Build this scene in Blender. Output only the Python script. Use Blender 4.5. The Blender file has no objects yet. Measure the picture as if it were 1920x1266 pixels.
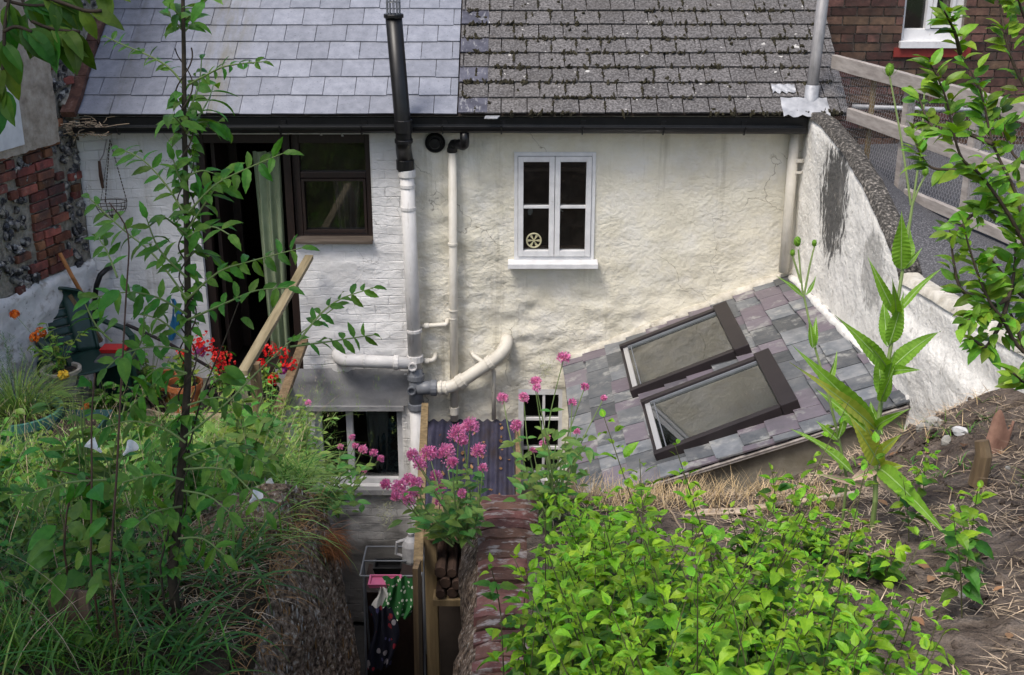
import bpy, math, random
import numpy as np
from mathutils import Vector, Matrix, Euler
R = math.radians
random.seed(7); rng = np.random.default_rng(7)
scene = bpy.context.scene
COL = scene.collection

# ------------------------------------------------------------------ camera
F = 2280.0; PITCH = R(20); CAM = Vector((0, -9.49, 1.71))
cd = bpy.data.cameras.new("camera"); cam = bpy.data.objects.new("camera", cd); COL.objects.link(cam)
cam.location = CAM; cam.rotation_euler = (R(90) - PITCH, 0, 0)
cd.sensor_width = 36; cd.lens = F / 1920 * 36; cd.clip_start = 0.05; cd.clip_end = 600
scene.camera = cam
# ------------------------------------------------------------------ light: high overcast
SUN_EL, SUN_AZ = R(60), R(222)      # azimuth clockwise from +Y: behind and left of the camera
w = bpy.data.worlds.new("World"); scene.world = w; w.use_nodes = True
nt = w.node_tree; sky = nt.nodes.new("ShaderNodeTexSky"); sky.sky_type = 'NISHITA'; sky.sun_disc = False
sky.sun_elevation = SUN_EL; sky.sun_rotation = SUN_AZ; sky.dust_density = 3.5; sky.air_density = 1.0; sky.ozone_density = .4
bg = nt.nodes["Background"]; bg.inputs[1].default_value = 0.135; nt.links.new(sky.outputs[0], bg.inputs[0])
sl = bpy.data.lights.new("sun", 'SUN'); sl.energy = 1.5; sl.angle = R(20); sl.color = (1, .965, .91)
so = bpy.data.objects.new("sun", sl); COL.objects.link(so)
sd = Vector((math.sin(SUN_AZ) * math.cos(SUN_EL), math.cos(SUN_AZ) * math.cos(SUN_EL), math.sin(SUN_EL)))
so.rotation_euler = sd.to_track_quat('Z', 'Y').to_euler(); so.location = (-4, -12, 14)
vs = scene.view_settings; vs.view_transform = 'Standard'; vs.look = 'None'; vs.exposure = 0.78; vs.gamma = 1

# ------------------------------------------------------------------ helpers
FW = Vector((0, math.cos(PITCH), -math.sin(PITCH))); UP = Vector((0, math.sin(PITCH), math.cos(PITCH)))
def ray(px, py): return FW + Vector(((px - 960) / F, 0, 0)) + UP * ((633 - py) / F)
def at(px, py, x=None, y=None, z=None, t=None):
    d = ray(px, py)
    if t is None:
        if y is not None: t = (y - CAM.y) / d.y
        elif z is not None: t = (z - CAM.z) / d.z
        else: t = (x - CAM.x) / d.x
    return CAM + d * t
def at_plane(px, py, o, n):
    d = ray(px, py); t = (o - CAM).dot(n) / d.dot(n); return CAM + d * t

def hash2(ix, iy, s=0):
    h = (ix.astype(np.int64) * 374761393 + iy.astype(np.int64) * 668265263 + s * 974634777) & 0xffffffff
    h = ((h ^ (h >> 13)) * 1274126177) & 0xffffffff
    return ((h ^ (h >> 16)) & 0xffff) / 65535.0
def vnoise(x, y, s=0):
    x = np.asarray(x, float); y = np.asarray(y, float)
    ix = np.floor(x); iy = np.floor(y); fx = x - ix; fy = y - iy
    fx = fx * fx * (3 - 2 * fx); fy = fy * fy * (3 - 2 * fy)
    a = hash2(ix, iy, s); b = hash2(ix + 1, iy, s); c = hash2(ix, iy + 1, s); d = hash2(ix + 1, iy + 1, s)
    return (a * (1 - fx) + b * fx) * (1 - fy) + (c * (1 - fx) + d * fx) * fy
def fbm(x, y, s=0, o=4):
    r = 0; a = .5; x = np.asarray(x, float); y = np.asarray(y, float)
    for k in range(o):
        r = r + a * (vnoise(x, y, s + k) - .5); x = x * 2.03; y = y * 2.03; a *= .5
    return r

ORG = {}
def tag(o, label=None, cat=None, group=None, kind=None):
    if label: o['label'] = label
    if cat: o['category'] = cat
    if group: o['group'] = group
    if kind: o['kind'] = kind
    return o
def thing(name, label, cat, loc=(0, 0, 0), group=None):
    o = bpy.data.objects.new(name, None); COL.objects.link(o); o.location = loc; o.empty_display_size = .2
    ORG[o.name] = Vector(loc); return tag(o, label, cat, group)

def rnd(a, b): return random.uniform(a, b)
def frame(d, up=Vector((0, 0, 1))):
    d = d.normalized(); s = d.cross(up)
    if s.length < 1e-4: s = d.cross(Vector((1, 0, 0)))
    s.normalize(); u = s.cross(d); return d, s, u

class MB:
    def __init__(self): self.v = []; self.f = []; self.m = []
    def add(self, vs, fs, mi=0):
        b = len(self.v); self.v += [tuple(p) for p in vs]
        for f in fs: self.f.append(tuple(b + i for i in f)); self.m.append(mi)
    def hexa(self, p, mi=0):   # p: 4 bottom, 4 top, ccw
        self.add(p, [(3, 2, 1, 0), (4, 5, 6, 7), (0, 1, 5, 4), (1, 2, 6, 5), (2, 3, 7, 6), (3, 0, 4, 7)], mi)
    def box(self, a, b, mi=0):
        x0, y0, z0 = a; x1, y1, z1 = b
        x0, x1 = min(x0, x1), max(x0, x1); y0, y1 = min(y0, y1), max(y0, y1); z0, z1 = min(z0, z1), max(z0, z1)
        self.hexa([(x0, y0, z0), (x1, y0, z0), (x1, y1, z0), (x0, y1, z0), (x0, y0, z1), (x1, y0, z1), (x1, y1, z1), (x0, y1, z1)], mi)
    def obox(self, c, X, Y, Z, mi=0):   # centre and half-axis vectors
        p = []
        for k in (-1, 1):
            for i, j in ((-1, -1), (1, -1), (1, 1), (-1, 1)): p.append(c + X * i + Y * j + Z * k)
        self.hexa(p, mi)
    def beam(self, a, b, w, h, up=Vector((0, 0, 1)), mi=0, seg=1, wob=0):
        a = Vector(a); b = Vector(b); d, s, u = frame(b - a, up)
        if seg == 1: self.obox((a + b) / 2, (b - a) / 2, s * w / 2, u * h / 2, mi); return
        rings = []
        for k in range(seg + 1):
            c = a + (b - a) * (k / seg); ww = w * (1 + rnd(-wob, wob)); hh = h * (1 + rnd(-wob, wob))
            c = c + s * rnd(-wob, wob) * w * .3 + u * rnd(-wob, wob) * h * .3
            rings.append([c - s * ww / 2 - u * hh / 2, c + s * ww / 2 - u * hh / 2, c + s * ww / 2 + u * hh / 2, c - s * ww / 2 + u * hh / 2])
        vs_ = [p for r in rings for p in r]; fs = [(3, 2, 1, 0), tuple(4 * seg + i for i in range(4))]
        for k in range(seg):
            for i in range(4): fs.append((4 * k + i, 4 * k + (i + 1) % 4, 4 * k + 4 + (i + 1) % 4, 4 * k + 4 + i))
        self.add(vs_, fs, mi)
    def tube(self, pts, r, n=8, mi=0, cap=True):
        pts = [Vector(p) for p in pts]; m = len(pts)
        rs = r if isinstance(r, (list, tuple)) else [r] * m
        vs_ = []; ref = None
        for k in range(m):
            d = (pts[min(k + 1, m - 1)] - pts[max(k - 1, 0)])
            d.normalize()
            if ref is None: _, s, u = frame(d)
            else:
                s = ref - d * ref.dot(d)
                if s.length < 1e-5: _, s, u = frame(d)
                s.normalize(); u = s.cross(d)
            ref = s
            for i in range(n):
                a = 2 * math.pi * i / n; vs_.append(pts[k] + (s * math.cos(a) + u * math.sin(a)) * rs[k])
        fs = []
        for k in range(m - 1):
            for i in range(n): fs.append((k * n + i, k * n + (i + 1) % n, (k + 1) * n + (i + 1) % n, (k + 1) * n + i))
        if cap: fs.append(tuple(range(n - 1, -1, -1))); fs.append(tuple((m - 1) * n + i for i in range(n)))
        self.add(vs_, fs, mi)
    def lathe(self, prof, c, n=24, mi=0, ax=Vector((0, 0, 1)), sq=0):
        c = Vector(c); d, s, u = frame(ax, Vector((0, 1, 0)))
        vs_ = []
        for r, h in prof:
            for i in range(n):
                a = 2 * math.pi * i / n; vs_.append(c + d * h + (s * math.cos(a) + u * math.sin(a)) * r)
        fs = []
        for k in range(len(prof) - 1):
            for i in range(n): fs.append((k * n + i, k * n + (i + 1) % n, (k + 1) * n + (i + 1) % n, (k + 1) * n + i))
        self.add(vs_, fs, mi)
    def blob(self, c, r, mi=0, jit=.15, n=7, m=5):
        c = Vector(c); r = Vector(r) if not isinstance(r, (int, float)) else Vector((r, r, r))
        vs_ = []; rot = Euler((rnd(0, 6), rnd(0, 6), rnd(0, 6))).to_matrix() if jit > .2 else Matrix.Identity(3)
        for k in range(m + 1):
            th = math.pi * k / m
            for i in range(n):
                a = 2 * math.pi * i / n; q = 1 + rnd(-jit, jit)
                vs_.append(c + rot @ Vector((r.x * q * math.sin(th) * math.cos(a), r.y * q * math.sin(th) * math.sin(a), r.z * q * math.cos(th))))
        fs = []
        for k in range(m):
            for i in range(n): fs.append((k * n + i, (k + 1) * n + i, (k + 1) * n + (i + 1) % n, k * n + (i + 1) % n))
        self.add(vs_, fs, mi)
    def leaf(self, base, d, up, L, W, seg=5, bend=.5, fold=.25, peak=.4, serr=0, mi=0, wave=0, roll=0, rib=0):
        d, s, u = frame(Vector(d), Vector(up)); p = Vector(base); vs_ = []; st = L / seg; mids = []
        if roll: q = Matrix.Rotation(roll, 3, d); s = q @ s; u = q @ u
        pa = .75; pb = pa * (1 - peak) / peak; pm = (peak ** pa) * ((1 - peak) ** pb)
        for k in range(seg + 1):
            tt = k / seg
            wv = W * .5 * ((tt ** pa) * ((1 - tt) ** pb) / pm if 0 < tt < 1 else (.06 if k == 0 else 0))
            wl = wv * (1 - serr * (k % 2)); lift = fold * wv
            wz = wave * W * math.sin(tt * 11 + roll * 3); lift += rib * W * ((k % 2) - .5); mids.append(p + u * (.02 * W))
            vs_ += [p - s * wl + u * (lift + wz), p, p + s * wl + u * (lift - wz)]
            ang = -bend / seg; d2 = d * math.cos(ang) + u * math.sin(ang); u = u * math.cos(ang) - d * math.sin(ang); d = d2
            p = p + d * st
        fs = []
        for k in range(seg): fs += [(3 * k, 3 * k + 1, 3 * k + 4, 3 * k + 3), (3 * k + 1, 3 * k + 2, 3 * k + 5, 3 * k + 4)]
        self.add(vs_, fs, mi); return mids
    def blade(self, base, d, L, W, bend=1.0, seg=5, mi=0, side=None):
        d = Vector(d).normalized(); h = Vector((d.x, d.y, 0))
        if h.length < 1e-3: h = Vector((rnd(-1, 1), rnd(-1, 1), 0))
        h.normalize(); s = Vector((-h.y, h.x, 0)); p = Vector(base); vs_ = []
        ang = math.atan2(d.z, math.hypot(d.x, d.y))
        for k in range(seg + 1):
            tt = k / seg; wv = W * .5 * min(1, 1.5 * (1 - tt)) * (.6 + .4 * min(1, tt * 3))
            vs_ += [p - s * wv, p + s * wv]
            p = p + (h * math.cos(ang) + Vector((0, 0, math.sin(ang)))) * (L / seg); ang -= bend / seg
        fs = [(2 * k, 2 * k + 1, 2 * k + 3, 2 * k + 2) for k in range(seg)]
        self.add(vs_, fs, mi); return p
    def build(self, name, mats, parent=None, smooth=False, origin=None):
        me = bpy.data.meshes.new(name)
        if parent is not None: org = ORG[parent.name]
        elif origin is not None: org = Vector(origin)
        else:
            a = np.array(self.v); lo = a.min(0); hi = a.max(0); org = Vector(((lo[0] + hi[0]) / 2, (lo[1] + hi[1]) / 2, lo[2]))
        a = np.array(self.v, dtype=float) - np.array(org)
        me.from_pydata(a.tolist(), [], self.f)
        if not isinstance(mats, (list, tuple)): mats = [mats]
        for m in mats: me.materials.append(m)
        if len(mats) > 1: me.polygons.foreach_set('material_index', self.m)
        if smooth: me.polygons.foreach_set('use_smooth', [True] * len(self.f))
        me.update()
        o = bpy.data.objects.new(name, me); COL.objects.link(o)
        if parent is not None: o.parent = parent
        else: o.location = org
        ORG[o.name] = org
        return o
def bevel(o, wd=.004, seg=2):
    m = o.modifiers.new("bevel", 'BEVEL'); m.width = wd; m.segments = seg; m.limit_method = 'ANGLE'; return o

# ------------------------------------------------------------------ materials
def lnk(nt, a, b): nt.links.new(a, b)
def mat(name, cols, scale=6, rough=.8, bump=None, island=0, spec=.4, trans=0, stretch=None, detail=8, extra=None, sat=0, dist=0, metal=0, tcol=None, coat=0):
    """cols: list of (pos, rgb) for a noise ramp, or one rgb. bump: list of (scale, strength, distance)."""
    m = bpy.data.materials.new(name); m.use_nodes = True; nt = m.node_tree; N = nt.nodes
    P = N["Principled BSDF"]; P.inputs["Roughness"].default_value = rough; P.inputs["Specular IOR Level"].default_value = spec
    P.inputs["Metallic"].default_value = metal
    if coat: P.inputs["Coat Weight"].default_value = coat
    tc = N.new("ShaderNodeTexCoord"); mp = N.new("ShaderNodeMapping"); lnk(nt, tc.outputs["Object"], mp.inputs[0])
    if stretch: mp.inputs["Scale"].default_value = stretch
    if not isinstance(cols, list): cols = [(0, cols), (1, cols)]
    nz = N.new("ShaderNodeTexNoise"); nz.inputs["Scale"].default_value = scale; nz.inputs["Detail"].default_value = detail
    nz.inputs["Roughness"].default_value = .62; nz.inputs["Distortion"].default_value = dist
    lnk(nt, mp.outputs[0], nz.inputs["Vector"])
    cr = N.new("ShaderNodeValToRGB"); el = cr.color_ramp.elements
    for i, (p, c) in enumerate(cols):
        e = el[i] if i < 2 else el.new(p)
        e.position = p; e.color = (*c, 1)
    lnk(nt, nz.outputs["Fac"], cr.inputs[0]); out = cr.outputs[0]
    if island:
        g = N.new("ShaderNodeNewGeometry"); hs = N.new("ShaderNodeHueSaturation")
        mr = N.new("ShaderNodeMapRange"); mr.inputs[3].default_value = 1 - island; mr.inputs[4].default_value = 1 + island
        lnk(nt, g.outputs["Random Per Island"], mr.inputs[0]); lnk(nt, mr.outputs[0], hs.inputs["Value"])
        mr2 = N.new("ShaderNodeMapRange"); mr2.inputs[3].default_value = .5 - sat * .05; mr2.inputs[4].default_value = .5 + sat * .05
        ml = N.new("ShaderNodeMath"); ml.operation = 'MULTIPLY'; ml.inputs[1].default_value = 7.31
        fr = N.new("ShaderNodeMath"); fr.operation = 'FRACT'
        lnk(nt, g.outputs["Random Per Island"], ml.inputs[0]); lnk(nt, ml.outputs[0], fr.inputs[0]); lnk(nt, fr.outputs[0], mr2.inputs[0])
        lnk(nt, mr2.outputs[0], hs.inputs["Hue"]); lnk(nt, out, hs.inputs["Color"]); out = hs.outputs[0]
    if extra: out = extra(nt, mp, out, P)
    lnk(nt, out, P.inputs["Base Color"])
    prev = None
    for sc, st, ds in (bump or []):
        n2 = N.new("ShaderNodeTexNoise"); n2.inputs["Scale"].default_value = sc; n2.inputs["Detail"].default_value = 6
        lnk(nt, mp.outputs[0], n2.inputs["Vector"]); b = N.new("ShaderNodeBump"); b.inputs["Strength"].default_value = st; b.inputs["Distance"].default_value = ds
        lnk(nt, n2.outputs["Fac"], b.inputs["Height"])
        if prev: lnk(nt, prev, b.inputs["Normal"])
        prev = b.outputs[0]
    if prev: lnk(nt, prev, P.inputs["Normal"])
    if trans:
        T = N.new("ShaderNodeBsdfTranslucent"); mx = N.new("ShaderNodeMixShader"); mx.inputs[0].default_value = trans
        hs = N.new("ShaderNodeHueSaturation"); hs.inputs["Hue"].default_value = .49; hs.inputs["Saturation"].default_value = 1.1; hs.inputs["Value"].default_value = 1.5
        lnk(nt, out, hs.inputs["Color"]); lnk(nt, hs.outputs[0], T.inputs[0])
        lnk(nt, P.outputs[0], mx.inputs[1]); lnk(nt, T.outputs[0], mx.inputs[2]); lnk(nt, mx.outputs[0], N["Material Output"].inputs[0])
    return m
def mixc(nt, fac, a, b, mode='MIX'):
    n = nt.nodes.new("ShaderNodeMix"); n.data_type = 'RGBA'; n.blend_type = mode
    if isinstance(fac, (int, float)): n.inputs[0].default_value = fac
    else: lnk(nt, fac, n.inputs[0])
    for i, c in ((6, a), (7, b)):
        if isinstance(c, tuple): n.inputs[i].default_value = (*c, 1)
        else: lnk(nt, c, n.inputs[i])
    return n.outputs[2]
def patches(scale, lo, hi, colour, stretch=None, amt=1.0, detail=5):
    def f(nt, mp, out, P):
        m2 = nt.nodes.new("ShaderNodeMapping"); lnk(nt, mp.outputs[0], m2.inputs[0])
        if stretch: m2.inputs["Scale"].default_value = stretch
        m2.inputs["Location"].default_value = (3.1 * scale, 1.7, 5.3)
        n = nt.nodes.new("ShaderNodeTexNoise"); n.inputs["Scale"].default_value = scale; n.inputs["Detail"].default_value = detail; n.inputs["Roughness"].default_value = .65
        lnk(nt, m2.outputs[0], n.inputs["Vector"])
        r = nt.nodes.new("ShaderNodeMapRange"); r.inputs[1].default_value = lo; r.inputs[2].default_value = hi; r.inputs[4].default_value = amt
        lnk(nt, n.outputs["Fac"], r.inputs[0]); return mixc(nt, r.outputs[0], out, colour)
    return f
def chain(*fs):
    def f(nt, mp, out, P):
        for g in fs: out = g(nt, mp, out, P)
        return out
    return f
def glass_mat(name, tint=(.75, .8, .78), rough=.03, ior=1.5, base=.04, dirt=0.0):
    m = bpy.data.materials.new(name); m.use_nodes = True; nt = m.node_tree; N = nt.nodes; N.remove(N["Principled BSDF"])
    T = N.new("ShaderNodeBsdfTransparent"); T.inputs[0].default_value = (*tint, 1)
    G = N.new("ShaderNodeBsdfGlossy"); G.inputs["Roughness"].default_value = rough
    fr = N.new("ShaderNodeFresnel"); fr.inputs[0].default_value = ior
    ad = N.new("ShaderNodeMath"); ad.operation = 'ADD'; ad.inputs[1].default_value = base; lnk(nt, fr.outputs[0], ad.inputs[0])
    mx = N.new("ShaderNodeMixShader"); lnk(nt, ad.outputs[0], mx.inputs[0]); lnk(nt, T.outputs[0], mx.inputs[1]); lnk(nt, G.outputs[0], mx.inputs[2])
    res = mx.outputs[0]
    if dirt:
        D = N.new("ShaderNodeBsdfDiffuse"); D.inputs[0].default_value = (.3, .31, .28, 1)
        tc = N.new("ShaderNodeTexCoord"); n = N.new("ShaderNodeTexNoise"); n.inputs["Scale"].default_value = 6; n.inputs["Detail"].default_value = 8
        lnk(nt, tc.outputs["Object"], n.inputs["Vector"]); r = N.new("ShaderNodeMapRange"); r.inputs[1].default_value = .3; r.inputs[2].default_value = .75; r.inputs[4].default_value = dirt
        lnk(nt, n.outputs["Fac"], r.inputs[0]); m2 = N.new("ShaderNodeMixShader"); lnk(nt, r.outputs[0], m2.inputs[0]); lnk(nt, res, m2.inputs[1]); lnk(nt, D.outputs[0], m2.inputs[2]); res = m2.outputs[0]
    lnk(nt, res, N["Material Output"].inputs[0]); return m

def brick_bump(nt, P, mp, w=.225, h=.075, strength=.4, dist=.006):
    N = nt.nodes
    sx = N.new("ShaderNodeSeparateXYZ"); cb = N.new("ShaderNodeCombineXYZ"); lnk(nt, mp.outputs[0], sx.inputs[0])
    lnk(nt, sx.outputs[0], cb.inputs[0]); lnk(nt, sx.outputs[2], cb.inputs[1])
    nz = N.new("ShaderNodeTexNoise"); nz.inputs["Scale"].default_value = 3.0; nz.inputs["Detail"].default_value = 4; lnk(nt, mp.outputs[0], nz.inputs["Vector"])
    va = N.new("ShaderNodeVectorMath"); va.operation = 'MULTIPLY_ADD'; va.inputs[1].default_value = (.07, .07, 0)
    lnk(nt, nz.outputs["Color"], va.inputs[0]); lnk(nt, cb.outputs[0], va.inputs[2])
    b = N.new("ShaderNodeTexBrick"); b.inputs["Scale"].default_value = 1; b.inputs["Brick Width"].default_value = w; b.inputs["Row Height"].default_value = h
    b.inputs["Mortar Size"].default_value = .006; b.inputs["Mortar Smooth"].default_value = .9; lnk(nt, va.outputs[0], b.inputs["Vector"])
    bp = N.new("ShaderNodeBump"); bp.invert = True; bp.inputs["Strength"].default_value = strength; bp.inputs["Distance"].default_value = dist
    # paint fills most joints: fade the courses in and out
    n2 = N.new("ShaderNodeTexNoise"); n2.inputs["Scale"].default_value = 2.2; n2.inputs["Detail"].default_value = 3; lnk(nt, mp.outputs[0], n2.inputs["Vector"])
    r = N.new("ShaderNodeMapRange"); r.inputs[1].default_value = .38; r.inputs[2].default_value = .62; lnk(nt, n2.outputs["Fac"], r.inputs[0])
    mu = N.new("ShaderNodeMath"); mu.operation = 'MULTIPLY'; lnk(nt, b.outputs["Fac"], mu.inputs[0]); lnk(nt, r.outputs[0], mu.inputs[1])
    lnk(nt, mu.outputs[0], bp.inputs["Height"])
    return bp
def stucco(name, cols, extra=None, brick=0, fine=.5, ridge=.4):
    m = mat(name, cols, scale=2.2, rough=.88, spec=.2, extra=extra, detail=10, bump=[(26, fine, .012), (90, .35, .004)])
    nt = m.node_tree; N = nt.nodes; P = N["Principled BSDF"]
    mp = [n for n in N if n.type == 'MAPPING'][0]
    prev = P.inputs["Normal"].links[0].from_socket
    # trowel ridges
    wv = N.new("ShaderNodeTexNoise"); wv.inputs["Scale"].default_value = 13; wv.inputs["Detail"].default_value = 3; wv.inputs["Distortion"].default_value = 1.0
    m2 = N.new("ShaderNodeMapping"); m2.inputs["Scale"].default_value = (1, 1, 1.6); lnk(nt, mp.outputs[0], m2.inputs[0]); lnk(nt, m2.outputs[0], wv.inputs["Vector"])
    b = N.new("ShaderNodeBump"); b.inputs["Strength"].default_value = ridge; b.inputs["Distance"].default_value = .022
    mk = N.new("ShaderNodeTexNoise"); mk.inputs["Scale"].default_value = 1.3; mk.inputs["Detail"].default_value = 4; lnk(nt, mp.outputs[0], mk.inputs["Vector"])
    mr = N.new("ShaderNodeMapRange"); mr.inputs[1].default_value = .4; mr.inputs[2].default_value = .62; mr.inputs[3].default_value = .12; mr.inputs[4].default_value = 1.3; lnk(nt, mk.outputs["Fac"], mr.inputs[0])
    ml = N.new("ShaderNodeMath"); ml.operation = 'MULTIPLY'; lnk(nt, wv.outputs["Fac"], ml.inputs[0]); lnk(nt, mr.outputs[0], ml.inputs[1])
    lnk(nt, ml.outputs[0], b.inputs["Height"]); lnk(nt, prev, b.inputs["Normal"]); prev = b.outputs[0]
    if brick:
        bb = brick_bump(nt, P, mp, strength=brick); lnk(nt, prev, bb.inputs["Normal"]); prev = bb.outputs[0]
    lnk(nt, prev, P.inputs["Normal"]); return m

def vband(x0, w, colour, amt):      # lichen run-off staining one strip of roof
    def f(nt, mp, out, P):
        N = nt.nodes; sx = N.new("ShaderNodeSeparateXYZ"); lnk(nt, mp.outputs[0], sx.inputs[0]); m2 = N.new("ShaderNodeMapping"); m2.inputs["Scale"].default_value = (9, 1.2, 1.2); lnk(nt, mp.outputs[0], m2.inputs[0])
        n = N.new("ShaderNodeTexNoise"); n.inputs["Scale"].default_value = 1.5; n.inputs["Detail"].default_value = 9; n.inputs["Roughness"].default_value = .7; lnk(nt, m2.outputs[0], n.inputs["Vector"])
        s = N.new("ShaderNodeMath"); s.operation = 'SUBTRACT'; s.inputs[1].default_value = x0; lnk(nt, sx.outputs[0], s.inputs[0]); ab = N.new("ShaderNodeMath"); ab.operation = 'ABSOLUTE'; lnk(nt, s.outputs[0], ab.inputs[0])
        r = N.new("ShaderNodeMapRange"); r.inputs[1].default_value = w; r.inputs[2].default_value = 0; lnk(nt, ab.outputs[0], r.inputs[0]); r2 = N.new("ShaderNodeMapRange"); r2.inputs[1].default_value = .4; r2.inputs[2].default_value = .62; r2.inputs[4].default_value = amt; lnk(nt, n.outputs["Fac"], r2.inputs[0])
        m = N.new("ShaderNodeMath"); m.operation = 'MULTIPLY'; lnk(nt, r.outputs[0], m.inputs[0]); lnk(nt, r2.outputs[0], m.inputs[1]); return mixc(nt, m.outputs[0], out, colour)
    return f
STAIN = (.16, .15, .12)
def lowdirt(z0, h, colour, amt):     # splash-stained foot of a wall, ragged upper edge
    def f(nt, mp, out, P):
        N = nt.nodes; sx = N.new("ShaderNodeSeparateXYZ"); lnk(nt, mp.outputs[0], sx.inputs[0]); n = N.new("ShaderNodeTexNoise"); n.inputs["Scale"].default_value = 3; n.inputs["Detail"].default_value = 8; lnk(nt, mp.outputs[0], n.inputs["Vector"])
        ad = N.new("ShaderNodeMath"); ad.operation = 'MULTIPLY_ADD'; ad.inputs[1].default_value = h * 2.5; lnk(nt, n.outputs["Fac"], ad.inputs[0]); lnk(nt, sx.outputs[2], ad.inputs[2])
        r = N.new("ShaderNodeMapRange"); r.inputs[1].default_value = z0 + h * 1.6; r.inputs[2].default_value = z0 + h * .6; r.inputs[4].default_value = amt; lnk(nt, ad.outputs[0], r.inputs[0]); return mixc(nt, r.outputs[0], out, colour)
    return f
def cracks(scale, colour, width=.006, amt=.8):
    def f(nt, mp, out, P):
        N = nt.nodes; n = N.new("ShaderNodeTexNoise"); n.inputs["Scale"].default_value = 4; n.inputs["Detail"].default_value = 6; lnk(nt, mp.outputs[0], n.inputs["Vector"])
        va = N.new("ShaderNodeVectorMath"); va.operation = 'MULTIPLY_ADD'; va.inputs[1].default_value = (.35, .35, .35); lnk(nt, n.outputs["Color"], va.inputs[0]); lnk(nt, mp.outputs[0], va.inputs[2])
        v = N.new("ShaderNodeTexVoronoi"); v.feature = 'DISTANCE_TO_EDGE'; v.inputs["Scale"].default_value = scale; lnk(nt, va.outputs[0], v.inputs["Vector"])
        r = N.new("ShaderNodeMapRange"); r.inputs[1].default_value = width; r.inputs[2].default_value = 0; lnk(nt, v.outputs["Distance"], r.inputs[0])
        n2 = N.new("ShaderNodeTexNoise"); n2.inputs["Scale"].default_value = 1.7; lnk(nt, mp.outputs[0], n2.inputs["Vector"]); r2 = N.new("ShaderNodeMapRange"); r2.inputs[1].default_value = .52; r2.inputs[2].default_value = .58; r2.inputs[4].default_value = amt; lnk(nt, n2.outputs["Fac"], r2.inputs[0])
        m = N.new("ShaderNodeMath"); m.operation = 'MULTIPLY'; lnk(nt, r.outputs[0], m.inputs[0]); lnk(nt, r2.outputs[0], m.inputs[1]); return mixc(nt, m.outputs[0], out, colour)
    return f
DRIP = patches(2.2, .56, .72, (.30, .27, .19), stretch=(3.2, 1, .22), amt=.62, detail=8)
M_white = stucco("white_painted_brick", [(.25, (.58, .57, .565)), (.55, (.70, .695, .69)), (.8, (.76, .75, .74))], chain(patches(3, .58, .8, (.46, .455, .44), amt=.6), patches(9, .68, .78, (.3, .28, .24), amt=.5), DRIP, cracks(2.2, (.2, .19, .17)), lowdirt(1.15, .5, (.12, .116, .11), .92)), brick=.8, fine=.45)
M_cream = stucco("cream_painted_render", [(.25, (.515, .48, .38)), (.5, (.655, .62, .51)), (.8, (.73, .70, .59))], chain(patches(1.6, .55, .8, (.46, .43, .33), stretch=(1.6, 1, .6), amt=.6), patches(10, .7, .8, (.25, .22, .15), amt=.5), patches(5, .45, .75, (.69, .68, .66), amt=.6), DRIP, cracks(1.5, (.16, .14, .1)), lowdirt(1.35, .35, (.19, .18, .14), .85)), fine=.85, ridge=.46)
def stain(cy, cz, ry, rz, colour, amt):      # black algae streaks at one place on the wall
    def f(nt, mp, out, P):
        N = nt.nodes; sx = N.new("ShaderNodeSeparateXYZ"); lnk(nt, mp.outputs[0], sx.inputs[0])
        def m(op, a_, b_=None):
            n = N.new("ShaderNodeMath"); n.operation = op
            for i, q in enumerate((a_, b_)):
                if q is None: continue
                if isinstance(q, (int, float)): n.inputs[i].default_value = q
                else: lnk(nt, q, n.inputs[i])
            return n.outputs[0]
        dy = m('POWER', m('ABSOLUTE', m('DIVIDE', m('SUBTRACT', sx.outputs[1], cy), ry)), 2.0); dz = m('POWER', m('ABSOLUTE', m('DIVIDE', m('SUBTRACT', sx.outputs[2], cz), rz)), 2.0)
        d = m('SUBTRACT', 1.0, m('ADD', dy, dz)); d = m('MAXIMUM', d, -1.0)
        m2 = N.new("ShaderNodeMapping"); m2.inputs["Scale"].default_value = (11, 11, 3.6); lnk(nt, mp.outputs[0], m2.inputs[0])
        n = N.new("ShaderNodeTexNoise"); n.inputs["Scale"].default_value = 2.2; n.inputs["Detail"].default_value = 10; n.inputs["Roughness"].default_value = .75; lnk(nt, m2.outputs[0], n.inputs["Vector"])
        v = m('ADD', m('MULTIPLY', d, .27), n.outputs["Fac"])
        r = N.new("ShaderNodeMapRange"); r.inputs[1].default_value = .57; r.inputs[2].default_value = .65; r.inputs[4].default_value = amt; lnk(nt, v, r.inputs[0])
        return mixc(nt, r.outputs[0], out, colour)
    return f
M_party = stucco("weathered_white_render", [(.25, (.58, .565, .52)), (.5, (.74, .725, .68)), (.8, (.79, .775, .735))], chain(stain(1.08, 1.84, .40, .52, (.045, .044, .043), .92), stain(.15, 1.6, .26, .3, (.16, .155, .145), .55), patches(16, .58, .7, (.2, .18, .15), amt=.6, detail=9), patches(2.5, .54, .78, (.46, .44, .39), amt=.5, detail=9)), fine=.9, ridge=.3)
M_coping = mat("lichened_coping", [(.38, (.03, .028, .026)), (.54, (.085, .08, .073)), (.66, (.28, .255, .225))], scale=48, rough=.95, bump=[(20, .8, .02), (80, .5, .006)], spec=.1)
M_greyrender = mat("grey_render", [(.3, (.22, .22, .225)), (.7, (.33, .33, .335))], scale=4, rough=.9, bump=[(12, .6, .02)])
M_concrete = mat("stained_concrete", [(.25, (.11, .1, .075)), (.5, (.2, .18, .14)), (.75, (.3, .28, .23))], scale=4, rough=.92, bump=[(25, .5, .01)], extra=patches(2, .52, .7, (.08, .07, .04), amt=.7))
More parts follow.
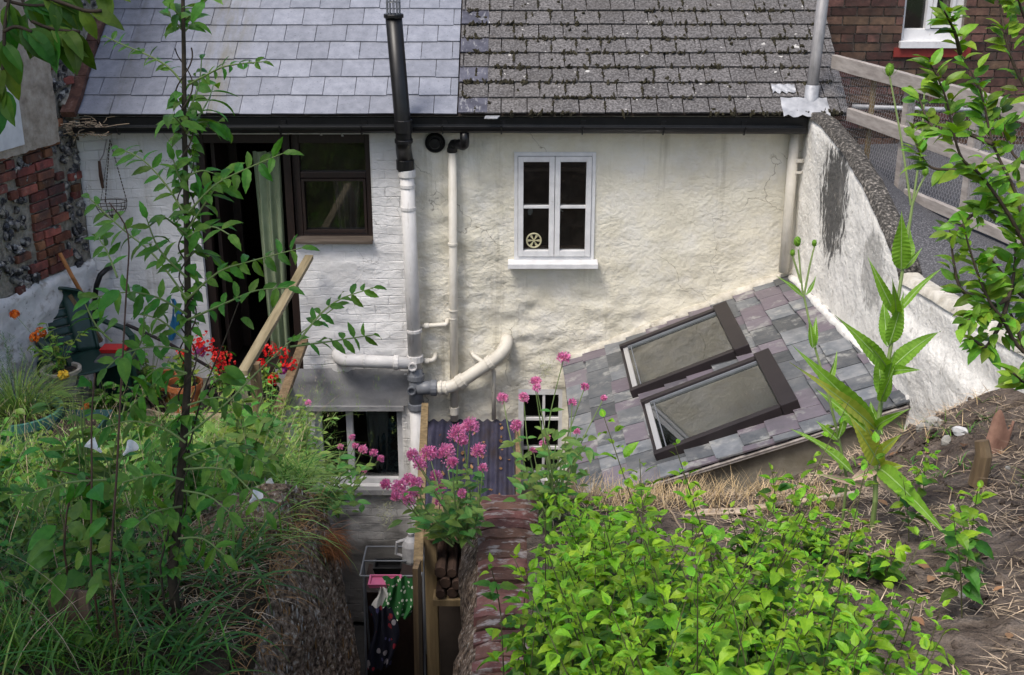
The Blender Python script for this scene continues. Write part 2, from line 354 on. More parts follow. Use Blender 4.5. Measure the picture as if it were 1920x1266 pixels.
M_mortar = mat("mortar_fillet", [(.3, (.34, .31, .25)), (.6, (.55, .52, .45)), (.8, (.62, .6, .55))], scale=12, rough=.95, bump=[(22, .8, .015)], extra=patches(9, .6, .7, (.12, .11, .09), amt=.8))
M_slate = mat("blue_grey_slate", [(.3, (.17, .18, .21)), (.7, (.26, .27, .31))], scale=14, rough=.4, bump=[(60, .4, .003)], island=.13, spec=.5, extra=chain(patches(60, .6, .68, (.07, .075, .09), amt=.6, detail=4), patches(28, .62, .72, (.36, .36, .38), amt=.5, detail=8), vband(-.22, .26, (.15, .135, .085), .75), vband(-.95, .14, (.12, .115, .10), .5)))
M_tile = mat("weathered_cement_tile", [(.36, (.034, .031, .030)), (.5, (.095, .09, .089)), (.64, (.185, .176, .174))], scale=60, rough=.8, detail=6, bump=[(90, .5, .003)], island=.12, extra=chain(patches(5, .62, .75, (.1, .085, .07), amt=.7), patches(12, .705, .72, (.5, .49, .46), amt=.85, detail=2), patches(1.3, .5, .7, (.065, .058, .05), amt=.4)))
M_oldslate = mat("old_purple_slate", [(.3, (.10, .105, .115)), (.55, (.15, .145, .155)), (.75, (.19, .18, .185))], scale=7, rough=.38, island=.38, sat=1.4, bump=[(16, .4, .006), (70, .3, .002)], spec=.5, extra=chain(patches(7, .57, .62, (.42, .42, .39), stretch=(1, 1, 1), amt=.85, detail=9), patches(3, .6, .8, (.2, .13, .17), amt=.5)))
def purple(nt, mp, out, P):
    g = nt.nodes.new("ShaderNodeNewGeometry"); ml = nt.nodes.new("ShaderNodeMath"); ml.operation = 'MULTIPLY'; ml.inputs[1].default_value = 13.7
    fr = nt.nodes.new("ShaderNodeMath"); fr.operation = 'FRACT'; lnk(nt, g.outputs["Random Per Island"], ml.inputs[0]); lnk(nt, ml.outputs[0], fr.inputs[0])
    r = nt.nodes.new("ShaderNodeMapRange"); r.inputs[1].default_value = .6; r.inputs[2].default_value = .72; r.inputs[4].default_value = .75; lnk(nt, fr.outputs[0], r.inputs[0])
    return mixc(nt, r.outputs[0], out, (.15, .12, .145))
M_oldslate = mat("old_purple_slate", [(.3, (.075, .085, .097)), (.55, (.135, .142, .15)), (.75, (.2, .2, .198))], scale=8, rough=.46, island=.48, bump=[(16, .5, .008), (70, .3, .002)], spec=.4, extra=chain(purple, patches(6, .54, .64, (.33, .33, .31), amt=.75, detail=12), patches(3, .5, .7, (.07, .075, .075), amt=.5)))
M_patchslate = mat("dark_patch_slate", [(.4, (.045, .045, .06)), (.6, (.09, .09, .115))], scale=6, rough=.5, island=.2, bump=[(30, .3, .003)], extra=patches(22, .56, .64, (.26, .26, .27), stretch=(2, .6, 1), amt=.7))
M_moss = mat("dark_moss", [(.3, (.015, .013, .009)), (.7, (.045, .04, .02))], scale=40, rough=1, bump=[(60, 1, .01)])
M_black = mat("black_plastic", [(.3, (.006, .006, .0065)), (.7, (.011, .011, .012))], scale=12, rough=.36, spec=.35, extra=patches(8, .62, .8, (.04, .04, .038), amt=.35))
M_creampipe = mat("cream_painted_pipe", [(.3, (.52, .49, .42)), (.7, (.66, .63, .56))], scale=8, rough=.5, bump=[(14, .15, .004)], extra=chain(patches(5, .6, .75, (.3, .26, .19), stretch=(3, 3, .5), amt=.6), patches(16, .68, .74, (.16, .12, .08), amt=.7)))
M_whitepipe = mat("white_painted_pipe", [(.3, (.52, .51, .50)), (.7, (.64, .63, .62))], scale=7, rough=.55, bump=[(16, .2, .004)], extra=patches(7, .58, .7, (.28, .26, .23), stretch=(4, 4, .6), amt=.7))
M_greypipe = mat("grey_plastic_pipe", [(.3, (.12, .13, .145)), (.7, (.17, .18, .2))], scale=8, rough=.42)
M_frame = mat("chalky_white_paint", [(.3, (.54, .54, .545)), (.7, (.69, .69, .69))], scale=12, rough=.6, bump=[(40, .2, .002)], extra=patches(10, .64, .72, (.33, .3, .26), stretch=(1, 1, 1), amt=.8, detail=9))
M_brown = mat("dark_brown_joinery", [(.3, (.012, .007, .006)), (.7, (.026, .014, .011))], scale=10, rough=.5, stretch=(4, 4, 1))
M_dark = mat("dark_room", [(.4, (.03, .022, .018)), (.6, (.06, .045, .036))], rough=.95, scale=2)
M_pane = glass_mat("window_glass", tint=(.8, .82, .8), base=.03, dirt=.02)
M_skyglass = glass_mat("skylight_glass", tint=(.8, .84, .8), rough=.02, base=.22, dirt=.04)
M_alu = mat("brown_aluminium", [(.3, (.016, .012, .013)), (.7, (.026, .02, .021))], scale=6, rough=.45, spec=.35, extra=patches(40, .7, .75, (.3, .3, .3), amt=.5))
M_alusil = mat("bare_aluminium", (.66, .66, .67), rough=.32, metal=.6)
M_lead = mat("lead_flashing", [(.3, (.22, .23, .25)), (.7, (.44, .45, .47))], scale=9, rough=.5, bump=[(14, .5, .01)], metal=.2)
M_galv = mat("galvanised_pipe", [(.3, (.22, .215, .215)), (.7, (.36, .35, .35))], scale=14, rough=.55, stretch=(2, 2, .6), metal=.3)
M_brick = mat("old_red_brick", [(.3, (.12, .045, .03)), (.55, (.24, .085, .05)), (.8, (.30, .13, .085))], scale=13, rough=.92, island=.55, sat=.4, bump=[(40, .8, .008)], extra=chain(patches(4, .46, .66, (.05, .036, .036), amt=.8), patches(24, .6, .7, (.3, .26, .22), amt=.5)))
M_brickdark = mat("sooty_brown_brick", [(.3, (.038, .024, .019)), (.55, (.09, .048, .036)), (.8, (.15, .09, .065))], scale=12, rough=.92, island=.5, sat=.5, bump=[(40, .6, .006)], extra=patches(5, .52, .7, (.05, .042, .036), amt=.75))
M_limemortar = mat("lime_mortar", [(.3, (.13, .115, .095)), (.5, (.26, .235, .19)), (.75, (.38, .35, .3))], scale=20, rough=.96, bump=[(30, 1, .02), (90, .6, .006)])
M_darkmortar = mat("grimy_mortar", [(.3, (.09, .08, .068)), (.7, (.24, .21, .18))], scale=20, rough=.96, bump=[(30, 1, .012)])
M_flint = mat("knapped_flint", [(.4, (.02, .02, .024)), (.5, (.075, .072, .075)), (.58, (.3, .28, .25))], scale=20, rough=.45, island=.4)
M_render = mat("pebbled_tan_render", [(.3, (.24, .195, .15)), (.5, (.36, .305, .245)), (.7, (.46, .40, .335))], scale=14, rough=.95, bump=[(50, .6, .008)], extra=patches(3, .55, .75, (.13, .11, .09), amt=.6))
M_whitewash = stucco("flaking_whitewash", [(.25, (.50, .49, .48)), (.5, (.68, .67, .66)), (.8, (.75, .74, .73))], chain(patches(8, .56, .66, (.27, .24, .2), amt=.8, detail=9), patches(17, .62, .7, (.1, .09, .08), amt=.7)), fine=.9)
M_rust = mat("rusty_verge_board", [(.3, (.045, .02, .014)), (.55, (.11, .05, .034)), (.72, (.2, .13, .1))], scale=14, rough=.9, bump=[(30, .6, .008)], extra=patches(30, .68, .72, (.55, .53, .5), amt=.7))
M_felt = mat("grey_roofing_felt", [(.36, (.03, .03, .034)), (.5, (.06, .06, .066)), (.66, (.16, .16, .17))], scale=95, rough=.85, detail=4, bump=[(150, .6, .003), (3, .3, .03)], extra=patches(2, .5, .75, (.10, .10, .105), amt=.5))
def grain(name, cols, axis, rough=.85, **k):
    st = [14, 14, 14]; st[axis] = 1.0
    return mat(name, cols, scale=1.6, rough=rough, stretch=tuple(st), bump=[(2.5, .5, .006)], **k)
M_greywood = grain("weathered_grey_timber", [(.3, (.2, .175, .16)), (.55, (.33, .30, .275)), (.75, (.42, .385, .36))], 1)
M_palewood = grain("pale_old_timber", [(.3, (.25, .19, .12)), (.55, (.42, .335, .225)), (.75, (.5, .42, .31))], 1)
M_railwood = grain("mossy_rail_timber", [(.3, (.13, .105, .055)), (.55, (.27, .22, .13)), (.75, (.38, .32, .21))], 1)
M_rotten = grain("rotten_sill_timber", [(.3, (.03, .022, .017)), (.55, (.075, .058, .045)), (.75, (.2, .17, .14))], 0)
M_postwood = grain("damp_fence_timber", [(.3, (.09, .06, .035)), (.55, (.19, .13, .07)), (.75, (.27, .2, .12))], 2)
M_yellowood = grain("yellowed_timber", [(.3, (.10, .07, .035)), (.55, (.21, .15, .075)), (.75, (.3, .22, .12))], 2)
M_plank = grain("sunbleached_plank", [(.3, (.36, .26, .16)), (.55, (.56, .45, .33)), (.75, (.66, .57, .46))], 0)
M_board = grain("brown_offcut_board", [(.35, (.04, .025, .017)), (.5, (.115, .072, .046)), (.7, (.19, .13, .088))], 2)
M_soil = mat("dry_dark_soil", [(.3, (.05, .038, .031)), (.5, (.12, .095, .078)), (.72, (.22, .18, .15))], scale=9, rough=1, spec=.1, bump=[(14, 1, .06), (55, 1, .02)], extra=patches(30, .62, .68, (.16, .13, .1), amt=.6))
M_earth = mat("dark_bank_earth", [(.3, (.025, .019, .013)), (.6, (.07, .055, .037)), (.8, (.12, .095, .06))], scale=8, rough=1, spec=.1, bump=[(14, 1, .05), (55, 1, .02)])  # dark brown earth of the left garden bank
M_rock = mat("weathered_rotten_face", [(.36, (.035, .022, .014)), (.47, (.165, .115, .078)), (.57, (.28, .205, .145)), (.65, (.5, .45, .38))], scale=60, rough=.95, detail=10, stretch=(1, 1, .7), bump=[(9, 1, .06), (40, 1, .03)], extra=patches(4, .6, .75, (.12, .06, .03), amt=.5))
M_yard = mat("damp_yard_paving", [(.3, (.03, .03, .03)), (.7, (.07, .068, .064))], scale=5, rough=.8, bump=[(12, .5, .01)])
M_land = mat("far_grass", [(.3, (.03, .05, .015)), (.7, (.06, .09, .03))], scale=.6, rough=1)
def leafm(name, a, b, c=None, trans=.27, rough=.46, island=.35, sat=1.0, scale=30):
    cols = [(.3, a), (.7, b)] + ([(.8, c)] if c else [])
    return mat(name, cols, scale=scale, rough=rough, trans=trans, island=island, sat=sat, spec=.28, detail=3)
M_lf_ash = leafm("sapling_leaf", (.045, .145, .014), (.10, .25, .03), island=.3, sat=.5)
M_lf_dark = leafm("overhanging_leaf", (.04, .11, .012), (.08, .18, .02), island=.4)
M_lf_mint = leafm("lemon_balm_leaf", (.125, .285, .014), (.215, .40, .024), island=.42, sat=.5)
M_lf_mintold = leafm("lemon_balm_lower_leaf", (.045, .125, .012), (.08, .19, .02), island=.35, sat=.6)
M_lf_vine = leafm("bindweed_leaf", (.05, .14, .015), (.09, .20, .025), island=.35)
M_lf_plum = leafm("plum_leaf", (.09, .20, .014), (.17, .32, .03), island=.45, sat=.6, rough=.42)
M_lf_teasel = leafm("teasel_leaf", (.12, .28, .025), (.19, .38, .045), island=.15, sat=.3)
M_lf_yellow = leafm("yellowing_teasel_leaf", (.20, .33, .035), (.36, .42, .07), (.46, .38, .12), island=.15, scale=14)
M_lf_dry = leafm("withered_teasel_leaf", (.45, .36, .22), (.6, .48, .36), island=.2, trans=.2)
M_lf_val = leafm("valerian_leaf", (.11, .23, .045), (.16, .29, .06), island=.3)
M_lf_pot = leafm("pot_plant_leaf", (.10, .22, .03), (.18, .32, .05), island=.35)
M_lf_bluegrey = leafm("grey_green_leaf", (.07, .14, .06), (.12, .2, .09), island=.3)
M_stemgreen = mat("green_stem", [(.3, (.12, .19, .05)), (.7, (.2, .26, .09))], rough=.6)
M_stembrown = mat("brown_twig", [(.3, (.03, .02, .013)), (.7, (.07, .05, .033))], rough=.8, scale=30)
M_balmstem = mat("balm_stem", [(.3, (.05, .045, .02)), (.7, (.11, .12, .04))], rough=.7, scale=30)
M_bark = mat("young_bark", [(.3, (.022, .016, .01)), (.7, (.06, .045, .028))], rough=.85, scale=30, bump=[(40, .5, .004)])
M_cane = mat("reddish_cane", [(.3, (.05, .022, .014)), (.7, (.09, .045, .028))], rough=.6, scale=20)
M_grass = leafm("green_grass", (.045, .14, .014), (.12, .26, .035), island=.45, sat=.6, rough=.5)
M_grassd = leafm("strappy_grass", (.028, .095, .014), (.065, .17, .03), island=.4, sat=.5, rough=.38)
M_deadgrass = mat("brown_dead_grass", [(.3, (.14, .075, .03)), (.7, (.34, .2, .09))], rough=.8, island=.45, scale=10, spec=.2)
M_fleck = mat("pale_lichen_fleck", [(.3, (.3, .28, .25)), (.7, (.55, .52, .48))], rough=.9, island=.5)
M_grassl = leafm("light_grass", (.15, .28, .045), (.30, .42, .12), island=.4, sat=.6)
M_straw = mat("dry_straw", [(.3, (.36, .25, .12)), (.7, (.55, .42, .25))], rough=.7, island=.45, scale=10, spec=.2)
M_straw2 = mat("bleached_straw", [(.3, (.30, .215, .135)), (.7, (.54, .43, .31))], rough=.8, island=.5, scale=10, spec=.2)
M_rootmat = mat("orange_root_mat", [(.3, (.16, .055, .018)), (.7, (.33, .14, .05))], rough=.8, island=.4, spec=.2)
M_pink = mat("valerian_pink", [(.3, (.62, .13, .33)), (.7, (.82, .36, .54))], rough=.6, island=.3, trans=.2, sat=.4)
M_red = mat("geranium_red", [(.3, (.62, .012, .012)), (.7, (.78, .03, .02))], rough=.5, island=.2, trans=.2)
M_magenta = mat("petunia_magenta", (.45, .08, .35), rough=.5, trans=.2)
M_orange = mat("marigold_orange", [(.3, (.72, .13, .01)), (.7, (.8, .22, .015))], rough=.5, island=.2, trans=.15)
M_yellow = mat("yellow_petal", (.75, .48, .03), rough=.5, trans=.15)
M_whitepetal = mat("bindweed_white", (.8, .8, .8), rough=.5, trans=.3)
M_seed = mat("fluffy_seedhead", [(.3, (.26, .27, .12)), (.7, (.42, .40, .24))], rough=.9, island=.3, trans=.2)
M_terra = mat("terracotta", [(.3, (.38, .11, .035)), (.7, (.52, .17, .06))], scale=9, rough=.75, bump=[(40, .2, .002)], extra=patches(6, .6, .75, (.5, .33, .22), amt=.5))
M_greenpl = mat("dark_green_plastic", [(.3, (.006, .026, .021)), (.7, (.011, .04, .032))], rough=.38, spec=.5)
M_teal = mat("teal_glaze", [(.3, (.06, .2, .18)), (.7, (.1, .27, .24))], rough=.35)
M_darkteal = mat("dark_teal_plastic", [(.3, (.012, .05, .055)), (.7, (.03, .08, .085))], rough=.45, scale=8)
M_orangepl = mat("orange_plastic", (.65, .12, .01), rough=.45)
M_stonepot = mat("rough_stone_pot", [(.3, (.2, .18, .15)), (.7, (.42, .39, .34))], rough=.9, scale=20, bump=[(40, .6, .006)])
M_compost = mat("compost", [(.3, (.015, .011, .008)), (.7, (.045, .033, .024))], rough=1, scale=40, bump=[(60, 1, .01)])
M_greylid = mat("grey_plastic_lid", [(.3, (.05, .055, .06)), (.7, (.09, .095, .10))], rough=.5)
M_redpl = mat("red_plastic", (.5, .02, .02), rough=.4)
M_bluepl = mat("blue_plastic", (.02, .13, .26), rough=.4)
M_curtain = mat("pale_green_curtain", [(.3, (.26, .33, .2)), (.7, (.36, .42, .27))], rough=.9, scale=8, trans=.2)
M_curtainpink = mat("pinkish_curtain", [(.3, (.16, .12, .12)), (.7, (.24, .19, .19))], rough=.9, trans=.2)
M_net = mat("net_curtain", [(.3, (.55, .55, .54)), (.7, (.7, .7, .69))], rough=.9, trans=.2)
M_wire = mat("galvanised_wire", (.42, .42, .42), rough=.45, metal=.5)
M_redsill = mat("red_painted_sill", [(.3, (.16, .018, .014)), (.7, (.24, .03, .022))], rough=.6, scale=8)
M_log = mat("cut_logs", [(.3, (.022, .012, .008)), (.7, (.06, .034, .022))], rough=.9, scale=15, island=.4)

# ================================================================== SETTING: ground
def tps(pts):
    P = np.array(pts, float); X = P[:, :2]; n = len(P)
    d = np.linalg.norm(X[:, None] - X[None], axis=2); K = np.where(d > 0, d * d * np.log(d + 1e-9), 0) + np.eye(n) * .01
    A = np.zeros((n + 3, n + 3)); A[:n, :n] = K; A[:n, n] = 1; A[:n, n + 1:] = X; A[n, :n] = 1; A[n + 1:, :n] = X.T
    s = np.linalg.solve(A, np.concatenate([P[:, 2], [0, 0, 0]]))
    def f(x, y):
        x = np.asarray(x, float); y = np.asarray(y, float); sh = x.shape; x = x.ravel(); y = y.ravel()
        d = np.sqrt((x[:, None] - X[None, :, 0]) ** 2 + (y[:, None] - X[None, :, 1]) ** 2)
        return ((d * d * np.log(d + 1e-9)) @ s[:n] + s[n] + s[n + 1] * x + s[n + 2] * y).reshape(sh)
    return f
zr0 = tps([(0, -9.5, -.25), (2, -9.5, -.1), (4, -9.5, .05), (0, -8, -.38), (1.5, -8, -.28), (3, -8, -.1), (0, -7, -.5), (1, -7, -.45), (2, -7, -.28), (3.5, -7, 0),
          (0, -6, -.68), (1, -6, -.65), (2, -6, -.45), (3, -6, -.22), (0, -5, -.8), (1, -5, -.78), (2, -5, -.64), (2.7, -5, -.42), (.1, -4.55, -.86), (1, -4.5, -.88), (1.8, -4.3, -.9), (2.3, -4.36, -.64),
          (2.4, -3.85, -.62), (2.42, -3.4, -.95), (2.4, -2.85, -1.3), (1.6, -3.6, -1.3), (1.0, -3.4, -1.75), (.45, -3.4, -1.95), (.45, -2.7, -2.1), (1.5, -2.7, -1.8), (2.1, -2.7, -1.5),
          (3.2, -4.5, -.45), (3.5, -3.6, -.75), (4.5, -5, -.3), (6, -7, .1), (6, -9.5, .2), (0, -12, -.1), (4, -12, .1)])
def zr(x, y): return zr0(x, y) + .05 * fbm(np.asarray(x) * 3, np.asarray(y) * 3, 5) + .05 * fbm(np.asarray(x) * 9, np.asarray(y) * 9, 15, 3)
zl0 = tps([(-6, -9.5, 0), (-3, -9.5, 0), (-1, -9.5, -.2), (-6, -7, -.25), (-3, -7, -.25), (-1.6, -7, -.35), (-.9, -7, -.5), (-3.5, -6, -.5), (-2, -6, -.5), (-1, -6, -.58),
          (-4, -4.6, -.95), (-2.5, -4.6, -.95), (-1.5, -4.6, -.85), (-.9, -4.65, -.72), (-4, -3, -1.5), (-2.5, -3, -1.5), (-1.4, -3, -1.55), (-4.2, -1.6, -2.05), (-2.5, -1.6, -2.0), (-1.9, -1.6, -2.05),
          (-4.2, -1, -2.2), (-2.6, -1, -2.2), (-1.9, -1, -2.22), (-4, -.4, -2.3), (-2, -.4, -2.3), (-6, -3, -1.4), (-6, -1, -2)])
def zl(x, y): return zl0(x, y) + .06 * fbm(np.asarray(x) * 3, np.asarray(y) * 3, 8) + .03 * fbm(np.asarray(x) * 9, np.asarray(y) * 9, 18, 3)
def edge_l(y): return np.interp(y, [-9.6, -4.65, -3, -1, 0], [-.86, -.9, -1.36, -1.86, -1.86])   # left bank's edge on the sunken yard
def ground_strip(name, xf0, xf1, ys, nx, zf, m, skirt=None):
    b = MB(); rows = []
    for y in ys:
        x = np.linspace(xf0(y), xf1(y), nx); z = zf(x, np.full(nx, y)); rows.append([(float(a), float(y), float(c)) for a, c in zip(x, z)])
    nv = [p for r in rows for p in r]; fs = []
    for j in range(len(ys) - 1):
        for i in range(nx - 1): fs.append((j * nx + i, j * nx + i + 1, (j + 1) * nx + i + 1, (j + 1) * nx + i))
    b.add(nv, fs)
    if skirt == 'right' or skirt == 'left':
        i = nx - 1 if skirt == 'right' else 0
        for j in range(len(ys) - 1):
            p, q = rows[j][i], rows[j + 1][i]; P_ = (p[0], p[1], -4.6); Q_ = (q[0], q[1], -4.6)
            b.add([p, q, Q_, P_], [(0, 1, 2, 3) if skirt == 'left' else (3, 2, 1, 0)])
    return tag(b.build(name, m, smooth=True, origin=(0, 0, 0)), kind='structure')
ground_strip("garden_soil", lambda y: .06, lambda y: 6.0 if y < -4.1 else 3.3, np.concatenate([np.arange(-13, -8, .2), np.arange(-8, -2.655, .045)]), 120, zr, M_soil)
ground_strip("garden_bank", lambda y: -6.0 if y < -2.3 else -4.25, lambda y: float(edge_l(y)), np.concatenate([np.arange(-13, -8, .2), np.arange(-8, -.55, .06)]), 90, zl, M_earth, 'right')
b = MB()
for x0, x1, y0, y1 in ((-60, 60, -60, -13), (-60, -6, -13, 4.2), (6, 60, -13, 4.2), (-60, 60, 4.2, 60)):
    b.add([(x0, y0, -.3), (x1, y0, -.3), (x1, y1, -.3), (x0, y1, -.3)], [(0, 1, 2, 3)])
tag(b.build("ground", M_land, origin=(0, 0, 0)), kind='structure')
b = MB(); b.add([(-4.2, -13, -4.55), (6, -13, -4.55), (6, 4, -4.55), (-4.2, 4, -4.55)], [(0, 1, 2, 3)])
tag(b.build("sunken_yard", M_yard, origin=(0, 0, -4.55)), kind='structure')

# ================================================================== HOUSES
def wall_grid(mb, x0, x1, z0, z1, step, holes, disp, yf=0.0, mi=0):
    def lines(a, bb, hs):
        s = set(np.round(np.arange(a, bb, step), 4)) | {round(bb, 4)}; s = sorted(s)
        hs = sorted(set(round(h, 4) for h in hs)); s = [q for q in s if all(abs(q - h) > step * .45 for h in hs) or q in (s[0], s[-1])]
        return np.array(sorted(set(s) | set(hs)))
    xs = lines(x0, x1, [h for r in holes for h in r[:2] if x0 < h < x1]); zs = lines(z0, z1, [h for r in holes for h in r[2:] if z0 < h < z1])
    X, Z = np.meshgrid(xs, zs); D = disp(X, Z); fade = np.ones_like(D)
    for a, bb, c, d in holes:
        dist = np.maximum(np.maximum(a - X, X - bb), np.maximum(c - Z, Z - d)); fade = np.minimum(fade, np.clip(dist / .05, 0, 1))
    Y = yf - D * fade; nx = len(xs); vs_ = list(zip(X.ravel().tolist(), Y.ravel().tolist(), Z.ravel().tolist())); fs = []
    for j in range(len(zs) - 1):
        for i in range(nx - 1):
            cx = (xs[i] + xs[i + 1]) / 2; cz = (zs[j] + zs[j + 1]) / 2
            if any(a < cx < bb and c < cz < d for a, bb, c, d in holes): continue
            fs.append((j * nx + i, j * nx + i + 1, (j + 1) * nx + i + 1, (j + 1) * nx + i))
    mb.add(vs_, fs, mi)
    for a, bb, c, d in holes:      # reveals
        D_ = .16
        for p, q in (((a, c), (a, d)), ((a, d), (bb, d)), ((bb, d), (bb, c)), ((bb, c), (a, c))):
            mb.add([(p[0], yf, p[1]), (q[0], yf, q[1]), (q[0], yf + D_, q[1]), (p[0], yf + D_, p[1])], [(0, 1, 2, 3)], mi)
def px_rect(x0, y0, x1, y1, y=0.0):
    a = at(x0, y0, y=y); c = at(x1, y1, y=y); return [a.x, c.x, c.z, a.z]
XL, XM, XR = -3.42, -.84, 2.30
EAVE_Z, EAVE_Y, RP = .125, -.15, R(33)
door_o = [at(380, 480, y=0).x, at(556, 480, y=0).x, -2.1, at(500, 252, y=0).z]
win_o = [door_o[1], at(696, 350, y=0).x, at(600, 452, y=0).z, door_o[3]]
low_o = px_rect(588, 765, 758, 912)
rwin_o = px_rect(964, 285, 1113, 487)
rlow_o = px_rect(972, 730, 1052, 895)
def disp_white(X, Z):
    course = np.abs(((Z + .01 * fbm(X * 3, Z * 3, 4)) / .075) % 1 - .5) * 2
    return .022 * fbm(X * 5, Z * 9, 1) * 1.6 + .05 * fbm(X * 1.2, Z * 1.2, 2, 2) + .03 * np.clip(-Z - .9, 0, 1) * fbm(X * 11, Z * 14, 3, 3) - .004 * (course > .8)
def disp_cream(X, Z):
    rough = np.maximum(np.clip((-Z - .95) * 1.8, .22, 1), np.clip((.1 - X) * 2, 0, .75))
    return .05 * fbm(X * 1.1, Z * 1.1, 22, 2) + .07 * rough * fbm(X * 7, Z * 10, 23, 4) + .02 * rough * np.abs(fbm(X * 16, Z * 22, 27, 3))

white = thing("white_cottage", "whitewashed left half of the terrace with blue grey slate roof and dark door", "cottage", (-2.1, 0, -4.5))
cream = thing("cream_cottage", "cream rendered right half of the terrace with mossy tile roof and small white casement", "cottage", (.7, 0, -4.5))
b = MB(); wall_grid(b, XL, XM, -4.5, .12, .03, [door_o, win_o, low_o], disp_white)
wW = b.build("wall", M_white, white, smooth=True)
b = MB(); wall_grid(b, XM, XR, -4.5, .12, .03, [rwin_o, rlow_o], disp_cream)
wC = b.build("wall", M_cream, cream, smooth=True)
for par, xa, xb in ((white, XL, XM), (cream, XM, XR)):   # rear and side walls and floors, closing the rooms
    b = MB(); b.box((xa, 4.2, -4.5), (xb, 4.3, .2)); b.box((xa, .17, -2.25), (xb, 4.2, -2.15)); b.box((xa, .17, -.02), (xb, 4.2, .06))
    if par is white: b.box((xa, .17, -4.5), (xa + .1, 4.2, .1)); b.box((xb - .06, .17, -4.5), (xb - .01, 4.2, .1))
    else: b.box((xb - .1, .17, -4.5), (xb, 4.2, .1)); b.box((xa + .01, .17, -4.5), (xa + .06, 4.2, .1))
    for h in ([low_o] if par is white else [rwin_o, rlow_o]): pass
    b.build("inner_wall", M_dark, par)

def slates(mb, O, U, V, Nn, u0f, u1f, vmax, gauge, wd, th, stagger=.5, jit=.004, wj=0.0, lenf=1.45, first=.0, tiltj=.004, skip=None, jg=.0018):
    k = 0; v = 0.0
    while v < vmax:
        u0 = u0f(v); u1 = u1f(v); u = u0 - (wd * stagger if k % 2 else 0) - first
        while u < u1:
            ww = wd * (1 + rnd(-wj, wj)) if wj else wd
            a = max(u, u0) + jg; c = min(u + ww, u1) - jg
            if c - a > .02:
                dl = rnd(-jit, jit); dr = dl + rnd(-jit, jit) * .8; top = v + gauge * lenf; h0 = th * 1.9 + rnd(0, tiltj); h1 = h0 + rnd(-tiltj, tiltj) * .5; g = rnd(0, .0012)
                def pt(uu, vv, nn): return O + U * uu + V * vv + Nn * nn
                va, vc = v + dl, v + dr
                if not (skip and skip((a + c) / 2, v + gauge / 2)):
                    mb.hexa([pt(a + g, va, h0 - th), pt(c - g, vc, h1 - th), pt(c - g, top, -th + .002), pt(a + g, top, -th + .002), pt(a + g, va, h0), pt(c - g, vc, h1), pt(c - g, top, .002), pt(a + g, top, .002)])
            u += ww
        v += gauge; k += 1
V = Vector((0, math.cos(RP), math.sin(RP))); Nn = Vector((0, -math.sin(RP), math.cos(RP))); U = Vector((1, 0, 0))
SPLIT = -.42
O = Vector((0, EAVE_Y, EAVE_Z)); SL = 2.9
b = MB(); slates(b, O, U, V, Nn, lambda v: -3.33, lambda v: SPLIT, SL, .212, .248, .0085, jit=.005, tiltj=.003)
b.build("slate_roof", M_slate, white)
b = MB(); slates(b, O + Nn * .004, U, V, Nn, lambda v: SPLIT + .006, lambda v: 2.585, SL, .176, .200, .0125, jit=.003, first=.07, tiltj=.003, jg=.0038)
rt = b.build("tile_roof", M_tile, cream)
# slates let into the tiled half along the join
for k in range(1, 8, 2):
    b = MB(); v0 = k * .176 - .176
    p = lambda u, v, n: O + U * u + V * v + Nn * n
    b.hexa([p(SPLIT + .008, v0 - .003, .02), p(SPLIT + .23, v0, .02), p(SPLIT + .23, v0 + .2, .012), p(SPLIT + .008, v0 + .2, .012), p(SPLIT + .008, v0 - .003, .031), p(SPLIT + .23, v0, .031), p(SPLIT + .23, v0 + .2, .018), p(SPLIT + .008, v0 + .2, .018)])
    b.build("patch_slate", M_patchslate, cream)
# moss cushions along the tile edges and in the joints
b = MB()
for k in range(0, 11):
    for _ in range(120):
        u = SPLIT + .05 + (rnd(0, 1) ** 1.25) * 2.9
        if fbm(u * 2.3, k * 1.7, 303) < -.05: continue
        b.blob(O + U * u + V * (k * .176 + rnd(-.010, .002)) + Nn * rnd(.012, .030), (rnd(.010, .04), rnd(.007, .015), rnd(.006, .013)), jit=.3, n=6, m=4)
    u = SPLIT + .006 - .07 - (.1 if k % 2 else 0)
    while u < 2.5:
        if u > SPLIT + .03 and rnd(0, 1) < .8 - .2 * (u - SPLIT):
            l0_ = rnd(0, .1); n_ = random.randint(2, 6)
            for q in range(n_): b.blob(O + U * (u + rnd(-.004, .004)) + V * (k * .176 + l0_ + q * .017) + Nn * .024, (rnd(.006, .013), rnd(.009, .014), .009), jit=.25, n=6, m=4)
        u += .2
for _ in range(55):
    c = O + U * rnd(SPLIT + .1, 2.5) + V * rnd(0, 1.6) + Nn * .022; b.blob(c, (rnd(.008, .028), rnd(.008, .025), rnd(.006, .014)), jit=.3)
tag(b.build("moss_cushions", M_moss, rt), kind='stuff')
# roof backs and underlay, gable fillets
for par, xa, xb in ((white, -3.33, SPLIT), (cream, SPLIT, 2.585)):
    b = MB(); ty = EAVE_Y + SL * math.cos(RP); tz = EAVE_Z + SL * math.sin(RP)
    b.add([(xa, EAVE_Y + .02, EAVE_Z - .012), (xb, EAVE_Y + .02, EAVE_Z - .012), (xb, ty, tz - .02), (xa, ty, tz - .02), (xb, 4.5, .12), (xa, 4.5, .12)], [(0, 1, 2, 3), (3, 2, 4, 5)])
    for x in (xa, xb): b.add([(x, EAVE_Y + .02, EAVE_Z - .014), (x, ty, tz - .022), (x, 4.5, .118)], [(0, 1, 2)])
    b.build("roof_deck", M_dark, par)
    b = MB(); b.box((xa, -.115, -.02), (xb if par is white else 2.28, -.085, .1)); b.build("fascia", M_black, par)
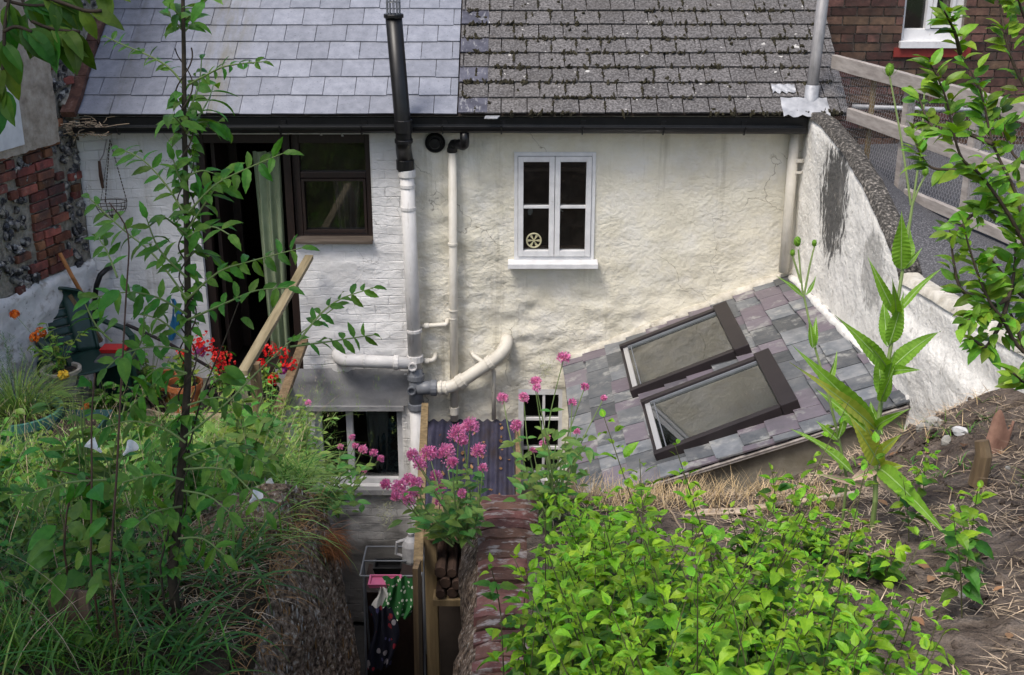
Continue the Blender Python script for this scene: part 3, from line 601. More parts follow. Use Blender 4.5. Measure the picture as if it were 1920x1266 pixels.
# gutter
def gutter(par, xa, xb, z0, z1):
    b = MB(); n = 10; N = 26; rows = []
    for k in range(N + 1):
        x = xa + (xb - xa) * k / N; z = z0 + (z1 - z0) * k / N; r = .056
        rows += [(x, -.185 + r * math.cos(math.pi + math.pi * i / n), z + r * math.sin(math.pi + math.pi * i / n)) for i in range(n + 1)]
        rows += [(x, -.185 + (r - .005) * math.cos(2 * math.pi - math.pi * i / n), z + (r - .005) * math.sin(2 * math.pi - math.pi * i / n)) for i in range(n + 1)]
    m = 2 * (n + 1); fs = []
    for k in range(N):
        for i in range(m): fs.append((k * m + i, k * m + (i + 1) % m, (k + 1) * m + (i + 1) % m, (k + 1) * m + i))
    b.add(rows, fs)
    g = b.build("gutter", M_black, par, smooth=False)
    x = xa + .35
    while x < xb:
        b = MB()
        z = z0 + (z1 - z0) * (x - xa) / (xb - xa)
        b.tube([(x - .012, -.185 + .061 * math.cos(a), z + .061 * math.sin(a)) for a in np.linspace(math.pi * .95, math.pi * 2.05, 9)], .007, 5)
        b.box((x - .02, -.13, z - .01), (x + .02, -.115, z + .03)); x += .62
        b.build("gutter_bracket", M_black, g)
gutter(white, -3.35, SPLIT, .045, .05); gutter(cream, SPLIT, 2.25, .05, .04)

# ---- windows and door of the white cottage
def bar(b, x0, x1, z0, z1, y0, y1, mi=0): b.box((x0, y0, z0), (x1, y1, z1), mi)
def rect_frame(b, x0, x1, z0, z1, y0, y1, wl, wr, wb, wt):
    bar(b, x0, x0 + wl, z0, z1, y0, y1); bar(b, x1 - wr, x1, z0, z1, y0, y1)
    bar(b, x0 + wl, x1 - wr, z0, z0 + wb, y0, y1); bar(b, x0 + wl, x1 - wr, z1 - wt, z1, y0, y1)
def cloth(name, x0, x1, z0, z1, y, m, par, folds=5, amp=.03, taper=0.0):
    b = MB(); nx = folds * 8; nz = 14; vs_ = []
    for j in range(nz + 1):
        t = j / nz; z = z1 + (z0 - z1) * t
        for i in range(nx + 1):
            s = i / nx; x = x0 + (x1 - x0) * s; x = x + taper * t * (.5 - s) * (x1 - x0)
            vs_.append((x, y + amp * math.sin(s * folds * 6.28 + 1.2 * math.sin(t * 2.5)) * (.6 + .4 * t) + .01 * math.sin(s * 31), z))
    fs = [(j * (nx + 1) + i, j * (nx + 1) + i + 1, (j + 1) * (nx + 1) + i + 1, (j + 1) * (nx + 1) + i) for j in range(nz) for i in range(nx)]
    b.add(vs_, fs); return b.build(name, m, par, smooth=True)
d0, d1, dz0, dz1 = door_o
b = MB(); rect_frame(b, d0, d1, dz0, dz1, .05, .13, .07, .07, .04, .08); dr = b.build("doorway", M_brown, white); bevel(dr)
b = MB(); bar(b, d0 + .1, d0 + .13, dz0 + .06, dz1 - .1, .15, .62); bar(b, d0 + .1, d0 + .2, dz0 + .05, dz1 - .1, .62, .66); b.build("open_door", M_brown, dr)
cx = at(508, 450, y=.16).x
cloth("door_curtain", cx - .10, cx + .12, dz0 + .12, dz1 - .17, .17, M_curtain, white, 3, .035, .25)
w0, w1, wz0, wz1 = win_o
b = MB(); rect_frame(b, w0, w1, wz0, wz1, .05, .13, .06, .045, .05, .08); tr = wz1 - .36
bar(b, w0 + .06, w1 - .045, tr, tr + .05, .055, .125); wf = b.build("window", M_brown, white); bevel(wf)
b = MB(); rect_frame(b, w0 + .065, w1 - .05, wz0 + .055, tr - .004, .045, .085, .02, .02, .022, .02); b.build("casement", M_brown, wf)
b = MB(); bar(b, w0 + .06, w1 - .045, wz0 + .05, wz1 - .08, .09, .094); b.build("pane", M_pane, wf)
b = MB(); b.hexa([(w0 - .02, -.05, wz0 - .012), (w1 - .003, -.05, wz0 - .014), (w1 - .003, .05, wz0 - .01), (w0 - .02, .05, wz0 - .01), (w0 - .02, -.05, wz0 + .012), (w1 - .003, -.05, wz0 + .012), (w1 - .003, .05, wz0 + .03), (w0 - .02, .05, wz0 + .03)])
b.build("sill", M_rotten, wf)
cloth("window_curtain", w0 + .30, w1 - .1, wz0 + .05, tr, .15, M_curtainpink, white, 4, .03, .3)
l0, l1, lz0, lz1 = low_o
b = MB(); rect_frame(b, l0, l1, lz0, lz1, .06, .12, .05, .05, .05, .05); mx = at(657, 830, y=.06).x; bar(b, mx - .028, mx + .028, lz0 + .05, lz1 - .05, .055, .118)
lw = b.build("window", M_frame, white); bevel(lw)
b = MB(); bar(b, l0 + .05, l1 - .05, lz0 + .05, lz1 - .05, .1, .104); b.build("pane", M_pane, lw)
cloth("net_curtain", mx + .13, mx + .33, lz0 + .1, lz1 - .02, .145, M_net, white, 4, .022, .2)
b = MB()
for i in range(5): b.blob((mx + .30 + .05 * math.sin(i * 2), .19, lz0 + .08 + .1 * i), (.11 - .012 * i, .06, .09), jit=.12)
M_check = mat("blue_checked_cloth", [(.4, (.03, .09, .14)), (.5, (.16, .28, .33)), (.6, (.03, .07, .11))], scale=26, detail=1, rough=.9)
b.build("curtain", M_check, white, smooth=True)
b = MB(); bar(b, l0 - .06, l1 + .02, lz1 - .01, lz1 + .03, -.05, .02); b.build("lintel", M_greyrender, white)
b = MB(); bar(b, l0 - .04, l1 + .03, lz0 - .05, lz0 - .003, -.07, .03); b.build("sill", M_greyrender, white)
# rendered grey band round the lower window
b = MB(); wall_grid(b, l0 - .3, XM - .03, lz1 + .03, lz1 + .36, .03, [], lambda X, Z: .03 * fbm(X * 4, Z * 6, 41) + .03 * np.clip((lz1 + .33 - Z + .1 * fbm(X * 3, Z * 0, 44)) * 8, -1, .3), yf=-.01); b.build("render_band", M_greyrender, white, smooth=True)
# wall-hung garden tools
# ---- cream cottage windows
def casement(par, o, left, right, bars, fw, y0, nm="window"):
    x0, x1, z0, z1 = o
    b = MB(); rect_frame(b, x0, x1, z0, z1, y0, y0 + .07, .03, .03, .03, .03); f = b.build(nm, M_frame, par); bevel(f, .003)
    xm = (x0 + x1) / 2
    for a, c in ((x0 + .032, xm - .002), (xm + .002, x1 - .032)):
        b = MB(); rect_frame(b, a, c, z0 + .033, z1 - .033, y0 - .012, y0 + .04, fw, fw, fw * 1.15, fw)
        for zz in bars: bar(b, a + fw, c - fw, zz - .011, zz + .011, y0 - .006, y0 + .03)
        s = b.build("casement", M_frame, f); bevel(s, .003)
    b = MB(); bar(b, x0 + .03, x1 - .03, z0 + .03, z1 - .03, y0 + .03, y0 + .034); b.build("pane", M_pane, f); return f
x0, x1, z0, z1 = rwin_o
f = casement(cream, rwin_o, 0, 0, [z0 + (z1 - z0) * .5], .042, -.015)
b = MB(); b.hexa([(x0 - .05, -.10, z0 - .05), (x1 + .03, -.10, z0 - .05), (x1 + .03, .0, z0 - .045), (x0 - .05, .0, z0 - .045), (x0 - .05, -.10, z0 - .01), (x1 + .03, -.10, z0 - .01), (x1 + .03, .0, z0 + .005), (x0 - .05, .0, z0 + .005)])
s_ = b.build("sill", M_frame, f); bevel(s_, .003)
c = at(1001, 451, y=.012); b = MB(); b.tube([c + Vector((.058 * math.cos(a), 0, .058 * math.sin(a))) for a in np.linspace(0, 2 * math.pi, 25)], .007, 6)
b.lathe([(.0, 0), (.012, 0), (.012, .008), (0, .008)], c, 12, ax=Vector((0, -1, 0)))
for k in range(6):
    a = k * math.pi / 3; d = Vector((math.cos(a), 0, math.sin(a))); q = Vector((-math.sin(a), 0, math.cos(a)))
    b.add([c + d * .012 - q * .004, c + d * .055 - q * .012, c + d * .055 + q * .012, c + d * .012 + q * .004], [(0, 1, 2, 3)])
b.build("fan_vent", mat("ivory_plastic", (.42, .39, .24), rough=.5), f)
b = MB(); c = at(994, 397, y=.07); b.blob(c, (.022, .012, .028), jit=.1); b.build("bauble", M_net, f); b = MB(); c = at(1052, 394, y=.05); b.beam(c + Vector((-.015, 0, .012)), c + Vector((.015, 0, -.012)), .012, .01)
b.build("window_latch", M_net, f)
b = MB(); bar(b, x0 + .03, x1 - .03, z0 + .05, z0 + .075, .05, .17); b.build("inner_sill", mat("red_brown_wood", (.16, .05, .025), rough=.6), f)
b = MB(); bar(b, x0 + .06, x1 - .06, z1 - .22, z1 - .19, .3, .33); b.build("curtain_rail", mat("dull_rail", (.14, .1, .08), rough=.7), f)
x0, x1, z0, z1 = rlow_o
b = MB(); rect_frame(b, x0, x1, z0, z1, .0, .07, .045, .03, .05, .05); xm = (x0 + x1) / 2 + .03
for q in (.33, .66): bar(b, x0 + .045, x1 - .03, z0 + (z1 - z0) * q - .011, z0 + (z1 - z0) * q + .011, .01, .06)
bar(b, xm - .011, xm + .011, z0 + .05, z1 - .05, .006, .064)
lw = b.build("window", M_frame, cream); b = MB(); bar(b, x0 + .03, x1 - .02, z0 + .03, z1 - .03, .035, .039); b.build("pane", M_pane, lw)
b = MB(); bar(b, x0 - .04, x1 + .03, z0 - .05, z0 - .003, -.06, .05); b.build("sill", M_frame, lw)

# ---- pipes
def arc(p, q, r, n=6):   # helper: quadratic bend
    return [p * (1 - t) ** 2 + r * 2 * t * (1 - t) + q * t * t for t in np.linspace(0, 1, n)]
def pipe(par, name, pts, r, m, collars=(), n=14):
    b = MB(); b.tube(pts, r, n); o = b.build(name, m, par, smooth=True)
    for p, d, l, e in collars:
        q = MB(); d = Vector(d).normalized(); p = Vector(p); q.lathe([(r * .9, -l / 2), (r + e * .7, -l / 2), (r + e, -l / 2 + e * .6), (r + e, l / 2 - e * .6), (r + e * .7, l / 2), (r * .9, l / 2)], p, n, ax=d); q.build("collar", m, o, smooth=False)
    return o
PY = -.11
p0 = at(763, 318, y=PY); p1 = at(779, 690, y=PY); p2 = at(781, 765, y=PY); p3 = at(783, 960, y=PY)
dn = (p1 - p0).normalized()
sp = pipe(white, "soil_pipe", [p0, p0 * .5 + p1 * .5, p1], .057, M_whitepipe, [(p0 + dn * .03, dn, .06, .012), (p0 + dn * .13, dn, .03, .006), (p0 + dn * .31, dn, .03, .006), (at(777, 620, y=PY), dn, .03, .007), (at(779, 672, y=PY), dn, .06, .01)])
pipe(white, "pipe_junction", [p1, p2], .06, M_greypipe, [(p1 + dn * .08, dn, .05, .012), (p2 - dn * .02, dn, .06, .012)])
pipe(white, "soil_pipe", [p2, p3, Vector((p3.x, PY, -4.5))], .057, M_whitepipe)
for q in ((774, 686, M_whitepipe), (772, 731, M_greypipe)):
    c = at(q[0], q[1], y=PY - .05); b = MB(); b.lathe([(.03, 0), (.036, -.0), (.036, .035), (.026, .035), (.024, .01), (0, .008)], c, 16, ax=Vector((0, -1, 0))); b.build("access_cap", q[2], white, smooth=False)
# black flue with its swan neck
q0 = Vector((p0.x - .012, PY, p0.z - .01)); top = at(738, 30, y=-.27); low = at(757, 262, y=-.27); low.z = max(low.z, .02)
bend = [q0, q0 + Vector((0, 0, .05))] + arc(q0 + Vector((0, 0, .09)), Vector((low.x, -.27, low.z - .08)), Vector((q0.x - .01, -.15, low.z - .15)), 6)
fl = pipe(white, "flue_pipe", bend + [Vector((low.x, -.27, low.z)), top], .062, M_black, [(q0 + Vector((0, 0, .05)), (0, 0, 1), .08, .009), (Vector((low.x, -.27, low.z + .04)), (0, 0, 1), .10, .008), (Vector((low.x, -.27, low.z - .07)), (0, -.1, 1), .03, .008), (top, (0, 0, 1), .03, .012)], n=18)
b = MB()
for k in range(12):
    a = k * math.pi / 6; b.tube([top + Vector((.05 * math.cos(a), .05 * math.sin(a), z)) * 1 for z in (0, .05, .11)] + [top + Vector((.02 * math.cos(a), .02 * math.sin(a), .15))], .004, 5)
b.tube([top + Vector((.05 * math.cos(a), .05 * math.sin(a), .1)) for a in np.linspace(0, 6.283, 17)], .004, 5)
b.build("flue_cage", M_greypipe, fl)
# left-hand branch pipe
y = -.13; a0 = at(634, 662, y=0.02); a1 = at(640, 676, y=y); a2 = at(772, 681, y=y)
pipe(white, "waste_pipe", arc(a0, a1 + (a2 - a1) * .12, at(634, 678, y=y - .02), 7) + [a1 + (a2 - a1) * .5, a2], .054, M_whitepipe, [(a1 + (a2 - a1) * .33, a2 - a1, .02, .004), (a1 + (a2 - a1) * .78, a2 - a1, .04, .009)])
# right-hand diagonal branch
e0 = at(782, 728, y=y); e1 = at(800, 727, y=y); e2 = at(845, 728, y=y); e3 = at(938, 668, y=y); e4 = at(950, 634, y=.02)
pipe(cream, "pipe_elbow", [e0, e1, e1 * .6 + e2 * .4], .058, M_greypipe, [(e1 * .7 + e2 * .3, e2 - e1, .05, .01)])
pts = [e1 * .7 + e2 * .3] + arc(e1 * .4 + e2 * .6, e2 * .8 + e3 * .2, e2, 6) + [e2 * .5 + e3 * .5] + arc(e2 * .12 + e3 * .88, e4, at(952, 656, y=y - .02), 8)
pipe(cream, "waste_pipe", pts, .054, M_creampipe, [(e2 * .80 + e3 * .20, e3 - e2, .05, .01), (e2 * .2 + e3 * .8, e3 - e2, .045, .009), (e2 * .74 + e3 * .26, e3 - e2, .02, .012), (e1 * .42 + e2 * .58, e2 - e1, .02, .008), (e1 * .2 + e2 * .8, Vector((1, 0, .2)), .02, .008)])
yy = -.07
pipe(white, "overflow_pipe", [at(786, 612, y=yy), at(832, 609, y=yy)] + arc(at(835, 609, y=yy), at(838, 598, y=.02), at(840, 606, y=yy)), .019, M_creampipe, [(at(800, 611, y=yy), (1, 0, 0), .04, .006)])
pipe(white, "overflow_pipe", [at(788, 679, y=yy), at(808, 676, y=yy)] + arc(at(812, 675, y=yy), at(816, 661, y=.02), at(817, 672, y=yy)), .02, M_creampipe, [(at(800, 677, y=yy), (1, 0, 0), .04, .006)])
pipe(cream, "overflow_pipe", [at(884, 660, y=.02), at(888, 667, y=yy), at(921, 690, y=yy)] + arc(at(924, 694, y=yy), at(926, 712, y=yy), at(927, 698, y=yy)) + [at(926, 786, y=yy)], .019, M_creampipe)
# downpipe at the join of the houses
dpy = -.07; g0 = Vector((at(871, 240, y=-.185).x, -.185, .0)); g1 = at(848, 286, y=dpy); g2 = at(852, 788, y=dpy)
pipe(cream, "swan_neck", [g0, g0 + Vector((0, 0, -.06))] + arc(g0 + Vector((0, 0, -.08)), g0 * .5 + g1 * .5 + Vector((0, 0, -.01)), g0 + Vector((0, 0.02, -.13)), 5) + arc(g0 * .45 + g1 * .55 + Vector((0, 0, -.012)), g1 + Vector((0, 0, .03)), g1 + Vector((0, 0, .09)), 5) + [g1], .036, M_black, [(g1 + Vector((0, 0, .02)), (0, 0, 1), .03, .005)])
dd = g2 - g1
pipe(cream, "downpipe", [g1, g1 + dd * .5, g2], .034, M_creampipe, [(at(849, 458, y=dpy), dd, .025, .006), (at(850, 582, y=dpy), dd, .015, .006), (at(850, 597, y=dpy), dd, .012, .003), (g2 - dd.normalized() * .09, dd, .07, .006)])
h0 = at(1504, 248, y=-.07); h1 = at(1475, 510, y=-.07); h0.x = min(h0.x, 2.2); h1.x = h0.x - .005
pipe(cream, "downpipe", [h0, h0 * .5 + h1 * .5, h1], .04, M_creampipe, [(at(1497, 300, y=-.07), h1 - h0, .03, .007), (at(1494, 322, y=-.07), h1 - h0, .02, .005)])
c = at(816, 267, y=-.01); b = MB(); b.lathe([(.078, 0), (.080, .02), (.072, .03), (.06, .02), (.045, .02), (.045, .05), (.038, .06), (0, .062)], c, 28, ax=Vector((0, -1, 0))); b.build("flue_terminal", M_black, cream, smooth=False)
b = MB()
for px, py in ((601, 248), (641, 250)): c = at(px, py, y=-.12); b.tube([c + Vector((0, 0, .03)), c, c + Vector((.0, 0, -.02)), c + Vector((.012, 0, -.02))], .007, 6)
b.build("curtain_hook", M_wire, white)
# grey metal vent stack with its lead slate
v0 = at(1518, 205, y=-.02); ang = at(1543, 0, y=.02)
st = (ang - v0)
pipe(cream, "vent_stack", [v0, v0 + st * .5, v0 + st * 1.6], .044, M_galv)
b = MB(); b.lathe([(.075, -.02), (.056, .03), (.053, .20), (.047, .205)], v0 - Vector((0, 0, .02)), 18, ax=st.normalized()); b.build("lead_sleeve", M_lead, cream, smooth=True)
b = MB()
def sheet(u0, u1, va, vb, n0, mb):
    nx, ny = 10, 8; vs_ = []
    for j in range(ny + 1):
        for i in range(nx + 1):
            u = u0 + (u1 - u0) * i / nx; v = va + (vb - va) * j / ny; e = (.014 * math.sin(i * 2.1 + u0 * 9) if j == 0 else 0)
            vs_.append(O + U * u + V * (v + e) + Nn * (n0 + .006 * math.sin(i * 1.7 + j)))
    mb.add(vs_, [(j * (nx + 1) + i, j * (nx + 1) + i + 1, (j + 1) * (nx + 1) + i + 1, (j + 1) * (nx + 1) + i) for j in range(ny) for i in range(nx)])
sheet(2.07, 2.43, -.05, .16, .034, b); sheet(2.02, 2.2, .215, .31, .036, b); b.build("lead_flashing", M_lead, cream, smooth=True)

# ================================================================== LEAN-TO with skylights
lean = thing("lean_to", "low lean-to with patched purple slate roof between cream wall and white garden wall", "lean-to", (1.4, -1.3, -4.5))
LO = Vector((.43, 0, -1.965)); LV = Vector((1.755, 0, .74)).normalized(); LU = Vector((0, -1, 0)); LN = Vector((-LV.z, 0, LV.x))
LLEN = 2.12
def lend(v): return 2.55 + .24 * v / 1.9
b = MB(); slates(b, LO, LU, LV, LN, lambda v: 0.02, lend, LLEN, .185, .235, .011, jit=.013, wj=.34, tiltj=.012, first=.05, jg=.003)
b.build("slate_roof", M_oldslate, lean)
b = MB()
def lp(u, v, n): return LO + LU * u + LV * v + LN * n
b.add([lp(0, -.01, -.014), lp(lend(0), -.01, -.014), lp(lend(2.1), 2.12, -.014), lp(0, 2.12, -.014)], [(0, 1, 2, 3)])
b.build("roof_deck", M_dark, lean)
# side walls
def strip_wall(mb, pts, depth, bot, amp=.03, seed=0, n=24, nz=14, mi=0):   # pts: top line a->b
    a, c = Vector(pts[0]), Vector(pts[1]); d = (c - a); nrm = Vector((d.y, -d.x, 0)).normalized(); vs_ = []
    for j in range(nz + 1):
        for i in range(n + 1):
            p = a + d * (i / n); z = p.z + (bot - p.z) * j / nz; q = amp * float(fbm(np.array(i / n * d.length * 5), np.array(z * 5), seed))
            vs_.append((p.x + nrm.x * q, p.y + nrm.y * q, z))
    mb.add(vs_, [(j * (n + 1) + i, (j + 1) * (n + 1) + i, (j + 1) * (n + 1) + i + 1, j * (n + 1) + i + 1) for j in range(nz) for i in range(n)], mi)
b = MB(); strip_wall(b, (lp(lend(0) - .05, .03, -.03), lp(lend(2.1) - .05, 2.1, -.03)), 0, -4.5, seed=3); strip_wall(b, (lp(0, .04, -.03), lp(lend(0) - .05, .04, -.03)), 0, -4.5, seed=5)
b.build("wall", M_concrete, lean, smooth=True)
b = MB(); b.beam(lp(lend(0) - .02, -.01, -.02), lp(lend(2.1) - .02, 2.1, -.02), .03, .02); b.build("verge_board", M_greywood, lean)
# mortar fillet against the house and against the garden wall
b = MB()
def fillet(mb, a, c, r, n=30, seed=0):
    a = Vector(a); c = Vector(c); rs = []; pts = []
    for k in range(n + 1):
        p = a + (c - a) * (k / n); pts.append(p + Vector((rnd(-.006, .006), rnd(-.006, .006), rnd(-.006, .006)))); rs.append(r * (1 + rnd(-.22, .22)))
    mb.tube(pts, rs, 8)
fillet(b, lp(.015, -.02, .0), lp(.015, LLEN, .0), .05); b.build("mortar_fillet", M_mortar, lean, smooth=True)
def xw(y): return 2.27 + .052 * (-y)     # left face of the garden wall
vv = lambda y: (xw(y) - .43 - .02) / LV.x
b = MB(); fillet(b, lp(.1, vv(-.1), .0), lp(2.78, vv(-2.78), .0), .034, seed=2)
b.build("mortar_fillet", mat("white_mortar", [(.3, (.5, .49, .47)), (.7, (.7, .69, .66))], rough=.9, scale=20, bump=[(30, .5, .008)]), lean, smooth=True)
# skylights
def sky_uv(px, py): p = at_plane(px, py, LO + LN * .07, LN) - LO; return p.dot(LU), p.dot(LV)
M_inner = mat("pale_room_paint", [(.3, (.6, .61, .57)), (.7, (.7, .71, .67))], scale=2, rough=.9)
for nm, q in (("back", ((1158, 655), (1187, 738), (1352, 566), (1412, 640))), ("front", ((1199, 760), (1232, 860), (1432, 652), (1500, 742)))):
    uv = [sky_uv(*p) for p in q]
    ua = (uv[0][0] + uv[2][0]) / 2; ub = (uv[1][0] + uv[3][0]) / 2; va = (uv[0][1] + uv[1][1]) / 2; vb = (uv[2][1] + uv[3][1]) / 2
    print("skylight", nm, round(ua, 2), round(ub, 2), round(va, 2), round(vb, 2))
    def lbox(mb, u0, u1, v0, v1, n0, n1):
        mb.hexa([lp(u0, v0, n0), lp(u1, v0, n0), lp(u1, v1, n0), lp(u0, v1, n0), lp(u0, v0, n1), lp(u1, v0, n1), lp(u1, v1, n1), lp(u0, v1, n1)])
    b = MB(); H = .075; fwid = .055
    lbox(b, ua, ua + fwid, va, vb - .115, .0, H); lbox(b, ub - fwid, ub, va, vb - .115, .0, H); lbox(b, ua + fwid, ub - fwid, va, va + .02, .0, .045)
    s = b.build("skylight", M_alu, lean); bevel(s, .004)
    b = MB(); lbox(b, ua - .012, ub + .012, vb - .115, vb, .0, H + .014); bevel(b.build("hood", M_alu, s), .006)
    b = MB(); lbox(b, ua + fwid + .002, ub - fwid - .002, va + .022, va + .06, .0, .052); bevel(b.build("sill_strip", M_alusil, s), .002)
    b = MB(); lbox(b, ua + fwid + .002, ua + fwid + .018, va + .062, vb - .1152, .0, .058); lbox(b, ub - fwid - .012, ub - fwid - .002, va + .062, vb - .1152, .0, .056); lbox(b, ua + fwid + .02, ub - fwid - .014, va + .085, va + .092, .046, .053); b.build("glazing_trim", M_greypipe, s)
    b = MB(); lbox(b, ua + fwid + .02, ub - fwid - .014, va + .062, vb - .1152, .040, .045); b.build("pane", M_skyglass, s)
    # well under the glass with the room's pale lining
    b = MB(); d = -.45; i0, i1, j0, j1 = ua + fwid, ub - fwid, va + .02, vb - .115
    b.add([lp(i0, j0, .03), lp(i1, j0, .03), lp(i1, j1, .03), lp(i0, j1, .03), lp(i0 - .05, j0, d), lp(i1 + .05, j0, d), lp(i1 + .05, j1, d), lp(i0 - .05, j1, d)], [(4, 5, 6, 7), (0, 1, 5, 4), (1, 2, 6, 5), (2, 3, 7, 6), (3, 0, 4, 7)])
    if nm == "front":
        pass
    b.build("light_well", M_inner, s)
    b = MB(); lbox(b, ua + fwid + .02, ub - .12, va + .03 + .0, va + .5, d + .01, d + .16); lbox(b, ua + .3, ub - fwid, va + .62, va + .9, d + .01, d + .2)
    b.build("furniture", mat("dark_furniture", (.05, .05, .045), rough=.7), s)
# slot cut-outs are not needed: the wells sit in boxes cut by the frames' own depth

# ================================================================== GARDEN WALL on the right
gw = thing("garden_wall", "tall weathered white rendered wall with black stains stepping down beside the lean-to", "wall", (2.4, -2, -2.2))
prof = [(.0, .13), (-.46, .135), (-1.0, .05), (-1.5, -.084), (-1.87, -.23), (-2.13, -.353), (-2.28, -.43), (-2.36, -.5), (-2.5, -.48), (-3.2, -.42), (-4.3, -.33), (-5.2, -.3)]
def ztop(y): return float(np.interp(-y, [-p[0] for p in prof], [p[1] for p in prof]))
b = MB(); ys = np.arange(0, -5.2, -.035); nz = 60; vs_ = []
for y in ys:
    zt = ztop(y); led = .045 * min(1, max(0, (-y - 2.2) / .2)); bt = -2.3
    for j in range(nz + 1):
        z = zt - (zt - bt) * (j / nz); d = .05 * float(fbm(np.array(y * 3), np.array(z * 3), 61)) + .02 * float(fbm(np.array(y * 12), np.array(z * 12), 65))
        if j == 0: d = -.0
        x = xw(y) - d - led * min(1, max(0, (-.66 - z) / .1)) + .05 * max(0, z - zt + .05) / .05
        vs_.append((x, y, z))
m = len(ys); b.add(vs_, [(i * (nz + 1) + j, i * (nz + 1) + j + 1, (i + 1) * (nz + 1) + j + 1, (i + 1) * (nz + 1) + j) for i in range(m - 1) for j in range(nz)])
b.add([(xw(y) + .112, y, ztop(y) - .02) for y in ys] + [(xw(y) + .112, y, -2.3) for y in ys], [(i, i + 1, m + i + 1, m + i) for i in range(m - 1)])
b.add([(xw(-5.2), -5.2, -.3), (xw(-5.2) + .112, -5.2, -.3), (xw(-5.2) + .112, -5.2, -2.3), (xw(-5.2), -5.2, -2.3)], [(0, 1, 2, 3)])
b.build("render_face", M_party, gw, smooth=True)
b = MB(); vs_ = []
for y in ys:
    zt = ztop(y)
    for i in range(7):
        x = xw(y) - .012 + .14 * i / 6; h = .02 * (1 - ((i - 3) / 3) ** 4) + .012 * float(fbm(np.array(y * 6), np.array(x * 6), 70, 2))
        vs_.append((x + (.012 * float(fbm(np.array(y * 14), np.array(i), 71)) if i == 0 else 0), y, zt - .03 * (i == 0) + h))
nn = sum(1 for y in ys if y > -2.36)
b.add(vs_[:nn * 7], [(i * 7 + j, i * 7 + j + 1, (i + 1) * 7 + j + 1, (i + 1) * 7 + j) for i in range(nn - 1) for j in range(6)]); b.build("coping", M_coping, gw, smooth=True)
b = MB(); b.add(vs_[(nn - 2) * 7:], [(i * 7 + j, i * 7 + j + 1, (i + 1) * 7 + j + 1, (i + 1) * 7 + j) for i in range(m - nn + 1) for j in range(6)]); b.build("ledge", M_mortar, gw, smooth=True)

# ================================================================== FELT ROOF, FENCE AND BRICK HOUSE on the right
fr = thing("felt_roof", "dark grey mineral felt flat roof behind the white garden wall", "flat roof", (3.6, -1.8, -.6))
b = MB(); nx, ny = 24, 40; vs_ = []
for j in range(ny + 1):
    y = .9 - 5.2 * j / ny
    for i in range(nx + 1):
        x0 = xw(min(y, 0)) + .115; x = x0 + (5.6 - x0) * i / nx; z0 = min(ztop(y) if y < 0 else .11, .11) - .015 - .0 * y
        if -2.2 < y < -1.5: pass
        z1 = -.30; e = min(1, (x - x0) / .35); vs_.append((x, y, z0 * (1 - e) + z1 * e + .006 * math.sin(x * 5 + y * 3)))
b.add(vs_, [(j * (nx + 1) + i, (j + 1) * (nx + 1) + i, (j + 1) * (nx + 1) + i + 1, j * (nx + 1) + i + 1) for j in range(ny) for i in range(nx)])
fs_ = b.build("felt", M_felt, fr, smooth=True)
b = MB()
for y in (-.6, -1.7, -2.9): b.beam((2.75, y, -.298), (5.5, y - .1, -.291), .05, .012)
b.build("felt_seam", M_felt, fr)
b = MB(); b.box((2.62, -4.2, -1.8), (5.6, -4.05, -.34)); b.build("roof_edge", M_greyrender, fr)

fence = thing("wire_fence", "weathered grey rail fence with chicken wire on the felt roof", "fence", (2.7, -1.2, -.3))
fa = Vector((2.45, .12, 0)); fb = Vector((3.25, -3.4, 0)); fd = (fb - fa).normalized()
def fpt(px, py): return at_plane(px, py, fa, Vector((-fd.y, fd.x, 0)))
def rail(p, q, h):
    b = MB(); a = fpt(*p); c = fpt(*q); zz = (a.z + c.z) / 2; a.z = zz; c = fa + fd * 3.4; c.z = zz
    b.beam(a, c, .045, h, seg=10, wob=.05); bevel(b.build("rail", M_greywood, fence), .004); return zz
z1 = rail((1563, 118), (1760, 165), .105); z2 = rail((1592, 218), (1760, 268), .10); z3 = rail((1700, 362), (1860, 432), .07)
print("fence rails", z1, z2, z3)
off = Vector((-fd.y, fd.x, 0)) * .04
if off.y < 0: off = -off
for (px, py), wd, mm in (((1627, 180), .03, M_yellowood), ((1694, 200), .06, M_greywood)):
    p = fpt(px, py) + off; b = MB(); b.beam((p.x, p.y, -.33), (p.x, p.y, z1 + .02), wd, wd, up=fd); b.build("post", mm, fence)
for s_ in (2.0, 3.0): p = fa + fd * s_ + off; b = MB(); b.beam((p.x, p.y, -.33), (p.x, p.y, z1), .06, .06, up=fd); b.build("post", M_greywood, fence)
b = MB()
hx = .034; hs = hx * .87; S_ = 3.3; nr = int((z1 + .28) / hs); nc = int(S_ / hx)
woff = off * .45
def wp(s, z): p = fa + fd * s + woff; return Vector((p.x, p.y, -.28 + z))
def wire(p, q, r=.0011):
    d = (q - p).normalized(); a = Vector((-d.z * fd.x, -d.z * fd.y, math.hypot(d.x, d.y))); a.normalize(); s = a * r; n = Vector((-fd.y, fd.x, 0)) * r
    b.add([p - s, p + n, p + s, q - s, q + n, q + s], [(0, 1, 4, 3), (1, 2, 5, 4), (2, 0, 3, 5)])
for j in range(nr):
    for i in range(nc):
        s = i * hx + (hx / 2 if j % 2 else 0); z = j * hs
        wire(wp(s, z), wp(s, z + hs * .45)); wire(wp(s, z + hs * .45), wp(s + hx / 2, z + hs)); wire(wp(s, z + hs * .45), wp(s - hx / 2, z + hs))
b.build("wire_netting", M_wire, fence)
b = MB(); a = at(1598, 200, y=.55); c = at(1915, 206, y=.55); b.tube([a, (a + c) / 2 + Vector((0, 0, -.01)), c + Vector((1.0, 0, 0))], .02, 8); tag(b.build("drain_pipe", M_lead, smooth=True), "thin pale pipe running along brick wall behind wire fence", "pipe")

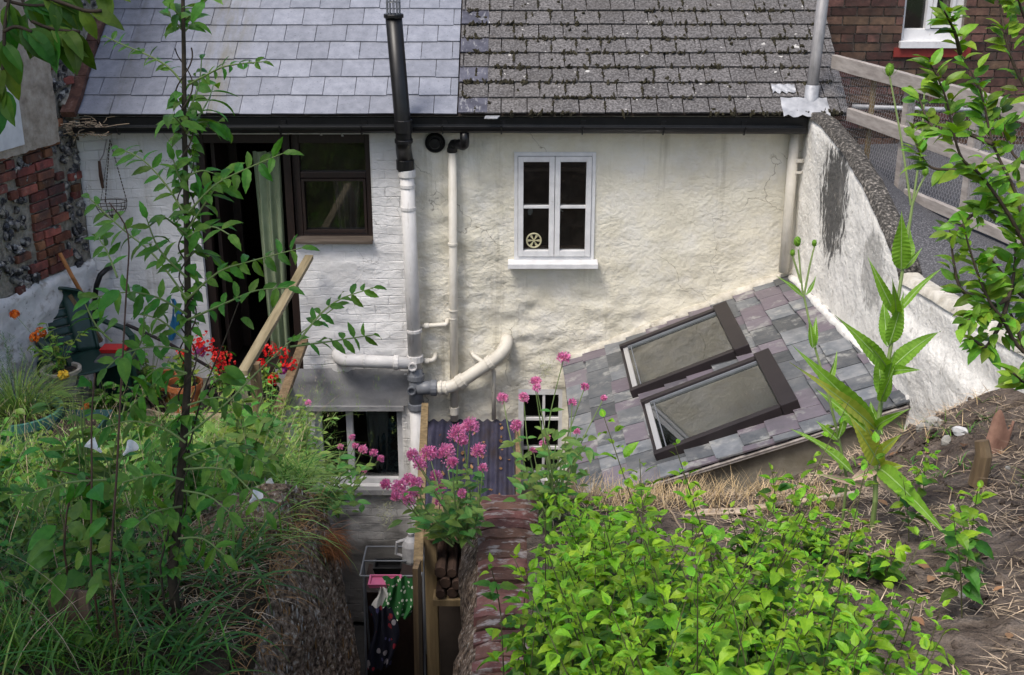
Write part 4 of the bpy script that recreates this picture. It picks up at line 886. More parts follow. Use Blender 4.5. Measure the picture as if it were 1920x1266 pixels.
bh = thing("brick_house", "sooty brown brick house with sash window behind wire fence", "house", (4.2, 1.3, -1.2))
BY = 1.22; wo = [at(1692, 60, y=BY).x, at(1806, 60, y=BY).x, at(1750, 78, y=BY).z, 2.6]
b = MB(); b.box((2.5, BY + .02, -1.2), (wo[0], BY + .3, 4.2)); b.box((wo[1], BY + .02, -1.2), (7.5, BY + .3, 4.2)); b.box((wo[0], BY + .02, -1.2), (wo[1], BY + .3, wo[2])); b.box((wo[0], BY + .02, 2.6), (wo[1], BY + .3, 4.2)); b.box((7.42, BY + .3, -1.2), (7.5, BY + 4, 4.2)); b.box((2.5, BY + 3.92, -1.2), (7.42, BY + 4, 4.2)); b.box((2.5, BY + .3, -1.2), (2.56, BY + 3.92, 4.2)); b.build("wall", M_darkmortar, bh)
b = MB(); k = 0; z = -1.2
while z < 4.2:
    x = 2.5 - (.118 if k % 2 else 0)
    while x < 7.5:
        L_ = .108 if (k % 6 == 5) else .222
        a, c = max(x, 2.5), min(x + L_, 7.5)
        if z + .07 > wo[2] and z < 2.6:
            if a < wo[0] < c: c = wo[0]
            elif a < wo[1] < c: a = wo[1]
            elif wo[0] <= a and c <= wo[1]: a = c
        if c - a > .02:
            j = rnd(-.004, .004); b.box((a + .005, BY + j, z + .005 + rnd(-.002, .002)), (c - .004, BY + .05, z + .068 + rnd(-.002, .002)))
        x += L_ + .004
    z += .0745; k += 1
b.build("brickwork", M_brickdark, bh)
b = MB(); rect_frame(b, wo[0], wo[1], wo[2], wo[3], BY + .06, BY + .14, .03, .07, .10, .06); sw = b.build("window", M_frame, bh); bevel(sw)
xm = wo[0] + (wo[1] - wo[0]) * .46
b = MB(); bar(b, xm - .03, xm + .01, wo[2] + .10, wo[3] - .06, BY + .05, BY + .13); rect_frame(b, xm + .015, wo[1] - .075, wo[2] + .11, wo[3] - .07, BY + .045, BY + .1, .03, .03, .035, .04); b.build("sash", M_frame, sw)
b = MB(); bar(b, wo[0] + .03, wo[1] - .07, wo[2] + .1, wo[3] - .06, BY + .115, BY + .119); b.build("pane", M_pane, sw)
b = MB(); bar(b, wo[0] - .02, wo[1] + .02, wo[2] - .05, wo[2] + .005, BY - .05, BY + .07); b.build("sill", M_frame, sw)
b = MB(); bar(b, wo[0] - .06, wo[1] + .08, wo[2] - .13, wo[2] - .052, BY - .02, BY + .05); b.build("brick_sill", M_redsill, bh)
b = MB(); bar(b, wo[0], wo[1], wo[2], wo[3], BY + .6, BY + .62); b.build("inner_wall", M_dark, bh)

# ================================================================== FLINT WALL on the left
fw_ = thing("flint_wall", "tall old flint and red brick wall with tan render and flaking whitewash at its foot", "wall", (-3.7, -1.2, -2.3))
A0 = Vector((-3.42, 0, 0)); WD = Vector((-.284, -1, 0)).normalized(); WN = Vector((-WD.y, WD.x, 0)) * 1.0
if WN.x < 0: WN = -WN
def wps(px, py): p = at_plane(px, py, A0, WN); return (p - A0).dot(WD), p.z
def wl(s, z, n=0): p = A0 + WD * s + WN * n; return Vector((p.x, p.y, z))
# boundary of the whitewash
wb = [wps(172, 478), wps(100, 520), wps(0, 562)]
zw = sum(q[1] for q in wb) / 3
print("flint wall whitewash z", [(round(a, 2), round(c, 2)) for a, c in wb])
# core
b = MB(); n0, n1 = 44, 60; LW = 3.0; vs_ = []
for i in range(n0 + 1):
    for j in range(n1 + 1):
        s = LW * i / n0; z = -2.3 + 5.2 * j / n1; vs_.append(wl(s, z, .035 * float(fbm(np.array(s * 6), np.array(z * 6), 81)) - .01))
b.add(vs_, [(i * (n1 + 1) + j, i * (n1 + 1) + j + 1, (i + 1) * (n1 + 1) + j + 1, (i + 1) * (n1 + 1) + j) for i in range(n0) for j in range(n1)])
bk = [wl(0, -2.3, -.02), wl(LW, -2.3, -.3), wl(LW, 2.9, -.3), wl(0, 2.9, -.02)]
b.add(bk, [(0, 1, 2, 3)]); b.add([wl(LW, -2.3, 0), wl(LW, -2.3, -.3), wl(LW, 2.9, -.3), wl(LW, 2.9, 0)], [(0, 1, 2, 3)])
b.box((-3.75, 0.0, -2.3), (-3.425, 4.3, 2.9)); b.build("mortar_core", M_limemortar, fw_, smooth=False)
b = MB(); vs_ = []; n0, n1 = 70, 36; z0_ = -2.3
for i in range(n0 + 1):
    for j in range(n1 + 1):
        s = LW * i / n0; zt = zw + .05 * float(fbm(np.array(s * 5), np.array(.3), 84)); z = z0_ + (zt - z0_) * j / n1
        vs_.append(wl(s, z, .035 + .06 * float(fbm(np.array(s * 7), np.array(z * 7), 85)) + .03 * float(fbm(np.array(s * 20), np.array(z * 20), 88, 2)) - (.03 if j == n1 else 0)))
b.add(vs_, [(i * (n1 + 1) + j, i * (n1 + 1) + j + 1, (i + 1) * (n1 + 1) + j + 1, (i + 1) * (n1 + 1) + j) for i in range(n0) for j in range(n1)]); b.build("whitewash", M_whitewash, fw_, smooth=True)
def in_px(s, z):
    p = wl(s, z) - CAM; t = p.dot(FW); return 960 + F * p.x / t, 633 - F * p.dot(UP) / t
# zones: brick quoin columns, flint elsewhere, tan render patch on top
def zone(s, z):
    px, py = in_px(s, z)
    if z < zw: return 'w'
    if s > .05 and py < 285 + (30 - px) * .3 and px < 118 - max(0, (py - 230)) * .45 and s > .28: return 'r'
    q = 40 + (py - 290) * .14
    if q < px < q + 62 + 5 * math.sin(py * .13): return 'b'
    if px < 30 and 285 < py < 370: return 'b'
    return 'f'
b = MB(); k = 0; z = zw + .01
while z < 2.3:
    s = -.1 + (.11 if k % 2 else 0)
    while s < LW:
        L_ = random.choice((.215, .215, .105))
        if zone(s + L_ / 2, z + .03) == 'b' and random.random() < .95:
            n = rnd(.018, .032); dz = rnd(-.006, .006); c = wl(s + L_ / 2, z + .033 + dz, n - .02)
            b.obox(c, WD * (L_ / 2 - .007) * rnd(.93, 1), WN * .022, Vector((0, 0, 1)) * .031 + WD * rnd(-.002, .002))
        s += L_ + .004
    z += .074; k += 1
bevel(b.build("brick_quoins", M_brick, fw_), .006)
b = MB()
for _ in range(1500):
    s = rnd(.02, LW - .1); z = rnd(zw, 2.4); zn = zone(s, z)
    if zn == 'f' or (zn == 'b' and random.random() < .04): b.blob(wl(s, z, .0), (rnd(.024, .055), rnd(.018, .03), rnd(.02, .042)), jit=.3, n=7, m=5)
for _ in range(160): b.blob(Vector((-3.425, rnd(0, 1.8), rnd(.1, 2.3))), (.02, rnd(.03, .06), rnd(.025, .05)), jit=.28, n=6, m=4)
b.build("flint_stones", M_flint, fw_)
b = MB(); 
for _ in range(60):
    s = rnd(.02, LW); z = rnd(zw, 1.0)
    if zone(s, z) == 'f': c = wl(s, z, .012); b.obox(c, WD * rnd(.04, .08), WN * .02, Vector((0, 0, .03)))
bevel(b.build("loose_bricks", M_brick, fw_), .008)
# render patch
b = MB(); N_ = 90; pts = {}
for i in range(N_):
    for j in range(110):
        s = LW * i / N_; z = zw + (2.6 - zw) * j / 110
        if zone(s + LW / N_ / 2, z + .01) == 'r':
            q = []
            for di, dj in ((0, 0), (1, 0), (1, 1), (0, 1)):
                key = (i + di, j + dj)
                if key not in pts: s2 = LW * key[0] / N_; z2 = zw + (2.6 - zw) * key[1] / 110; pts[key] = wl(s2 + rnd(-.006, .006), z2 + rnd(-.006, .006), .052 + .02 * float(fbm(np.array(s2 * 5), np.array(z2 * 5), 90)))
                q.append(pts[key])
            b.add(q, [(0, 1, 2, 3)])
b.build("render_patch", M_render, fw_)
s0, z0_ = wps(30, 270); s1, z1_ = wps(-60, 175)
b = MB(); b.hexa([wl(s0, z0_, .04), wl(s0 + .9, z0_, .04), wl(s0 + .9, z0_, .075), wl(s0, z0_, .075), wl(s0, z0_ + .42, .04), wl(s0 + .9, z0_ + .42, .04), wl(s0 + .9, z0_ + .42, .075), wl(s0, z0_ + .42, .075)])
b.build("white_panel", M_frame, fw_)
# verge board up the roof edge
b = MB()
for k in range(7):
    v0, v1 = k * .42 - .05, k * .42 + .36; a = Vector((-3.375, EAVE_Y, EAVE_Z)) + V * v0 + Nn * .05; c = Vector((-3.375, EAVE_Y, EAVE_Z)) + V * (v1 + .002) + Nn * .05
    b.beam(a, c, .11 + rnd(-.008, .008), .05, up=Nn, seg=4, wob=.05)
b.build("verge_tiles", M_rust, fw_)
b = MB(); fillet(b, Vector((-3.43, EAVE_Y, EAVE_Z + .06)), Vector((-3.43, EAVE_Y, EAVE_Z + .06)) + V * 2.8, .035); b.build("verge_mortar", M_limemortar, fw_, smooth=True)
b = MB()
c0 = Vector((-3.36, -.17, .03))
for _ in range(60):
    a = c0 + Vector((rnd(-.1, .22), rnd(-.06, .05), rnd(-.05, .06))); q = [a]
    for k in range(3): q.append(q[-1] + Vector((rnd(-.07, .09), rnd(-.03, .03), rnd(-.03, .03))))
    b.tube(q, .0035, 4)
tag(b.build("bird_nest", M_straw2), "untidy tangle of dry twigs stuffed in the left gutter end", "nest")

# ================================================================== TERRACE (left) and things on it
TZ = -2.1
b = MB(); b.box((-4.05, -.8, -2.32), (-1.87, .0, TZ)); o = b.build("terrace_slab", M_concrete); bevel(o, .01); tag(o, kind='structure'); o.name = "paving"
b = MB(); a = at(214, 790, y=-.84); c = at(424, 786, y=-.84); b.beam(Vector((a.x, -.84, TZ - .03)), Vector((c.x, -.84, TZ - .03)), .07, .11, seg=8, wob=.04)
o = b.build("timber_edging", M_palewood); bevel(o, .006); tag(o, "thick pale timber lying along the terrace edge under the pots", "timber")
# handrail beside the door
hr = thing("handrail", "leaning weathered timber handrail beside the dark doorway", "handrail", (-1.85, -.9, TZ))
q0 = at(580, 482, y=-.12); q1 = at(455, 700, z=q0.z - .05)
b = MB(); b.beam(q0, q1, .068, .036, seg=8, wob=.06); bevel(b.build("rail", M_railwood, hr), .004)
r0 = at(570, 640, y=-.08); r1 = at(522, 770, z=r0.z - .05)
b = MB(); b.beam(r0, r1, .07, .05, seg=6, wob=.04); bevel(b.build("rail", M_postwood, hr), .004)
for q in (q0 + (q1 - q0) * .93,):
    b = MB(); b.beam(Vector((q.x + .04, q.y, -2.5)), Vector((q.x + .04, q.y, q.z)), .06, .06, up=Vector((0, 1, 0))); b.build("post", M_postwood, hr)

# green plastic garden chair
ch = thing("garden_chair", "dark green plastic garden chair with slotted back against the whitewashed wall", "chair", (-3.25, -.75, TZ))
CX, CY, CZ = -3.27, -.78, TZ + .02; CR = Matrix.Rotation(R(-38), 3, 'Z')
def cw(x, y, z): return Vector((CX, CY, CZ)) + CR @ Vector((x, y, z))      # chair faces +x
def curved(mb, f, nu, nv, th):
    P = [[f(i / nu, j / nv) for i in range(nu + 1)] for j in range(nv + 1)]; n1 = nu + 1; top = [p for r in P for p in r]
    nrm = []
    for j in range(nv + 1):
        for i in range(nu + 1):
            a = P[j][min(i + 1, nu)] - P[j][max(i - 1, 0)]; c = P[min(j + 1, nv)][i] - P[max(j - 1, 0)][i]; n = a.cross(c)
            nrm.append(n.normalized() if n.length > 1e-9 else Vector((0, 0, 1)))
    bot = [p - n * th for p, n in zip(top, nrm)]; N0 = len(top); fs = []
    for j in range(nv):
        for i in range(nu):
            q = (j * n1 + i, j * n1 + i + 1, (j + 1) * n1 + i + 1, (j + 1) * n1 + i); fs.append(q); fs.append(tuple(N0 + k for k in q[::-1]))
    edge = [(i, i + 1) for i in range(nu)] + [((j) * n1 + nu, (j + 1) * n1 + nu) for j in range(nv)] + [(nv * n1 + i + 1, nv * n1 + i) for i in range(nu - 1, -1, -1)] + [((j + 1) * n1, j * n1) for j in range(nv - 1, -1, -1)]
    for a, c in edge: fs.append((c, a, N0 + a, N0 + c))
    mb.add(top + bot, fs)
def backf(u, v):
    w = (.27 * (math.sin(math.pi * min(1, v * 1.0 + .0) * .5 + .0) * .0 + 1) - .05 * (1 - v)) * (1 if v < .75 else math.sqrt(max(0.03, 1 - ((v - .75) / .25) ** 2 * .85)))
    yy = (u - .5) * 2 * w; return cw(-.26 - .18 * v + .10 * (abs(u - .5) * 2) ** 2, yy, .42 + .50 * v)
b = MB()
# slotted back: vertical strips of panel with five slots left open
def backpart(u0, u1, v0, v1, nu=6, nv=4): curved(b, lambda u, v: backf(u0 + (u1 - u0) * u, v0 + (v1 - v0) * v), nu, nv, .012)
backpart(0, .3, 0, 1, 4, 16); backpart(.7, 1, 0, 1, 4, 16)
vv_ = [0, .14, .155, .27, .285, .40, .415, .53, .545, .66, .675, 1.0]
for k in range(0, len(vv_) - 1, 2): backpart(.3, .7, vv_[k], vv_[k + 1], 6, 3 if k < 10 else 6)
b.tube([backf(u, v) for u, v in [(0, k / 12) for k in range(13)] + [(k / 8, 1) for k in range(1, 9)] + [(1, 1 - k / 12) for k in range(1, 13)]], .014, 6)
b.build("backrest", M_greenpl, ch, smooth=True)
b = MB(); curved(b, lambda u, v: cw(-.26 + .5 * u, (v - .5) * .5, .42 + .03 * (u - .4) ** 2 - .02 * math.sin(math.pi * v)), 8, 8, -.01); b.build("seat", M_greenpl, ch, smooth=True)
for s in (-1, 1):
    pts = [cw(-.36, .22 * s, .72), cw(-.28, .27 * s, .66), cw(-.1, .29 * s, .64), cw(.12, .29 * s, .64), cw(.22, .28 * s, .60), cw(.25, .27 * s, .45)]
    b = MB(); 
    for k in range(len(pts) - 1): b.beam(pts[k], pts[k + 1] + (pts[k + 1] - pts[k]) * .04, .05, .018)
    b.build("armrest", M_greenpl, ch)
    for x, lx in ((.23, .27), (-.25, -.33)):
        b = MB(); b.tube([cw(x, .24 * s, .44), cw(lx, .27 * s, 0)], [.026, .018], 6); b.build("leg", M_greenpl, ch)
# leaning tools
def single(name, label, cat, fn, m, smooth=False, group=None):
    b = MB(); fn(b); return tag(b.build(name, m, smooth=smooth), label, cat, group)
M_handle = mat("varnished_handle", [(.3, (.36, .14, .04)), (.7, (.5, .22, .08))], rough=.5, scale=10)
def onwall(px, py, off=.05): p = at_plane(px, py, A0 + WN * off, WN); return p
single("tool_handle", "orange wooden tool handle leaning on the whitewash behind the green chair", "tool", lambda b: b.tube([onwall(112, 475, .07), onwall(136, 520, .13), at(158, 558, y=-.35)], .016, 8), M_handle)
single("brown_stick", "dark brown wooden stick standing between chair and white wall", "stick", lambda b: b.beam(at(131, 552, y=-.42), at(190, 640, y=-.38), .05, .03), M_postwood)
single("black_hose", "black ribbed hose curling out of the white wall behind the plants", "hose", lambda b: b.tube([at(207, 502, y=-.02), at(200, 505, y=-.08), at(188, 516, y=-.12), at(181, 535, y=-.13), at(178, 560, y=-.13), at(178, 640, y=-.13), at(179, 700, y=-.13)], .022, 10), M_black, True)
single("dark_pole", "thin dark pole slanting down towards the doorway behind the sapling", "pole", lambda b: b.tube([at(236, 608, y=-.25), at(318, 645, y=-.2), at(395, 690, y=-.15)], .014, 6), M_brown)
hb = thing("hanging_basket", "empty wire hanging basket on chains on the white wall", "basket", at(208, 420, y=-.12))
hp = at(206, 262, y=-.06); hz = at(208, 378, y=-.13)
b = MB()
for k in range(3):
    a = k * 2.094 + .3; q = hz + Vector((.125 * math.cos(a), .06 * math.sin(a), 0))
    for j in range(18):
        p = hp + (q - hp) * (j / 18); p2 = hp + (q - hp) * ((j + .8) / 18); b.beam(p, p2, .007, .004)
b.build("chain", M_stembrown, hb)
b = MB()
for lv in range(4):
    rr = .125 * math.cos(lv * .42); b.tube([hz + Vector((rr * math.cos(t), rr * .6 * math.sin(t), -.13 * math.sin(lv * .42))) for t in np.linspace(0, 6.283, 25)], .0035, 5)
for k in range(9):
    a = k * .698; b.tube([hz + Vector((.125 * math.cos(t) * math.cos(a), .075 * math.cos(t) * math.sin(a), -.13 * math.sin(t))) for t in np.linspace(0, 1.5, 7)], .003, 4)
b.build("wire_bowl", M_stembrown, hb)
tr_ = thing("hand_trowel", "rusty hand trowel hung on a nail beside the wire basket", "trowel", at(192, 350, y=-.05))
b = MB(); b.tube([at(200, 262, y=-.04), at(194, 290, y=-.05), at(186, 304, y=-.05)], .006, 6); b.build("shank", M_galv, tr_)
b = MB(); b.tube([at(186, 302, y=-.05), at(189, 330, y=-.05), at(193, 353, y=-.05)], [.011, .016, .012], 8); b.build("handle", M_cane, tr_)
# pots and containers
def pot(name, label, cat, c, r, h, m, rim=.012, tilt=None, soil=True):
    t = thing(name, label, cat, c); ax = Vector(tilt).normalized() if tilt else Vector((0, 0, 1))
    b = MB(); b.lathe([(0, .003), (r * .72, 0), (r * .96, h * .82), (r * .97, h * .82), (r + rim, h * .83), (r + rim, h), (r - .004, h), (r * .9, h * .8), (r * .72, h * .5)], c, 28, ax=ax); b.build("shell", m, t, smooth=False)
    if soil: b = MB(); b.lathe([(r * .93, h * .84), (r * .5, h * .88), (0, h * .87)], c, 18, ax=ax); b.build("soil", M_compost, t, smooth=True)
    return t
p1 = at(352, 787, y=-.72); p1.z = TZ; pot("terracotta_pot", "large terracotta pot of red geraniums on the terrace edge", "pot", p1, .13, .25, M_terra)
p2 = at(322, 752, y=-.45); p2.z = TZ; pot("terracotta_pot", "tilted terracotta pot behind the small black pot", "pot", p2, .115, .2, M_terra, tilt=(-.25, -.35, 1))
p3 = at(297, 778, y=-.74); p3.z = TZ; pot("plant_pot", "small black plastic pot of dark soil on the timber edge", "pot", p3, .07, .15, M_black)
p4 = at(420, 770, y=-.7); p4.z = TZ; pot("plant_pot", "dark pot of geraniums half hidden behind the sapling branches", "pot", p4, .12, .2, M_black)
p5 = at(515, 770, y=-.75); p5.x = min(p5.x, -1.93); p5.z = TZ; pot("plant_pot", "black pot of red geraniums standing beside the handrail", "pot", p5, .11, .2, M_black)
p6 = at(118, 722, y=-1.25); 
pz = float(zl(np.array([p6.x]), np.array([-1.25]))[0])
b = MB(); b.box((p6.x - .14, -1.4, pz - .1), (p6.x + .14, -1.12, p6.z)); o = b.build("storage_crate", M_greylid); bevel(o, .015); tag(o, "dark grey crate holding up the rough stone bowl", "crate")
pot("stone_bowl", "shallow rough stone bowl planted with marigolds on a grey crate", "bowl", p6, .125, .13, M_stonepot, rim=.02)
p7 = at(45, 845, y=-1.9); p7.z = float(zl(np.array([p7.x]), np.array([-1.9]))[0]) - .03; pot("glazed_pot", "large pot with pale teal rim full of grassy plants at left edge", "pot", p7, .27, .36, M_teal, rim=.022)
gb = thing("water_tub", "tall dark green plastic tub with grey lid beside the chair", "tub", (at(232, 760, y=-.62).x, -.62, TZ))
c = Vector((at(232, 760, y=-.62).x, -.62, TZ)); b = MB()
b.hexa([c + Vector(v) for v in ((-.11, -.12, 0), (.11, -.12, 0), (.11, .12, 0), (-.11, .12, 0), (-.135, -.15, .42), (.135, -.15, .42), (.135, .15, .42), (-.135, .15, .42))]); bevel(b.build("body", M_greenpl, gb), .02, 3)
b = MB(); b.hexa([c + Vector(v) for v in ((-.15, -.165, .422), (.15, -.165, .422), (.15, .165, .422), (-.15, .165, .422), (-.13, -.15, .455), (.13, -.15, .455), (.13, .15, .455), (-.13, .15, .455))]); bevel(b.build("lid", M_greylid, gb), .012, 3)
single("red_tray", "small red plastic tray lying on the grey tub lid", "tray", lambda b: b.hexa([c + Vector(v) for v in ((-.12, -.02, .458), (.06, -.02, .458), (.06, .1, .458), (-.12, .1, .458), (-.13, -.03, .49), (.07, -.03, .49), (.07, .11, .49), (-.13, .11, .49))]), M_redpl)
p8 = at(128, 800, y=-1.5); pz = float(zl(np.array([p8.x]), np.array([-1.5]))[0])
def tubbox(b, c, w, l, h, flare, th=.012):
    o_ = [(-w, -l), (w, -l), (w, l), (-w, l)]; vs_ = [c + Vector((x, y, 0)) for x, y in o_] + [c + Vector((x * flare, y * flare, h)) for x, y in o_] + [c + Vector((x * (flare - th / w), y * (flare - th / l), h)) for x, y in o_] + [c + Vector((x * .95, y * .95, .012)) for x, y in o_]
    fs = [(3, 2, 1, 0), (12, 13, 14, 15)]
    for k in range(3):
        for i in range(4): fs.append((4 * k + i, 4 * k + (i + 1) % 4, 4 * k + 4 + (i + 1) % 4, 4 * k + 4 + i))
    b.add(vs_, fs)
single("orange_tub", "bright orange plastic tub squeezed between the glazed pot and tub", "tub", lambda b: tubbox(b, Vector((p8.x, -1.35, pz)), .07, .08, .26, 1.15), M_orangepl)
p9 = at(135, 850, y=-2.2); pz = float(zl(np.array([p9.x]), np.array([-2.2]))[0])
tt = thing("plant_trough", "dark teal plastic trough filled with soil in the long grass", "trough", (p9.x, -2.2, pz))
b = MB(); tubbox(b, Vector((p9.x, -2.2, pz - .02)), .15, .34, .2, 1.12); b.build("shell", M_darkteal, tt)
b = MB(); b.box((p9.x - .15, -2.53, pz + .1), (p9.x + .15, -1.87, pz + .145)); b.build("soil", M_compost, tt)
tl = thing("wooden_trellis", "small slatted wooden trellis leaning on the terrace timber", "trellis", at(300, 800, y=-.95))
for k in range(7):
    a = at(276 + k * 7, 768 + k * 6.5, y=-.9 - k * .02); b = MB(); b.beam(a, a + Vector((.16, -.06, -.02 + .01 * k)), .022, .012); b.build("slat", M_palewood, tl)
b = MB(); b.beam(at(285, 766, y=-.88), at(332, 812, y=-1.03), .015, .02); b.build("batten", M_postwood, tl)

# ================================================================== SUNKEN YARD: plastic roof, log store, washing
M_corr = mat("purple_tinted_corrugated_plastic", [(.3, (.035, .035, .062)), (.7, (.07, .068, .11))], scale=5, rough=.25, spec=.5, trans=.25, extra=chain(patches(4, .55, .75, (.05, .035, .02), stretch=(1, .4, 1), amt=.8), patches(9, .66, .7, (.16, .08, .03), amt=.7)))
pr = thing("plastic_roof", "dirty purple tinted corrugated plastic lean-to roof below the downpipe", "roof", (-.35, -.6, -4.5))
b = MB(); x0_, x1_ = -.72, .02; nx = 96; y0_, y1_ = -.03, -1.15; za, zb = -2.48, -2.78; vs_ = []
for j in range(9):
    y = y0_ + (y1_ - y0_) * j / 8; z = za + (zb - za) * j / 8
    for i in range(nx + 1): x = x0_ + (x1_ - x0_) * i / nx; vs_.append((x, y, z + .012 * math.sin(x * 2 * math.pi / .076)))
b.add(vs_, [(j * (nx + 1) + i, (j + 1) * (nx + 1) + i, (j + 1) * (nx + 1) + i + 1, j * (nx + 1) + i + 1) for j in range(8) for i in range(nx)]); b.build("sheet", M_corr, pr, smooth=True)
b = MB(); b.beam((x0_, y1_ + .03, zb - .04), (x1_ + .05, y1_ + .03, zb - .04), .05, .05); b.build("rafter", M_postwood, pr)
b = MB(); b.beam((x1_ + .03, y0_, za - .02), (x1_ + .03, y1_, zb - .02), .04, .05); b.build("edge_batten", M_postwood, pr)
for x in (x0_ + .03, x1_): b = MB(); b.beam((x, y1_ + .04, -4.55), (x, y1_ + .04, zb - .06), .06, .06, up=Vector((0, 1, 0))); b.build("post", M_postwood, pr)
b = MB()
for _ in range(60):
    x = x0_ + .076 * round(rnd(2, 9.4)) + .019; y = rnd(y0_, y1_); z = za + (zb - za) * (y - y0_) / (y1_ - y0_); b.leaf((x + rnd(-.01, .01), y, z + .006), (rnd(-.3, .3), 1, .1), (0, 0, 1), rnd(.03, .07), rnd(.015, .03), 3, bend=rnd(-.5, 1))
tag(b.build("fallen_leaves", mat("dead_brown_leaf", [(.3, (.12, .055, .025)), (.7, (.3, .17, .08))], rough=.8, island=.4)), kind='stuff')
single("yellow_timber", "long yellowed timber leaning up beside the white soil pipe", "timber", lambda b: b.beam(at(797, 764, t=9.9), at(784, 1062, t=7.0), .055, .075, seg=6, wob=.03), M_yellowood)
ls = thing("log_store", "timber log store with shelf of firewood under the pink flowers", "log store", at(840, 1260, t=7.6))
LT = 7.3
for px, wd in ((807, .075), (880, .06)):
    a = at(px, 1000, t=LT); b = MB(); b.beam(Vector((a.x, a.y, -4.5)), a, wd, wd, up=Vector((0, 1, 0))); bevel(b.build("post", M_yellowood if px < 850 else M_postwood, ls), .004)
a = at(772, 1075, t=6.9); b = MB(); b.beam(Vector((a.x, a.y, -4.5)), a + Vector((.03, 0, .06)), .03, .11, up=Vector((.1, 1, 0))); b.build("side_board", M_postwood, ls)
a = at(812, 1128, t=LT); c_ = at(895, 1128, t=LT); b = MB(); b.box((a.x, a.y - .02, a.z - .02), (c_.x, a.y + .4, a.z + .02)); b.build("shelf", M_yellowood, ls)
d_ = at(812, 1015, t=LT); b = MB(); b.box((d_.x - .03, d_.y - .06, d_.z + .04), (c_.x + .05, d_.y + .45, d_.z + .06)); b.build("roof_board", M_postwood, ls)
b = MB(); b.box((a.x, a.y + .4, -4.4), (c_.x, a.y + .43, d_.z)); b.build("back_board", M_dark, ls)
nlog = 0
for row in range(3):
    for k in range(4):
        cc = Vector((a.x + .045 + k * .07 + (.03 if row % 2 else 0), a.y + rnd(-.02, .03), a.z + .058 + row * .064)); r_ = rnd(.028, .036)
        b = MB(); b.tube([cc, cc + Vector((0, .32, 0))], r_, 9); tag(b.build("firewood_log", M_log), "split firewood log stacked on the shelf of the log store", "log", "firewood logs on the log store shelf")
single("slate_shard", "small pale broken slate piece lying on the gutter above the vent", "slate piece", lambda b: b.hexa([Vector((at(908, 220, y=-.2).x + x, -.2 + y, .105 + z)) for x, y, z in ((0, 0, 0), (.1, -.01, .0), (.12, .04, .01), (.01, .05, .01), (0, 0, .008), (.1, -.01, .008), (.12, .04, .018), (.01, .05, .018))]), M_lead)
# washing hanging in the yard
ar = thing("clothes_airer", "folding wire clothes airer hung with washing in the dark yard", "clothes airer", at(735, 1240, t=8.3))
AT = 8.35; aw = at(735, 1080, t=AT); b = MB()
for dy in (0, .2, .4): b.tube([aw + Vector((-.22, dy, 0)), aw + Vector((.2, dy, 0))], .006, 6)
for sx in (-.22, .2): b.tube([aw + Vector((sx, 0, 0)), aw + Vector((sx, .4, 0))], .007, 6)
b.build("rack", M_greypipe, ar)
for sx in (-.22, .2):
    for dy in (-.05, .45): b = MB(); b.tube([aw + Vector((sx, .2, 0)), Vector((aw.x + sx, aw.y + dy, -4.5))], .008, 6); b.build("leg", M_greypipe, ar)
def hang(name, label, cat, px0, py0, px1, py1, t, m, folds=3, amp=.02):
    a = at(px0, py0, t=t); c = at(px1, py1, t=t); c = Vector((c.x, a.y, c.z)); b = MB(); nx, nz = folds * 8, 16; vs_ = []
    for j in range(nz + 1):
        for i in range(nx + 1):
            s = i / nx; q = j / nz; vs_.append((a.x + (c.x - a.x) * s + .02 * math.sin(q * 4) + .015 * math.sin(s * 5 + q * 6), a.y + amp * math.sin(s * folds * 6.28 + q * 2) - .04 * q, a.z + (c.z - a.z) * (q + .04 * math.sin(s * 4 + 1) * q)))
    b.add(vs_, [(j * (nx + 1) + i, j * (nx + 1) + i + 1, (j + 1) * (nx + 1) + i + 1, (j + 1) * (nx + 1) + i) for j in range(nz) for i in range(nx)])
    return tag(b.build(name, m, smooth=True), label, cat)
def dotmat(name, base, dots, scale, lim):
    def ex(nt, mp, out, P):
        v = nt.nodes.new("ShaderNodeTexVoronoi"); v.inputs["Scale"].default_value = scale; lnk(nt, mp.outputs[0], v.inputs["Vector"])
        r = nt.nodes.new("ShaderNodeMath"); r.operation = 'LESS_THAN'; r.inputs[1].default_value = lim; lnk(nt, v.outputs["Distance"], r.inputs[0])
        if len(dots) == 1: return mixc(nt, r.outputs[0], out, dots[0])
        cr = nt.nodes.new("ShaderNodeValToRGB"); cr.color_ramp.interpolation = 'CONSTANT'; sp_ = nt.nodes.new("ShaderNodeSeparateColor"); lnk(nt, v.outputs["Color"], sp_.inputs[0]); lnk(nt, sp_.outputs[0], cr.inputs[0])
        for i, d in enumerate(dots):
            e = cr.color_ramp.elements[i] if i < 2 else cr.color_ramp.elements.new(i / len(dots))
            e.position = i / len(dots); e.color = (*d, 1)
        return mixc(nt, r.outputs[0], out, cr.outputs[0])
    return mat(name, base, rough=.9, extra=ex)
hang("spotted_cloth", "green cloth with white dots drying on the airer", "cloth", 716, 1082, 776, 1172, 8.2, dotmat("green_spotted_cotton", (.02, .12, .03), [(.6, .65, .55)], 26, .28))
hang("flowered_dress", "dark flowered dress hanging low on the airer", "dress", 690, 1138, 738, 1275, 8.1, dotmat("dark_floral_cotton", (.012, .014, .03), [(.4, .03, .05), (.45, .42, .45), (.1, .1, .25), (.3, .03, .05)], 16, .33))
hang("blue_rag", "faded blue rag hanging on the white wall left of the doorway", "rag", 314, 560, 331, 642, (9.49 - .07) / ray(322, 600).y, M_bluepl, 2, .012)
hang("pale_shirt", "pale grey shirt hung left of the spotted green cloth", "shirt", 700, 1098, 726, 1148, 8.25, M_net, 2)
